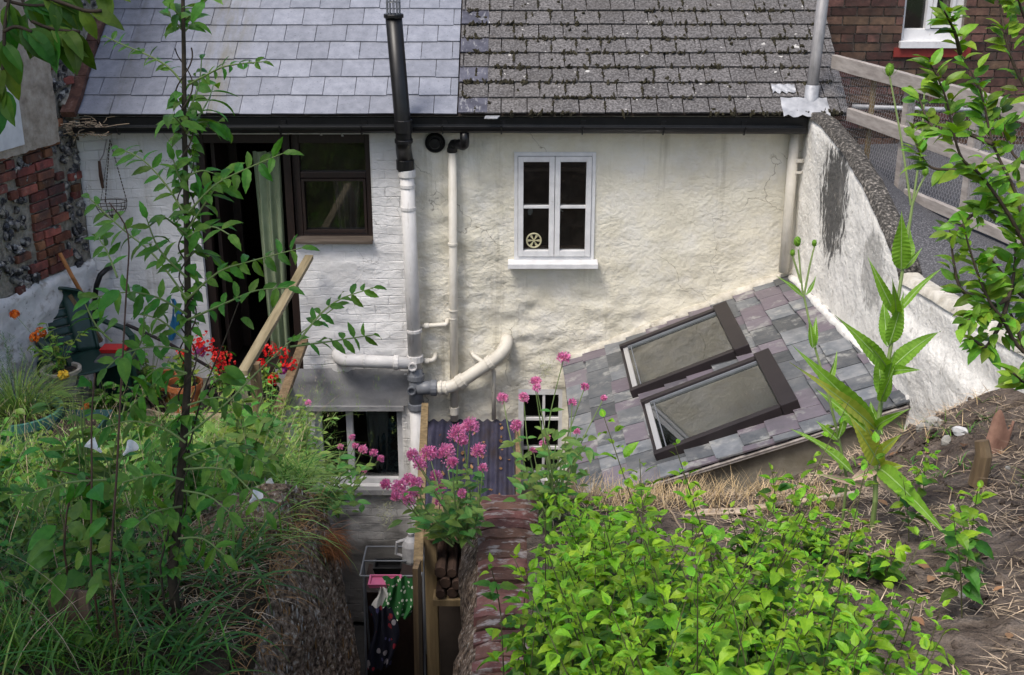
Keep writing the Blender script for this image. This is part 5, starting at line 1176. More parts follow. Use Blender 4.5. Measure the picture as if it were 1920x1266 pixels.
single("pink_tray", "pink plastic tray lying on top of the clothes airer", "tray", lambda b: tubbox(b, at(722, 1094, t=8.3), .1, .06, .03, 1.1), mat("pink_plastic", (.42, .1, .2), rough=.5))
single("black_tray", "black plastic tray with a seedling beside the airer", "tray", lambda b: tubbox(b, at(728, 1070, t=8.6), .085, .06, .06, 1.2), M_black)
def jug(b):
    c = at(772, 1052, t=8.6); b.lathe([(0, 0), (.06, 0), (.066, .02), (.066, .13), (.05, .17), (.022, .2), (.022, .225), (0, .227)], c, 16); b.tube([c + Vector((-.04, 0, .17)), c + Vector((-.1, 0, .15)), c + Vector((-.11, 0, .06)), c + Vector((-.066, 0, .04))], .012, 6)
single("plastic_jug", "white plastic jug with handle standing high behind the washing", "jug", jug, mat("scuffed_grey_plastic", [(.3, (.25, .25, .26)), (.7, (.38, .38, .39))], rough=.6, scale=20), False)
b = MB(); bb_ = at(745, 1110, t=8.75); b.box((bb_.x - .25, bb_.y + .0, -4.5), (bb_.x + .22, bb_.y + .4, bb_.z)); o = b.build("yard_bench", M_brown); bevel(o, .01); tag(o, "low dark wooden bench against the house behind the airer", "bench")

# ================================================================== RETAINING WALLS of the passage
ow = thing("retaining_bank", "crumbling dark retaining wall with pointed end left of the passage", "wall", (-.85, -6, -4.5))
b = MB(); ys = np.arange(-5.0, -9.0, -.013); nz = 130
def tw(y): return np.interp(-y, [5.0, 5.1, 5.3, 5.7, 6.1, 7, 9.2], [-.70, -.50, -.60, -.67, -.68, -.55, -.3])
YY, QQ = np.meshgrid(ys, np.linspace(0, 1, nz + 1), indexing='ij')
ZT = tw(YY) + .06 * fbm(YY * 9, YY * 0 + 2., 101); ZZ = ZT - (ZT + 4.5) * QQ ** 1.6
XX = np.interp(-ZZ, [.5, .72, .92, 1.46, 2.5, 4.5], [-.89, -.80, -.71, -.63, -.55, -.48]) - .05 * np.clip((-YY - 5.02) / .6, 0, 1) - .06 * np.clip(-YY - 5.0, 0, 1)
XX = XX + .14 * fbm(YY * 6, ZZ * 1.4, 103, 5) + .07 * fbm(YY * 18, ZZ * 4, 105, 4) + .035 * (np.abs(fbm(YY * 34, ZZ * 2.5, 115, 3)) * 2 - .4) - .12 * np.clip(fbm(YY * 12, ZZ * 1.1, 109, 2) - .1, 0, 1) + .02 * fbm(YY * 60, ZZ * 30, 117, 2)
XX[:, 0] -= .08; YY = YY + .03 * fbm(YY * 9, ZZ * 9, 107)
vs_ = list(zip(XX.ravel().tolist(), YY.ravel().tolist(), ZZ.ravel().tolist()))
m = len(ys); b.add(vs_, [(i * (nz + 1) + j, i * (nz + 1) + j + 1, (i + 1) * (nz + 1) + j + 1, (i + 1) * (nz + 1) + j) for i in range(m - 1) for j in range(nz)])
b.add(vs_[:nz + 1] + [(-1.15, -5.05, -.78), (-1.15, -5.05, -4.5)], [tuple(range(nz + 1)) + (nz + 2, nz + 1)])
tops = [vs_[i * (nz + 1)] for i in range(m)]
b.add(tops + [(p[0] - .28, p[1], p[2] - .10) for p in tops], [(i, i + 1, m + i + 1, m + i) for i in range(m - 1)])
b.build("rough_face", M_rock, ow, smooth=True)
fb1 = MB(); fb2 = MB()
for _ in range(2600):
    i = random.randrange(m); j = int((rnd(0, 1) ** 1.3) * 75); p = Vector(vs_[i * (nz + 1) + j]); q = rnd(.5, 1.5); dark = rnd(0, 1) < .45
    (fb2 if dark else fb1).blob(p + Vector((.002, rnd(-.01, .01), rnd(-.01, .01))), (.003, rnd(.0025, .005) * q, rnd(.006, .02) * q * (1.4 if dark else 1)), jit=.19, n=5, m=3)
tag(fb1.build("lichen_flecks", M_fleck, ow), kind='stuff'); tag(fb2.build("bark_crumbs", M_deadgrass, ow), kind='stuff')
# brick retaining wall on the right of the passage
bw = thing("brick_wall", "narrow old red brick wall top with lichen beside the lemon balm", "wall", (0, -6.5, -4.5))
M_bricktop = mat("lichened_worn_brick", [(.3, (.07, .035, .028)), (.55, (.145, .07, .055)), (.8, (.21, .125, .10))], scale=12, rough=.95, island=.4, sat=.4, bump=[(18, .9, .015), (60, .6, .005)], extra=chain(patches(11, .53, .62, (.38, .35, .33), stretch=(1, 2, 1), amt=.8, detail=12), patches(4, .58, .7, (.045, .04, .035), amt=.7)))
b = MB(); b.box((-.12, -9.3, -4.5), (.1, -4.68, -.86)); b.build("core", M_darkmortar, bw)
y = -4.66; k = 0
b = MB()
while y > -9.2:
    zt = -.78 + .0 * y + rnd(-.008, .008); L_ = .078; x0, x1 = -.135 + rnd(-.008, .008), .105 + rnd(-.01, .01)
    n = 5; top = []; 
    for (yy_) in (y - .003, y - L_ + .003):
        for i in range(n + 1):
            x = x0 + (x1 - x0) * i / n; e = 1 if 0 < i < n else 0; top.append((x, yy_ + rnd(-.004, .004), zt - .014 * (1 - e) + rnd(-.005, .005)))
    bot = [(p[0], p[1], zt - .12) for p in top]; N0 = len(top); fs = [(i, n + 1 + i, n + 2 + i, i + 1) for i in range(n)] + [(i + 1, i, N0 + i, N0 + i + 1) for i in range(n)] + [(n + 1 + i, n + 2 + i, N0 + n + 2 + i, N0 + n + 1 + i) for i in range(n)] + [(0, n + 1, N0 + n + 1, N0), (2 * n + 1, n, N0 + n, N0 + 2 * n + 1)]
    b.add(top + bot, fs); y -= L_ + .004
b.build("coping_bricks", M_bricktop, bw)
b = MB(); ys = np.arange(-4.7, -9.2, -.03); nz = 60; vs_ = []
for y in ys:
    for j in range(nz + 1):
        q = j / nz; z = -.80 - 3.7 * q ** 1.4; vs_.append((-.115 - .09 * min(1, q * 9) + .07 * float(fbm(np.array(y * 7), np.array(z * 4), 111)) + .03 * float(fbm(np.array(y * 22), np.array(z * 12), 113)), y, z))
m = len(ys); b.add(vs_, [(i * (nz + 1) + j, (i + 1) * (nz + 1) + j, (i + 1) * (nz + 1) + j + 1, i * (nz + 1) + j + 1) for i in range(m - 1) for j in range(nz)]); b.build("rough_flank", M_rock, bw, smooth=True)

# ================================================================== PLANTS
def PP(px, t):
    n = len(px); ts = [t] * n if isinstance(t, (int, float)) else [t[0] + (t[1] - t[0]) * i / max(1, n - 1) for i in range(n)]
    return [at(p[0], p[1], t=q) for p, q in zip(px, ts)]
def smoothpath(P, k=4):
    out = []; n = len(P)
    for i in range(n - 1):
        p0, p1, p2, p3 = P[max(i - 1, 0)], P[i], P[i + 1], P[min(i + 2, n - 1)]
        for j in range(k):
            t = j / k; out.append(.5 * ((2 * p1) + (p2 - p0) * t + (2 * p0 - 5 * p1 + 4 * p2 - p3) * t * t + (3 * p1 - p0 - 3 * p2 + p3) * t ** 3))
    out.append(P[-1]); return out
def along(P, s):
    ln = [0]
    for i in range(1, len(P)): ln.append(ln[-1] + (P[i] - P[i - 1]).length)
    d = s * ln[-1]
    for i in range(1, len(P)):
        if d <= ln[i] or i == len(P) - 1:
            f = (d - ln[i - 1]) / max(1e-6, ln[i] - ln[i - 1]); return P[i - 1] + (P[i] - P[i - 1]) * f, (P[i] - P[i - 1]).normalized()
UPV = Vector((0, -.55, .83))
def spray(Lf, St, px, t, n, L, W, r=.003, s0=.25, up=UPV, paired=True, serr=.14, seg=8, bend=.7, spread=.9, jit=.45, grow=.4, fold=.2):
    P = smoothpath(PP(px, t)); St.tube(P, [r * (1 - .6 * i / len(P)) for i in range(len(P))], 5)
    for i in range(n):
        s = s0 + (1 - s0) * (i + .2) / n; p, d = along(P, min(s, .995)); sz = 1 - grow * abs(s - .6)
        for sg in ((-1, 1) if paired else ((-1) ** i,)):
            side = d.cross(up).normalized() * sg
            dd = d * (1 - spread * .6) + side * spread + up * rnd(-.25, .3) + Vector((rnd(-jit, jit), rnd(-jit, jit), rnd(-jit, jit)))
            u = up + Vector((rnd(-.8, .8), rnd(-.6, .9), rnd(-.3, .3)))
            Lf.leaf(p, dd, u, L * sz * rnd(.75, 1.15), W * sz * rnd(.8, 1.1), seg, bend=bend * rnd(.3, 1.4), fold=fold + rnd(0, .15), serr=serr)
    p, d = P[-1], (P[-1] - P[-2]).normalized(); Lf.leaf(p, d + Vector((0, 0, -.1)), up, L * .85, W * .8, seg, bend=bend, serr=serr)
PXM = lambda t: t / F

# ---- sapling on the left
sap = thing("sapling_tree", "slim tall sapling with toothed green leaflets in front of the white cottage", "sapling", (0, 0, 0))
tp = [(322, 1075), (330, 1000), (338, 900), (346, 800), (352, 700), (352, 560), (350, 420), (346, 260), (345, 120), (343, 0), (342, -120)]
TR = smoothpath(PP(tp, (3.95, 3.75))); base = TR[0].copy(); base.z = float(zl(np.array([base.x]), np.array([base.y]))[0]) - .05
sap.location = base; ORG[sap.name] = base.copy(); TR = [base] + TR
b = MB(); b.tube(TR, [.017 - .0125 * i / len(TR) for i in range(len(TR))], 8); b.build("trunk", M_bark, sap, smooth=True)
L = MB(); S = MB(); k = PXM(3.8)
B = [([(345, 160), (318, 128), (282, 106), (240, 88), (200, 70)], 9, 34), ([(352, 160), (385, 142), (425, 124), (492, 116)], 8, 33), ([(345, 40), (322, 12), (300, -10)], 3, 70), ([(345, 40), (372, 15), (392, -5)], 3, 70), ([(345, 60), (320, 32)], 2, 60), ([(345, 60), (368, 36)], 2, 60),
     ([(350, 250), (372, 220), (392, 185), (400, 160)], 4, 78), ([(348, 245), (330, 222), (318, 215)], 2, 70), ([(352, 235), (390, 228), (420, 238)], 3, 70), ([(350, 215), (372, 165), (378, 112)], 3, 44),
     ([(346, 400), (310, 345), (268, 300), (222, 278)], 7, 52), ([(352, 400), (400, 350), (450, 322), (530, 288)], 7, 56), ([(352, 430), (385, 380), (420, 330)], 4, 72), ([(350, 440), (320, 415), (305, 405)], 2, 62), ([(352, 445), (395, 425), (430, 440)], 3, 62),
     ([(350, 560), (290, 480), (230, 430), (168, 372)], 9, 50), ([(352, 560), (410, 510), (470, 490), (565, 465)], 8, 52), ([(350, 590), (300, 560), (240, 548), (170, 560)], 8, 56), ([(352, 600), (420, 570), (480, 545), (540, 540)], 6, 50), ([(350, 640), (300, 600), (262, 590)], 4, 52), ([(350, 520), (300, 470), (275, 410)], 5, 50),
     ([(352, 760), (410, 745), (455, 760)], 4, 54), ([(345, 820), (420, 760), (480, 700), (545, 640), (630, 575)], 5, 46), ([(350, 700), (300, 690), (262, 720)], 4, 60), ([(560, 640), (600, 590), (640, 560), (700, 540)], 6, 44), ([(545, 650), (620, 640), (700, 628)], 6, 46), ([(350, 480), (380, 470), (410, 490)], 3, 66),
     ([(350, 350), (335, 330), (325, 300)], 2, 50), ([(352, 330), (378, 320), (400, 325)], 2, 58)]
B += [([(348, 830), (300, 800), (240, 790), (190, 805)], 6, 60), ([(346, 860), (400, 840), (450, 845), (500, 870)], 6, 60), ([(344, 900), (290, 890), (230, 905)], 5, 64), ([(342, 920), (390, 930), (430, 960)], 4, 62), ([(340, 950), (290, 960), (250, 990)], 4, 60), ([(345, 880), (420, 880), (470, 920), (500, 960)], 5, 56), ([(350, 700), (290, 720), (240, 770)], 5, 56), ([(352, 660), (300, 650), (240, 660), (200, 690)], 5, 52), ([(200, 900), (130, 905), (60, 925), (20, 930)], 6, 58), ([(335, 1010), (380, 1010), (420, 1040)], 3, 60), ([(210, 640), (180, 610), (160, 570)], 4, 54), ([(220, 520), (200, 470), (180, 440)], 4, 46), ([(228, 700), (265, 640), (270, 590)], 4, 46)]
for px, n, ls_ in B: spray(L, S, px, (3.8, 3.8 + rnd(-.25, .25)), n, ls_ * k * .85, ls_ * k * .34, r=.004, s0=.2, bend=.9)
for _ in range(210):     # twining leaves up the trunk
    s = rnd(.12, .8); p, d = along(TR, s); a = rnd(0, 6.28)
    if .36 < s < .46: continue
    o_ = Vector((math.cos(a), math.sin(a), rnd(-.4, .3)))
    L.leaf(p + o_ * .02, o_, Vector((0, -.5, .8)), rnd(.03, .06), rnd(.02, .045), 4, bend=1.2, peak=.3)
b = MB()
for ph in (0, 2.5): b.tube([along(TR, s)[0] + Vector((.026 * math.cos(s * 60 + ph), .026 * math.sin(s * 60 + ph), 0)) for s in np.linspace(.05, .85, 150)], .0025, 4)
b.build("twining_stem", M_stembrown, sap); L.build("leaves", M_lf_ash, sap); S.build("twigs", M_stemgreen, sap)
# ---- canes and bindweed left of it
def cane(label, px, t, leafs, m=M_cane, lm=M_lf_vine, size=44, name="climbing_plant", r=.0038, heart=True):
    P = smoothpath(PP(px, t)); g = float(zl(np.array([P[0].x]), np.array([P[0].y]))[0]); P = [Vector((P[0].x, P[0].y, g - .03))] + P
    th = thing(name, label, "plant", P[0]); b = MB(); b.tube(P, [r * (1 - .5 * i / len(P)) for i in range(len(P))], 6); b.build("stem", m, th, smooth=True)
    L = MB(); k = PXM(t)
    for _ in range(leafs):
        s = rnd(.1, 1); p, d = along(P, s); a = rnd(0, 6.28); o_ = Vector((math.cos(a), math.sin(a) - .3, rnd(-.5, .2))); sz = size * k * rnd(.6, 1.2)
        L.leaf(p + o_ * .03, o_, Vector((rnd(-.6, .6), -.5, .6)), sz, sz * (.8 if heart else .42), 8, bend=.8, peak=.24 if heart else .4, fold=.15)
    L.build("leaves", lm, th); return th
cane("bindweed with broad leaves climbing a bare stake left of the sapling", [(170, 1060), (172, 900), (172, 780), (178, 700)], 3.7, 15)
cane("thin reddish cane standing bare through leaves left of the sapling trunk", [(205, 1070), (218, 900), (226, 740), (236, 560), (240, 440), (205, 380)], 3.6, 10, lm=M_lf_ash, size=52, heart=False)
cane("grey stemmed young shrub leaning against the sapling from its right", [(300, 1060), (320, 980), (352, 850), (380, 740), (420, 640), (450, 560)], 3.9, 14, m=M_bark, lm=M_lf_ash, size=50, heart=False)
cane("low leafy shoots growing at the left foot of the sapling", [(120, 1030), (130, 940), (170, 900), (90, 880)], 3.9, 18, lm=M_lf_ash, size=60, heart=False)
# dark fern-like shoot bottom centre-left
# ---- potted and bedding plants
def tuft(name, label, c, n, h, L_, W_, lm, flowers=None, fm=None, spread=.5, nl=8, cat="plant", fr_=.02, peak=.45, stemm=None, lean=Vector((0, 0, 0))):
    c = Vector(c); th = thing(name, label, cat, c); L = MB(); S = MB()
    for i in range(n):
        a = rnd(0, 6.28); e = rnd(0, spread); tip = c + Vector((math.cos(a) * e, math.sin(a) * e, h * rnd(.6, 1.1))) * 1 + lean * h
        tip = Vector((tip.x, tip.y, tip.z)); P = [c + Vector((rnd(-.03, .03), rnd(-.03, .03), 0)), c * .5 + tip * .5 + Vector((math.cos(a), math.sin(a), 0)) * -.1 * e, tip]; P = smoothpath(P, 3)
        S.tube(P, .0025, 4)
        for j in range(nl):
            p, d = along(P, rnd(.15, 1)); aa = rnd(0, 6.28); L.leaf(p, Vector((math.cos(aa), math.sin(aa), rnd(-.2, .5))), (rnd(-.3, .3), -.4, .8), L_ * rnd(.6, 1.2), W_ * rnd(.7, 1.1), 4, bend=rnd(.2, 1.2), peak=peak, serr=.1)
    S.build("stems", stemm or M_stemgreen, th); L.build("leaves", lm, th)
    for (px, py, r_) in (flowers or []):
        d = c - CAM; t = d.dot(FW); p = at(px, py, t=t - rnd(.0, .1)); r_ = r_ * PXM(t) * 1.2; b = MB()
        for _ in range(46):
            v = Vector((rnd(-1, 1), rnd(-1, 1), rnd(-1, 1))); v.normalize(); q = p + v * r_ * rnd(.5, 1)
            b.leaf(q, v.cross(Vector((rnd(-1, 1), rnd(-1, 1), rnd(-1, 1)))) + v * .4, v, fr_ * 1.3, fr_ * 1.3, 3, bend=.6, peak=.55)
        b.build("flower_head", fm, th)
        st_ = MB(); st_.tube([c + Vector((0, 0, h * .3)), (c + p) * .5 + Vector((0, 0, .02)), p], .0022, 4); st_.build("flower_stem", M_stemgreen, th)
    return th
up = lambda p, h: p + Vector((0, 0, h))
tuft("geranium", "red geranium with big flower heads growing in the large terracotta pot", up(p1, .2), 16, .28, .06, .06, M_lf_pot, [(345, 668, 14), (385, 643, 20), (372, 650, 12), (418, 676, 22), (408, 670, 14)], M_red, .2, 7, peak=.35)
tuft("geranium", "red geranium with ragged flowers beside the handrail", up(p5, .16), 14, .22, .06, .05, M_lf_pot, [(505, 655, 12), (530, 662, 10), (542, 684, 12), (512, 710, 9), (490, 682, 8)], M_red, .18, 7, peak=.35)
tuft("petunia", "small magenta flowered plant among the red geraniums", up(p4, .15), 10, .2, .05, .03, M_lf_pot, [(376, 658, 9), (532, 694, 7)], M_magenta, .15, 7)
tuft("potted_shrub", "yellow green bushy plant behind the tilted terracotta pot", Vector((p2.x - .14, -.55, TZ)), 22, .42, .07, .032, M_lf_pot, None, None, .22, 9)
tuft("potted_seedling", "small trailing plant with pale leaves over the black pot", up(p3, .13), 9, .12, .05, .04, M_lf_pot, None, None, .12, 6)
mp_ = up(p6, .1)
tuft("marigold", "marigold with bright orange heads in the stone bowl", mp_, 12, .35, .07, .022, M_lf_pot, [(64, 632, 7), (76, 624, 8), (28, 590, 6)], M_orange, .2, 8)
tuft("yellow_daisy", "low leafy plant with one yellow flower below the marigolds", Vector((p6.x + .03, -1.5, p6.z - .28)), 12, .22, .07, .028, M_lf_pot, [(118, 703, 7)], M_yellow, .18, 8)
# grassy pot
th = thing("ornamental_grass", "fine drooping grass and spiky rosemary filling the teal rimmed pot", "plant", up(p7, .3)); b = MB()
for _ in range(420):
    a = rnd(0, 6.28); e = rnd(.1, .9); b.blade(up(p7, .3) + Vector((math.cos(a) * .2 * e, math.sin(a) * .2 * e, 0)), (math.cos(a) * e, math.sin(a) * e, rnd(.5, 1.3)), rnd(.3, .55), .006, bend=rnd(1, 2.2))
b.build("leaves", M_grassl, th); b = MB()
for _ in range(26):
    a = rnd(0, 6.28); q = up(p7, .3) + Vector((rnd(-.2, .18), rnd(-.15, .15), 0)); tip = q + Vector((rnd(-.12, .12), rnd(-.1, .1), rnd(.35, .62))); P = smoothpath([q, (q + tip) / 2 + Vector((rnd(-.03, .03), 0, 0)), tip])
    for j in range(90):
        p, d = along(P, rnd(.1, 1)); v = Vector((rnd(-1, 1), rnd(-1, 1), rnd(.1, .8))); b.blade(p, v, .03, .004, bend=.2, seg=2)
b.build("spikes", M_lf_bluegrey, th)
tuft("border_plant", "bright leafy weeds crowding round the glazed pot's foot", Vector((p7.x + .5, -2.0, p7.z)), 26, .36, .07, .03, M_lf_vine, None, None, .4, 9)
tuft("border_plant", "dark leafy plant between glazed pot and trough", Vector((at(175, 800, y=-1.9).x, -1.9, float(p7.z))), 14, .3, .09, .05, M_lf_ash, None, None, .25, 9)
tuft("border_plant", "leafy shoots around the foot of the green tub", Vector((at(200, 760, y=-1.1).x, -1.1, -2.2)), 20, .5, .10, .05, M_lf_ash, None, None, .3, 9)
tuft("border_plant", "pale leafy weeds in front of the terrace timber", Vector((at(330, 810, y=-1.4).x, -1.4, -2.1)), 24, .34, .06, .03, M_lf_vine, None, None, .45, 9)
tuft("border_plant", "feathery leafed plant beneath the leaning handrail", Vector((at(500, 790, y=-1.6).x, -1.6, -2.05)), 26, .5, .06, .016, M_lf_pot, None, None, .35, 12)
tuft("border_plant", "tall weeds hanging over the yard left of the net curtain window", Vector((at(570, 880, y=-2.4).x, -2.4, -1.8)), 26, .45, .06, .022, M_lf_val, None, None, .32, 10)

# ---- red valerian clumps
def valerian(label, basepx, t, heads, nfol, region, seeds=None):
    base = at(*basepx, t=t); th = thing("red_valerian", label, "plant", base); S = MB(); L = MB()
    for (px, py, r_) in heads:
        p = at(px, py, t=t + rnd(-.25, .3)); R_ = r_ * PXM(t) * .88; mid = base * .45 + p * .55 + Vector((rnd(-.04, .04), rnd(-.05, .05), -.04)); P = smoothpath([base + Vector((rnd(-.05, .05), rnd(-.05, .05), 0)), mid, p]); S.tube(P, [.0045 - .003 * i / len(P) for i in range(len(P))], 5)
        b = MB(); n = int(40 + r_ * 9)
        for q in range(3 if r_ > 8 else 1):
            cc = p + (Vector((rnd(-.6, .6), rnd(-.4, .4), rnd(-.7, .35))) * R_ if q else Vector((0, 0, 0))); RR = R_ * (.8 if q == 0 else .6)
            for _ in range(n // (1 + q)):
                v = Vector((rnd(-1, 1), rnd(-1, 1), rnd(-.45, 1))); v.normalize(); b.leaf(cc + v * RR * rnd(.5, 1.25), v + Vector((rnd(-.6, .6), rnd(-.6, .6), rnd(-.6, .6))), v.cross(Vector((rnd(-1, 1), 1, rnd(-1, 1)))), .011, .0085, 2, bend=.4, peak=.6)
        b.build("flower_head", M_pink, th)
        for j in range(4):
            s = .2 + j * .15; q, d = along(P, s); a = rnd(0, 6.28)
            for sg in (0, math.pi):
                o_ = Vector((math.cos(a + sg), math.sin(a + sg), .45)); sz = (.085 - .05 * s) * rnd(.8, 1.2); L.leaf(q, o_, (0, -.3, .9), sz, sz * .38, 5, bend=.7)
    x0, y0, x1, y1 = region
    for _ in range(nfol):
        p = at(rnd(x0, x1), rnd(y0, y1), t=t + rnd(-.3, .35)); a = rnd(0, 6.28); sz = rnd(.04, .085)
        if _ % 4 == 0: S.tube(smoothpath([base, (base + p) / 2 + Vector((0, 0, .05)), p], 3), .0028, 4)
        for j in range(3): L.leaf(p + Vector((rnd(-.03, .03), rnd(-.03, .03), rnd(-.03, .03))), (math.cos(a + j * 2), math.sin(a + j * 2), rnd(-.1, .7)), (0, -.4, .8), sz, sz * .4, 5, bend=rnd(.2, 1))
    S.build("stems", M_stemgreen, th); L.build("leaves", M_lf_val, th)
    if seeds:
        for (px, py, r_) in seeds:
            b = MB()
            for _ in range(150):
                p = at(px + random.gauss(0, r_ * .45), py + random.gauss(0, r_ * .9), t=t + rnd(-.1, .1)); b.blade(p, (rnd(-1, 1), rnd(-1, 1), rnd(-.2, 1)), .014, .003, bend=.5, seg=2)
            b.build("seed_head", M_seed, th)
    return th
valerian("big clump of pink valerian flowering over the brick wall end", (868, 1015), 4.9, [(860, 812, 20), (882, 799, 17), (804, 850, 17), (836, 848, 19), (786, 870, 13), (774, 854, 11), (896, 846, 15), (818, 894, 13), (826, 916, 12), (906, 878, 8), (866, 926, 8), (724, 908, 10), (748, 914, 16), (766, 899, 12), (780, 906, 12), (764, 932, 15), (778, 924, 11), (824, 942, 8), (742, 930, 9), (868, 826, 10), (848, 866, 9)], 20, (760, 890, 900, 1000), [(725, 965, 16)])
valerian("taller valerian with scattered pink heads against the lean-to slates", (1030, 965), 5.1, [(1057, 672, 13), (1002, 717, 10), (1006, 728, 6), (943, 747, 11), (982, 745, 9), (1097, 725, 7), (1132, 747, 5), (1073, 755, 7), (968, 797, 11), (1018, 832, 5), (1000, 845, 5), (1082, 810, 5), (1026, 820, 4), (1060, 840, 4)], 22, (970, 820, 1105, 965), [(1022, 690, 16)])
valerian("sparse valerian with small pink heads before the net curtained window", (600, 960), 6.0, [(680, 844, 9), (700, 850, 8), (714, 860, 7), (684, 880, 7), (660, 820, 5), (666, 836, 5), (578, 756, 5), (638, 838, 5)], 30, (590, 860, 680, 960))

# ---- teasels
M_midrib = mat('pale_midrib', (.28, .42, .14), rough=.6)
def teasel(label, stems, leaves, heads, t, gz):
    P = smoothpath(PP(stems[0], t)); base = P[0].copy(); base.z = gz(base) - .03; th = thing("teasel", label, "plant", base)
    for i, s in enumerate(stems):
        Q = smoothpath(PP(s, t)); b = MB(); Q = ([base] + Q) if i == 0 else Q
        r0, r1 = ((.011, .005) if (i == 0 and len(leaves) > 10) else (.006, .0035) if i == 0 else (.005, .003)); b.tube(Q, [r0 + (r1 - r0) * k / len(Q) for k in range(len(Q))], 8)
        for k in range(int(90 if i == 0 else 30)):
            p, d = along(Q, rnd(.05, 1)); a = rnd(0, 6.28); v = Vector((math.cos(a), math.sin(a), -.2)); b.blade(p + v * r1, v, .007, .0025, bend=0, seg=1)
        b.build("stem", M_stemgreen, th, smooth=False)
    for (bx, by, tx, ty, wpx, dt, m, bend) in leaves:
        A = at(bx, by, t=t - .01); Bp = at(tx, ty, t=t + dt); d = Bp - A; Ln = d.length * 1.06; n = (CAM - A).normalized(); u = (n - d.normalized() * n.dot(d.normalized())).normalized() + Vector((0, 0, .35))
        b = MB(); D, s_, u_ = frame(d, u); d2 = (d.normalized() + u_ * math.tan(bend / 2)).normalized()
        mids = b.leaf(A, d2, u, Ln, wpx * PXM(t) * .78, 30, bend=bend * 1.25, fold=.45, peak=.31, serr=.09, wave=.06, roll=rnd(-.6, .6), rib=.011); lf = b.build("leaf", m, th); b = MB(); b.tube(mids[:-2], [.003 * (1 - i / len(mids)) + .0006 for i in range(len(mids) - 2)], 5); b.build("midrib", M_midrib, lf)
    for (hx, hy, r_) in heads:
        c = at(hx, hy, t=t); r_ *= PXM(t); b = MB(); b.blob(c, (r_, r_, r_ * 1.45), jit=.08, n=12, m=9)
        for _ in range(160):
            v = Vector((rnd(-1, 1), rnd(-1, 1), rnd(-1, 1))).normalized(); p = c + Vector((v.x * r_, v.y * r_, v.z * r_ * 1.45)); b.blade(p, v + Vector((0, 0, .4)), r_ * .5, r_ * .14, bend=0, seg=1)
        h_ = b.build("flower_head", M_lf_teasel, th); b = MB()
        for k in range(7):
            a = k * .9 + rnd(-.2, .2); b.blade(c - Vector((0, 0, r_ * 1.4)), (math.cos(a), math.sin(a), .35), r_ * rnd(2.8, 4.4), r_ * .2, bend=-1.1, seg=6)
        b.build("bract", M_stemgreen, h_)
gzr = lambda p: float(zr(np.array([p.x]), np.array([p.y]))[0])
T1 = 4.95
teasel("tall green teasel with broad wavy leaves in front of the white wall", [[(1641, 940), (1647, 793), (1665, 683), (1680, 587), (1693, 503), (1707, 410), (1711, 380)], [(1708, 385), (1690, 262), (1668, 143)], [(1711, 385), (1728, 262), (1733, 176)], [(1712, 380), (1724, 350), (1735, 330)]],
       [(1690, 505, 1690, 400, 46, -.12, M_lf_teasel, .2), (1693, 500, 1708, 420, 40, .1, M_lf_teasel, .2), (1678, 588, 1620, 490, 28, -.1, M_lf_teasel, .5), (1682, 590, 1756, 494, 20, .05, M_lf_teasel, .5), (1668, 645, 1700, 555, 40, -.1, M_lf_teasel, .4), (1664, 650, 1655, 560, 34, .12, M_lf_teasel, .3), (1660, 692, 1577, 596, 40, -.15, M_lf_teasel, .7), (1672, 692, 1758, 612, 44, -.05, M_lf_teasel, .9), (1664, 700, 1722, 690, 30, -.2, M_lf_teasel, .9), (1652, 748, 1648, 650, 36, .05, M_lf_teasel, .3), (1660, 745, 1668, 660, 34, -.15, M_lf_teasel, .3),
        (1640, 800, 1482, 672, 50, -.2, M_lf_teasel, .6), (1642, 805, 1500, 690, 34, -.3, M_lf_yellow, .5), (1630, 815, 1530, 730, 34, .1, M_lf_teasel, .5), (1655, 815, 1622, 755, 26, .2, M_lf_teasel, .4), (1650, 870, 1575, 800, 44, -.2, M_lf_yellow, .7), (1655, 880, 1692, 890, 40, -.1, M_lf_yellow, 1.3), (1640, 880, 1590, 910, 30, -.1, M_lf_dry, .9), (1636, 912, 1520, 896, 18, -.15, M_lf_dry, .4), (1650, 880, 1762, 1010, 46, -.55, M_lf_teasel, .9), (1645, 890, 1690, 960, 22, -.2, M_lf_dry, .8), (1600, 890, 1500, 788, 30, .05, M_lf_teasel, .5), (1680, 592, 1692, 530, 26, -.25, M_lf_teasel, .6), (1664, 694, 1648, 636, 30, -.3, M_lf_teasel, .6), (1652, 752, 1692, 704, 26, -.25, M_lf_teasel, .7), (1645, 802, 1702, 784, 26, -.3, M_lf_teasel, .8), (1693, 505, 1732, 468, 16, 0, M_lf_teasel, .4), (1648, 850, 1605, 800, 26, -.2, M_lf_yellow, .6), (1650, 850, 1690, 815, 26, -.1, M_lf_yellow, .7)],
       [(1668, 131, 8), (1735, 164, 7), (1735, 322, 6)], T1, gzr)
teasel("slender teasel stalk with small heads in front of the lean-to slates", [[(1588, 900), (1572, 820), (1547, 717), (1527, 647), (1510, 567), (1504, 540), (1497, 468)], [(1508, 552), (1518, 500), (1527, 462)], [(1502, 530), (1486, 480)]],
       [(1505, 556, 1461, 515, 13, -.05, M_lf_teasel, .4), (1511, 553, 1536, 520, 11, .05, M_lf_teasel, .4), (1524, 652, 1518, 595, 18, -.05, M_lf_teasel, .2), (1528, 652, 1528, 594, 18, .05, M_lf_teasel, .2), (1551, 722, 1580, 662, 16, 0, M_lf_teasel, .5), (1548, 722, 1536, 690, 12, 0, M_lf_teasel, .4), (1572, 822, 1600, 745, 18, 0, M_lf_teasel, .4), (1570, 825, 1530, 790, 20, 0, M_lf_teasel, .4)],
       [(1495, 453, 6.5), (1527, 456, 4.5), (1486, 474, 4.5)], 5.0, gzr)

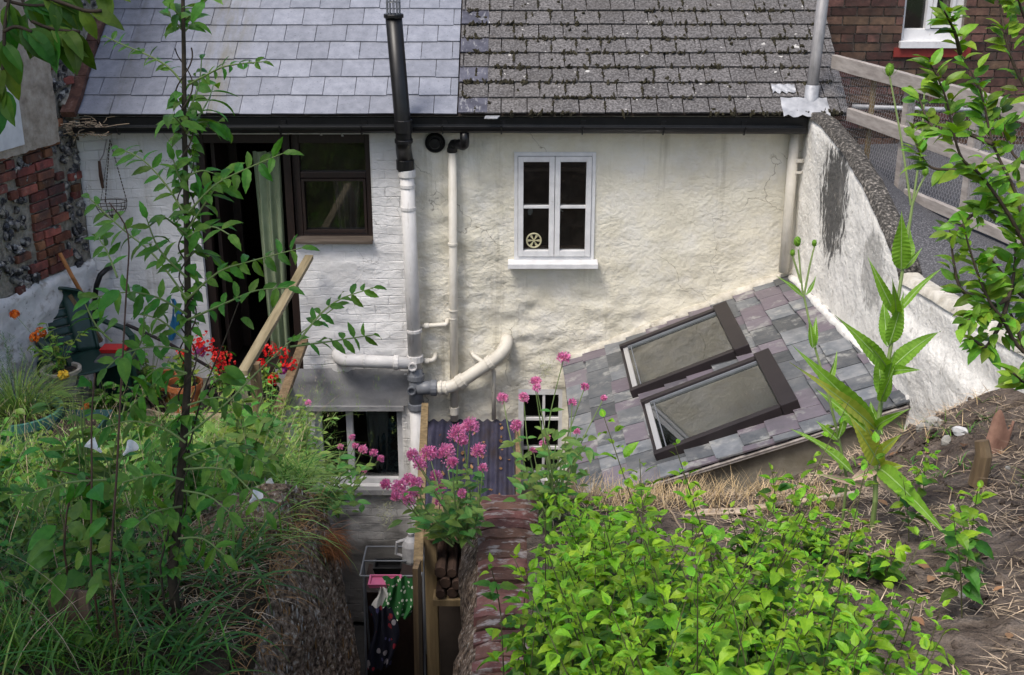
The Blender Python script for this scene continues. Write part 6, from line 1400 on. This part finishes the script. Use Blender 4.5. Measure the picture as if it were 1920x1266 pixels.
# ---- lemon balm
lb = thing("lemon_balm", "bushy bright lime green lemon balm filling the foreground right of the brick wall", "plant", (.6, -6.8, -.5))
L = MB(); S = MB(); Lo = MB()
def balm(x, y, h, k=1.0):
    g = float(zr(np.array([x]), np.array([y]))[0]); lean = Vector((rnd(-.3 if x > .25 else -.12, .3), rnd(-.35, .2), 1)); h = h if x > .1 else min(h, .38); q = Vector((x, y, g)); P = smoothpath([q, q + lean * h * .5, q + Vector((lean.x * 1.3, lean.y * 1.3, 1)) * h], 3); S.tube(P, [.0028, .0026, .0024, .002, .0018, .0015, .001], 4)
    n = max(4, int(h / .04)); a = rnd(0, 3.14); kk = k * rnd(.7, 1.2)
    for i in range(n):
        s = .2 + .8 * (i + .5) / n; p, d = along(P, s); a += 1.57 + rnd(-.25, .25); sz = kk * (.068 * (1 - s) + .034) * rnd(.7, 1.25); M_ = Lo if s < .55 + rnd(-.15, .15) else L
        for sg in (0, math.pi):
            if rnd(0, 1) < .1: continue
            o_ = Vector((math.cos(a + sg), math.sin(a + sg), rnd(-.1, .6) + (.7 if s > .88 else 0))); M_.leaf(p + o_ * .012, o_, (rnd(-.4, .4), rnd(-.4, .4), 1), sz, sz * rnd(.5, .64), 10, bend=rnd(.2, 1.5), peak=rnd(.3, .38), serr=.14, roll=rnd(-.5, .5), fold=rnd(.12, .4))
            if rnd(0, 1) < .6: o2 = o_ + Vector((rnd(-.5, .5), rnd(-.5, .5), .6)); M_.leaf(p + o_ * .015, o2, (0, 0, 1), sz * .5, sz * .28, 6, bend=.6, serr=.14)
for _ in range(440):
    y = -5.2 - (rnd(0, 1) ** .85) * 2.4; f_ = (-5.2 - y) / 2.4; x0 = .2 - .27 * min(1, f_ * 1.3); x1 = 1.30 - .36 * f_ + .14 * math.sin(y * 4.2)
    x = rnd(x0, x1); edge = min(1, (x1 - x) / .4, .6 + (x - x0) / .3); clump = float(fbm(np.array(x * 3.2), np.array(y * 3.2), 351, 2))
    if clump < -.10: continue
    h = (.225 + .36 * min(1, f_ * 1.45)) * (1 + 2.2 * clump) * rnd(.7, 1.25) * (.5 + .5 * edge)
    balm(x, y, h)
for x, y, h in ((1.75, -4.85, .28), (1.62, -4.95, .3), (1.55, -5.3, .3), (1.7, -5.5, .34), (1.62, -5.7, .4), (1.5, -6.0, .4), (1.28, -6.9, .34), (1.34, -7.0, .28), (1.22, -7.2, .3), (1.15, -4.75, .2), (1.35, -4.8, .2), (-.02, -6.5, .34), (.02, -6.1, .32), (-.06, -6.9, .36), (-.04, -5.75, .26), (.15, -4.95, .22), (.2, -5.1, .3)): balm(x, y, h, 1.1)
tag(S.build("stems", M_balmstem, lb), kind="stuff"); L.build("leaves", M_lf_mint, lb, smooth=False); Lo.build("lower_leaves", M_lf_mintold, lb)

# ---- plum tree on the right
pt = thing("plum_tree", "leafy young plum tree reaching in from the right over the wire fence", "tree", (2.9, -5.6, -.3))
pt.location.z = float(zr(np.array([2.9]), np.array([-5.6]))[0]) - .05; ORG[pt.name] = pt.location.copy()
b = MB(); tb = pt.location.copy(); k0 = at(2010, 560, t=3.9); b.tube(smoothpath([tb, tb * .6 + k0 * .4 + Vector((.05, 0, 0)), k0, at(2030, 250, t=4.0), at(2010, -60, t=4.0), at(1980, -300, t=4.1)]), .03, 8); b.build("trunk", M_bark, pt, smooth=True)
BR = [[(2010, 700), (1920, 660), (1880, 600), (1850, 555), (1822, 480), (1806, 420)], [(2010, 560), (1930, 470), (1890, 400), (1840, 330), (1800, 290), (1772, 180), (1740, 110)], [(2020, 450), (1930, 420), (1900, 350), (1862, 270), (1838, 170), (1800, 100)], [(2030, 250), (1950, 200), (1900, 120), (1880, 40), (1870, -30)], [(1840, 330), (1790, 320), (1740, 310), (1710, 250)], [(1850, 555), (1800, 540), (1780, 430)], [(1880, 600), (1850, 650), (1830, 640), (1818, 636)], [(1862, 270), (1810, 250), (1750, 240), (1720, 175)], [(2020, 350), (1960, 320), (1900, 290), (1870, 200)], [(2010, 620), (1950, 580), (1900, 540), (1870, 500), (1845, 470)], [(1980, 700), (1930, 720), (1900, 700)], [(2030, 150), (1960, 90), (1920, 30), (1900, -40)], [(1880, 600), (1900, 520), (1905, 450)], [(1800, 100), (1790, 60), (1770, 20)], [(1890, 560), (1835, 590), (1800, 610)], [(1920, 660), (1905, 610), (1880, 560)], [(1890, 400), (1830, 400), (1790, 440)]]
L = MB(); S = MB()
for i, px in enumerate(BR):
    t = 3.9 + rnd(-.35, .35); P = smoothpath(PP(px, (3.95, t)), 5); S.tube(P, [.0085 - .0065 * k / len(P) for k in range(len(P))], 6)
    ln = sum((P[k + 1] - P[k]).length for k in range(len(P) - 1))
    for j in range(int(ln * 105)):
        s = rnd(.12, 1); p, d = along(P, s); a = rnd(0, 6.28); o_ = d * .6 + Vector((math.cos(a), math.sin(a), rnd(-.3, .7))) * .7; sz = rnd(.045, .085); L.leaf(p + o_ * rnd(.0, .035), o_, (rnd(-.4, .4), -.3, .8), sz, sz * .46, 6, bend=rnd(.2, 1.1), serr=.08, fold=.25, roll=rnd(-.4, .4))
for i in range(18):   # crown above the frame
    c0 = Vector((rnd(1.5, 3.2), rnd(-6.2, -4.9), rnd(1.75, 2.6))); p0_ = at(2010 - rnd(0, 25), rnd(-280, 200), t=4.03); S.tube([p0_, (p0_ + c0) / 2 + Vector((0, 0, .1)), c0], .005, 5)
    for j in range(40): v = Vector((rnd(-.25, .25), rnd(-.25, .25), rnd(-.2, .2))); L.leaf(c0 + v, (rnd(-1, 1), rnd(-1, 1), rnd(-.4, .5)), (0, 0, 1), .07, .034, 4, bend=.6)
S.build("branches", M_stembrown, pt, smooth=True); L.build("leaves", M_lf_plum, pt)

# ---- tree overhead on the left; unseen crown placed and thickened to darken the bank
ot = thing("overhanging_tree", "dark leafy tree drooping into the top left corner", "tree", (-3.3, -8.3, 0))
ot.location.z = float(zl(np.array([-3.3]), np.array([-8.3]))[0]) - .05; ORG[ot.name] = ot.location.copy(); tb = ot.location.copy(); tc_ = Vector((-2.9, -8.1, 3.0))
b = MB(); b.tube(smoothpath([tb, Vector((-3.2, -8.25, 1.2)), tc_, Vector((-2.7, -7.9, 4.0))]), [.13] * 5 + [.11] * 4 + [.08] * 4, 10); b.build("trunk", M_bark, ot, smooth=True)
L = MB(); S = MB()
for i in range(230):
    a = rnd(0, 6.28); e = rnd(.2, 1.95); c0 = Vector((-2.5 + e * math.cos(a), -7.75 + e * math.sin(a) * .9, rnd(2.1, 3.9)))
    S.tube([tc_ + Vector((0, 0, rnd(-.3, 1))), (tc_ + c0) / 2 + Vector((0, 0, .25)), c0], [.025, .014, .005], 5)
    for j in range(34): v = Vector((rnd(-.32, .32), rnd(-.32, .32), rnd(-.22, .22))); L.leaf(c0 + v, (rnd(-1, 1), rnd(-1, 1), rnd(-.6, .3)), (0, 0, 1), rnd(.09, .13), .055, 3, bend=.7)
TT = 2.3
q_ = Vector((-1.9, -7.2, 2.5)); S.tube([tc_, q_, at(30, -60, t=TT)], [.03, .02, .01], 6)
for px in ([(30, -60), (40, -10), (60, 40), (110, 62)], [(40, -10), (100, 0), (160, 20), (190, 20)], [(30, -60), (10, 40), (8, 90)], [(60, 40), (100, 55), (150, 60)], [(30, -60), (90, -40), (170, -40), (200, -10)], [(10, 40), (5, 140), (6, 200)], [(8, 0), (50, 10), (90, 10)], [(6, 60), (30, 50), (60, 60)]):
    P = smoothpath(PP(px, TT + rnd(-.15, .15))); S.tube(P, .0035, 5)
    for j in range(8):
        s = rnd(.25, 1); p, d = along(P, s); o_ = d * .5 + Vector((rnd(-.6, .9), rnd(-.5, .3), rnd(-1, .1))); sz = rnd(55, 95) * PXM(TT); L.leaf(p, o_, (rnd(-.4, .4), -.5, .6), sz, sz * .42, 7, bend=rnd(.3, 1.1), serr=.06)
S.build("branches", M_stembrown, ot, smooth=True); L.build("leaves", M_lf_dark, ot)

# ================================================================== GRASS, WEEDS AND LITTER
def groundhit(px, py, zf):
    d = ray(px, py); t = 1.5
    while t < 12:
        p = CAM + d * t
        if p.z < float(zf(np.array([p.x]), np.array([p.y]))[0]): return p
        t += .01
    return p
def scat(n, x0, x1, y0, y1, zf, ok=None):
    x = rng.uniform(x0, x1, n); y = rng.uniform(y0, y1, n); z = zf(x, y); return [(a, c, d) for a, c, d in zip(x.tolist(), y.tolist(), z.tolist()) if ok is None or ok(a, c)]
okl = lambda x, y: x < float(edge_l(y)) + .03 and not (y > -.85)
soilp = lambda x, y: (x < -1.28 and y < -6.55)      # bare patch near the bottom left corner
G = MB(); Gl = MB(); Gd = MB(); Gk = MB(); Gb = MB()
for x, y, z in scat(15000, -4.4, -.85, -7.2, -.95, zl, okl):
    cl_ = float(fbm(x * 2.2, y * 2.2, 201))
    if cl_ < (-.15 if y > -5.2 else -.03) or soilp(x, y): continue
    far = y > -4.5; h = rnd(.08, .34) * (1.1 if far else .95) * (1 + 1.2 * cl_)
    mb = Gl if (far and rnd(0, 1) < .6) or rnd(0, 1) < .12 else G  # far bank gets more of the paler blades
    a = rnd(0, 6.28); mb.blade((x, y, z - .02), (math.cos(a) * .5, math.sin(a) * .5, 1), h, rnd(.003, .008), bend=rnd(.3, 2.2), seg=4)
for x, y, z in scat(1100, -1.9, -.9, -6.2, -5.0, zl, okl):    # straw coloured patch by the bank top
    a = rnd(0, 6.28); Gd.blade((x, y, z - .01), (math.cos(a), math.sin(a), rnd(.2, 1)), rnd(.08, .24), .004, bend=rnd(.6, 2), seg=4)
for x, y, z in scat(2300, -2.8, -.95, -7.5, -5.4, zl, okl):    # broad strappy grass in the foreground
    a = rnd(0, 6.28)
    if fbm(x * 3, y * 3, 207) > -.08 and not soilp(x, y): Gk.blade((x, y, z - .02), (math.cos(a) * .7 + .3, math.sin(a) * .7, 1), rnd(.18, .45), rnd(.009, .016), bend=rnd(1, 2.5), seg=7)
for x, y, z in scat(3400, -1.75, -.80, -6.6, -4.9, zl, lambda x, y: True):
    a = rnd(0, 6.28)
    if fbm(x * 3, y * 3, 209) > -.04: Gb.blade((x, y, z - .01), (math.cos(a), math.sin(a), rnd(.1, .9)), rnd(.06, .2), .004, bend=rnd(.6, 2.2), seg=4)
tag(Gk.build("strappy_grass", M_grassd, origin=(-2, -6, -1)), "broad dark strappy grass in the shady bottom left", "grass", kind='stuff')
tag(Gb.build("dead_grass", M_deadgrass, origin=(-1.5, -6, -1)), "brown dead grass along the top of the dark retaining wall", "grass", kind='stuff')
bx_ = groundhit(128, 1203, zl)
for _ in range(200):
    x, y = bx_.x + rnd(-.2, .2), bx_.y - rnd(.02, .2); z = float(zl(np.array([x]), np.array([y]))[0]); a = rnd(0, 6.28); G.blade((x, y, z), (math.cos(a) * .5, math.sin(a) * .5, 1), rnd(.08, .26), rnd(.004, .009), bend=rnd(.5, 2), seg=5)
tag(G.build("grass", M_grass, origin=(-2, -5, -1)), "long green grass over the left garden bank", "grass", kind='stuff')
tag(Gl.build("pale_grass", M_grassl, origin=(-2, -4, -1)), "pale grass along the left bank towards the terrace", "grass", kind='stuff')
H = MB()
for x, y, z in scat(700, -4.3, -1.0, -6.6, -1.2, zl, okl):      # pale seeding stalks through the whole bank
    a = rnd(0, 6.28); tip = Gd.blade((x, y, z), (math.cos(a) * .3, math.sin(a) * .3, 1), rnd(.25, .6), .003, bend=rnd(.2, 1.3), seg=6)
    for j in range(9): Gd.blade(tip + Vector((rnd(-.01, .01), rnd(-.01, .01), rnd(-.06, .01))), (rnd(-.4, .4), rnd(-.4, .4), .8), .016, .0028, bend=.4, seg=1)
for x, y, z in scat(420, -2.3, -1.0, -4.6, -1.3, zl, lambda x, y: float(edge_l(y)) - .75 < x < float(edge_l(y)) + .03):   # flowering grasses on the brink
    a = rnd(-1.2, 1.2); P0 = Vector((x, y, z)); h = rnd(.3, .7); tip = H.blade(P0, (math.cos(a) * .35, math.sin(a) * .3, 1), h, .0035, bend=rnd(.4, 1.5), seg=7)
    for j in range(14): H.blade(tip + Vector((rnd(-.012, .012), rnd(-.012, .012), rnd(-.07, .01))), (rnd(-.3, .5), rnd(-.3, .3), .8), .018, .003, bend=.4, seg=1)
for x, y, z in scat(2100, -2.2, -.9, -5.5, -1.2, zl, lambda x, y: float(edge_l(y)) - .3 < x < float(edge_l(y)) + .05):     # overhang
    H.blade((x, y, z), (rnd(.3, 1), rnd(-.4, .4), rnd(.1, 1)), rnd(.2, .45), .006, bend=rnd(1.2, 2.8), seg=6)
tag(H.build("tall_grass", M_grassl, origin=(-1.5, -3, -1.5)), "tall flowering grass drooping over the sunken yard", "grass", kind='stuff')
for x, y, z in scat(26000, .15, 4.6, -8.2, -2.9, zr, lambda x, y: not (x > xw(y) - .05 and y > -4.2)):
    a = rnd(0, 6.28); dens = fbm(x * 1.6, y * 1.6, 211)
    if dens < -.2 + .22 * float(vnoise(np.array(x * 7.), np.array(y * 7.), 77)): continue
    Gd.blade((x, y, z + .006), (math.cos(a), math.sin(a), rnd(-.05, .2)), rnd(.03, .15), rnd(.002, .0055), bend=rnd(-.3, .6), seg=3)
Gd.build("dry_straw", M_straw2, origin=(1.5, -5, -.5)); tag(bpy.data.objects["dry_straw"], "dry straw and stalks littering both banks", "straw", kind='stuff')
D = MB()
for x, y, z in scat(1700, .12, 1.5, -4.85, -4.4, zr):
    if fbm(x * 5, 0.5, 221) < -.1: continue
    a = rnd(0, 6.28); D.blade((x, y, z - .01), (math.cos(a) * .5, math.sin(a) * .5, 1), rnd(.05, .17), .0035, bend=rnd(.2, 1.2), seg=4)
for x, y, z in scat(500, 1.9, 4.0, -5.6, -3.3, zr, lambda x, y: x < xw(y) - .05 or y < -4.3):
    a = rnd(0, 6.28); D.blade((x, y, z - .01), (math.cos(a) * .6, math.sin(a) * .6, 1), rnd(.04, .14), .0035, bend=rnd(.2, 1.4), seg=4)
tag(D.build("dry_grass", M_straw, origin=(.8, -4.6, -.9)), "bleached dry grass along the plank below the lean-to", "grass", kind='stuff')
W = MB()
for x, y, z in scat(420, 1.6, 3.6, -6.6, -3.2, zr, lambda x, y: (x < xw(y) - .05 or y < -4.3)):
    if fbm(x * 2, y * 2, 231) < .03: continue
    for j in range(4): a = rnd(0, 6.28); W.blade((x, y, z), (math.cos(a), math.sin(a), 1.2), rnd(.05, .12), .005, bend=1.2, seg=3)
tag(W.build("green_tufts", M_grass, origin=(2.5, -5, -.5)), "thin green grass tufts on the bare soil", "grass", kind='stuff')
for lab, x, y, n in (("dock like weed with broad leaves low in the left bank grass", -2.6, -4.9, 14), ("leafy weed among pale grass near the pointed wall end", -1.25, -4.4, 16), ("leafy weed on the brink beside the white bindweed trumpets", -1.1, -4.9, 12), ("dark leafy weed at the left frame edge beyond the board", -2.35, -5.9, 14), ("leafy weed under the sapling's right hand branches", -1.75, -4.3, 14), ("nettle like weed left of the tall sapling's foot", -2.1, -5.2, 14), ("bright weed halfway between trough and sapling", -2.9, -3.6, 16), ("bright weed below the handrail post", -1.95, -2.4, 16)):
    tuft("weed", lab, Vector((x, y, float(zl(np.array([x]), np.array([y]))[0]))), n, rnd(.3, .5), rnd(.07, .11), rnd(.035, .05), random.choice((M_lf_vine, M_lf_val, M_lf_pot)), None, None, .32, 9)
for lab, x, y, h in (("tall leafy weed rising in front of the trough at left", -2.55, -5.3, .75), ("tall dark weed left of the sapling with drooping leaves", -2.15, -5.7, .75), ("tall weed standing right of the sapling's foot", -1.55, -5.5, .6), ("tall weed climbing before the glazed pot", -3.0, -4.5, .7), ("tall weed between sapling and pointed wall end", -1.3, -5.15, .5), ("tall weed at the far left edge above the board", -2.75, -6.1, .6)):
    tuft("weed", lab, Vector((x, y, float(zl(np.array([x]), np.array([y]))[0]))), 15, h, rnd(.07, .10), rnd(.025, .04), random.choice((M_lf_ash, M_lf_ash, M_lf_vine)), None, None, .2, 12)
C = MB()
for x, y, z in scat(4200, -4.4, -1.0, -7.2, -1.0, zl, okl):
    d = fbm(x * 1.4, y * 1.4, 241)
    if d < .02: continue
    for j in range(4): a = rnd(0, 6.28); C.leaf((x + rnd(-.05, .05), y + rnd(-.05, .05), z + rnd(.03, .2)), (math.cos(a), math.sin(a), rnd(-.1, .5)), (0, -.3, .9), rnd(.03, .06), rnd(.018, .032), 4, bend=.7)
tag(C.build("ground_cover", M_lf_vine, origin=(-2.5, -4, -1.2)), "small leaved weeds among the grass of the left bank", "weeds", kind='stuff')
# roots hanging from the bank's end
RM = MB()
for _ in range(240):
    p = at(rnd(598, 628), rnd(1000, 1040), t=rnd(4.85, 5.02)); RM.blade(p, (rnd(.2, 1.0), rnd(-.5, .2), rnd(-.3, .6)), rnd(.06, .17), .003, bend=rnd(1.4, 2.8), seg=6)
tag(RM.build("root_mat", M_rootmat), "orange fringe of dead grass roots hanging over the dark retaining wall", "roots", kind='stuff')
# bindweed flowers
for (px, py, t_), lab in zip(((506, 908, 4.9), (481, 929, 4.6), (172, 832, 4.2), (246, 838, 4.2)), ("white bindweed trumpet nearest the pointed wall end", "white bindweed trumpet on a thin stalk left of the pointed wall end", "white bindweed trumpet beside the broad leaved stake", "white bindweed trumpet under the sapling leaves")):
    c = at(px, py, t=t_); t = thing("bindweed_flower", lab, "flower", c, "white bindweed flowers"); b = MB(); ax = Vector((rnd(-.9, .9), rnd(-.3, .3), .7)).normalized(); b.lathe([(.004, -.045), (.008, -.02), (.018, .0), (.024, .010)], c, 14, ax=ax); b.build("trumpet", M_whitepetal, t, smooth=True)
    b = MB(); g = float(zl(np.array([c.x]), np.array([c.y]))[0]); b.tube(smoothpath([c - ax * .044, c - ax * .08 + Vector((0, 0, -.08)), Vector((c.x + .03, c.y + .02, min(g, c.z - .1)))]), .002, 4); b.build("stalk", M_stemgreen, t)
# boards, planks, stones
def slab(name, label, cat, quad, th, m):   # quad of world points, thickness away from the camera
    a, b_, c, d = quad; n = (b_ - a).cross(d - a).normalized(); 
    if n.dot(CAM - a) < 0: n = -n
    mb = MB(); q = [a, b_, c, d]; mb.hexa([p - n * th for p in q] + q); 
    o = mb.build(name, m); bevel(o, .004); return tag(o, label, cat)
bo = groundhit(128, 1203, zl); bg_ = float(zl(np.array([bo.x]), np.array([bo.y]))[0]); b = MB(); top_ = at(130, 1106, y=bo.y + .05)
b.beam((bo.x + .005, bo.y - .0, bg_ - .12), (top_.x, top_.y, top_.z), 80 * PXM((bo - CAM).dot(FW)), .022, up=Vector((.15, 1, .3)), seg=9, wob=.05); o = b.build("offcut_board", M_board); bevel(o, .003); tag(o, "short brown board standing among grass blades at bottom left", "board")
slab("fallen_plank", "long bleached plank lying along the lip below the lean-to", "plank", [at(1072, 975, t=5.2), at(1400, 960, t=5.2), at(1400, 951, t=5.27), at(1066, 962, t=5.27)], .012, M_plank)
slab("thin_batten", "thin pale batten lying on soil left of the teasel", "batten", [at(1402, 955, t=5.25), at(1608, 925, t=5.35), at(1606, 920, t=5.38), at(1400, 948, t=5.3)], .01, M_plank)
M_stone = mat("grey_white_stone", [(.3, (.2, .19, .17)), (.6, (.42, .4, .36)), (.8, (.6, .58, .54))], scale=12, rough=.85, bump=[(20, .6, .01)])
def stone(px, py, rx, rz, lab, m=M_stone, y=None):
    d = ray(px, py); t = 2.5
    for _ in range(400):
        p = CAM + d * t
        if p.z < float(zr(np.array([p.x]), np.array([p.y]))[0]): break
        t += .02
    k = PXM(t); b = MB(); b.blob(p + Vector((0, 0, rz * k * .3)), (rx * k, rx * k * .8, rz * k), jit=.22, n=9, m=6); tag(b.build("stone", m), lab, "stone", "stones on the soil bank")
M_flintw = mat("white_flint", [(.4, (.5, .5, .5)), (.6, (.72, .71, .7))], rough=.5, scale=8)
for a in ((1800, 815, 13, 16, "smooth white flint lying on soil under the plum tree", M_flintw), (1752, 800, 18, 14, "grey broken stone beside the lean-to corner"), (1728, 806, 12, 10, "small pale stone nearest the lean-to corner"), (1776, 832, 14, 9, "flat grey stone under the white flint"), (1690, 800, 14, 9, "dark lump of stone at the slate corner", M_flint), (1805, 1118, 10, 8, "small pale pebble on bare soil at right"), (1700, 1040, 7, 5, "tiny grey pebble on bare soil"), (1850, 980, 7, 5, "little round pebble far right on the soil"), (1272, 1086, 7, 7, "white snail sized pebble among the lemon balm", M_flintw), (1890, 880, 8, 6, "grey pebble near the broken tile")): stone(*a)
bt = at(1868, 800, t=5.5); bt.z = float(zr(np.array([bt.x]), np.array([bt.y]))[0]) - .04; b = MB()
def tilef(u, v): q = (u - .5) * 1.5; r_ = .085 * (1 - .12 * v); return bt + Vector((r_ * math.sin(q) + .05 * v, -r_ * math.cos(q) + .06 + .04 * v, v * (.2 + .04 * math.sin(u * 7) - .09 * max(0, u - .45) )))
curved(b, tilef, 14, 8, .014); tag(b.build("broken_tile", mat("faded_terracotta", [(.3, (.17, .085, .06)), (.6, (.30, .17, .12)), (.75, (.4, .34, .28))], rough=.9, scale=14, bump=[(20, .5, .006)])), "broken curved terracotta tile standing upright in the soil at right", "tile")
b = MB(); a = at(1838, 870, t=5.2); b.tube([a - Vector((0, 0, .1)), a + Vector((.01, 0, .04)), a + Vector((.0, .02, .10))], [.04, .036, .03], 9); tag(b.build("wood_stump", M_postwood), "short rotten post stump in soil by the broken tile", "stump")
b = MB()
for x, y, z in scat(900, .9, 4.2, -7.4, -3.2, zr, lambda x, y: x < xw(y) - .08 or y < -4.2):
    q = rnd(.006, .02) * (1.6 if rnd(0, 1) < .1 else 1); b.blob((x, y, z + q * .2), (q, q * rnd(.7, 1.2), q * .7), jit=.3, n=6, m=4)
tag(b.build("soil_clods", M_soil), "crumbly clods of dry earth on the right bank", "soil", kind='stuff')
b = MB()
for _ in range(70):
    x, y = rnd(1.3, 3.4), rnd(-7.2, -3.6)
    if x > xw(y) - .08 and y > -4.2: continue
    z = float(zr(np.array([x]), np.array([y]))[0]); b.leaf((x, y, z + .012), (rnd(-1, 1), rnd(-1, 1), .1), (0, 0, 1), rnd(.03, .07), rnd(.02, .04), 4, bend=rnd(-.5, 1), fold=.4)
tag(b.build("dead_leaves", mat("dead_leaf_litter", [(.3, (.13, .06, .03)), (.7, (.32, .19, .1))], rough=.85, island=.5)), "scattered dead brown leaves on the bare soil", "leaves", kind='stuff')
b = MB()
for _ in range(60):
    x, y = rnd(.6, 4.0), rnd(-7.5, -3.4)
    if x > xw(y) - .1 and y > -4.2: continue
    z = float(zr(np.array([x]), np.array([y]))[0]) + .01; q = Vector((x, y, z)); a = rnd(0, 6.28); P = [q]
    for k in range(4): a += rnd(-.35, .35); P.append(P[-1] + Vector((math.cos(a), math.sin(a), 0)) * rnd(.04, .09)); P[-1].z = float(zr(np.array([P[-1].x]), np.array([P[-1].y]))[0]) + .012
    b.tube(P, rnd(.0015, .004), 5)
tag(b.build("twigs", M_straw2), "thin dry twigs strewn across the bare soil", "twigs", kind='stuff')
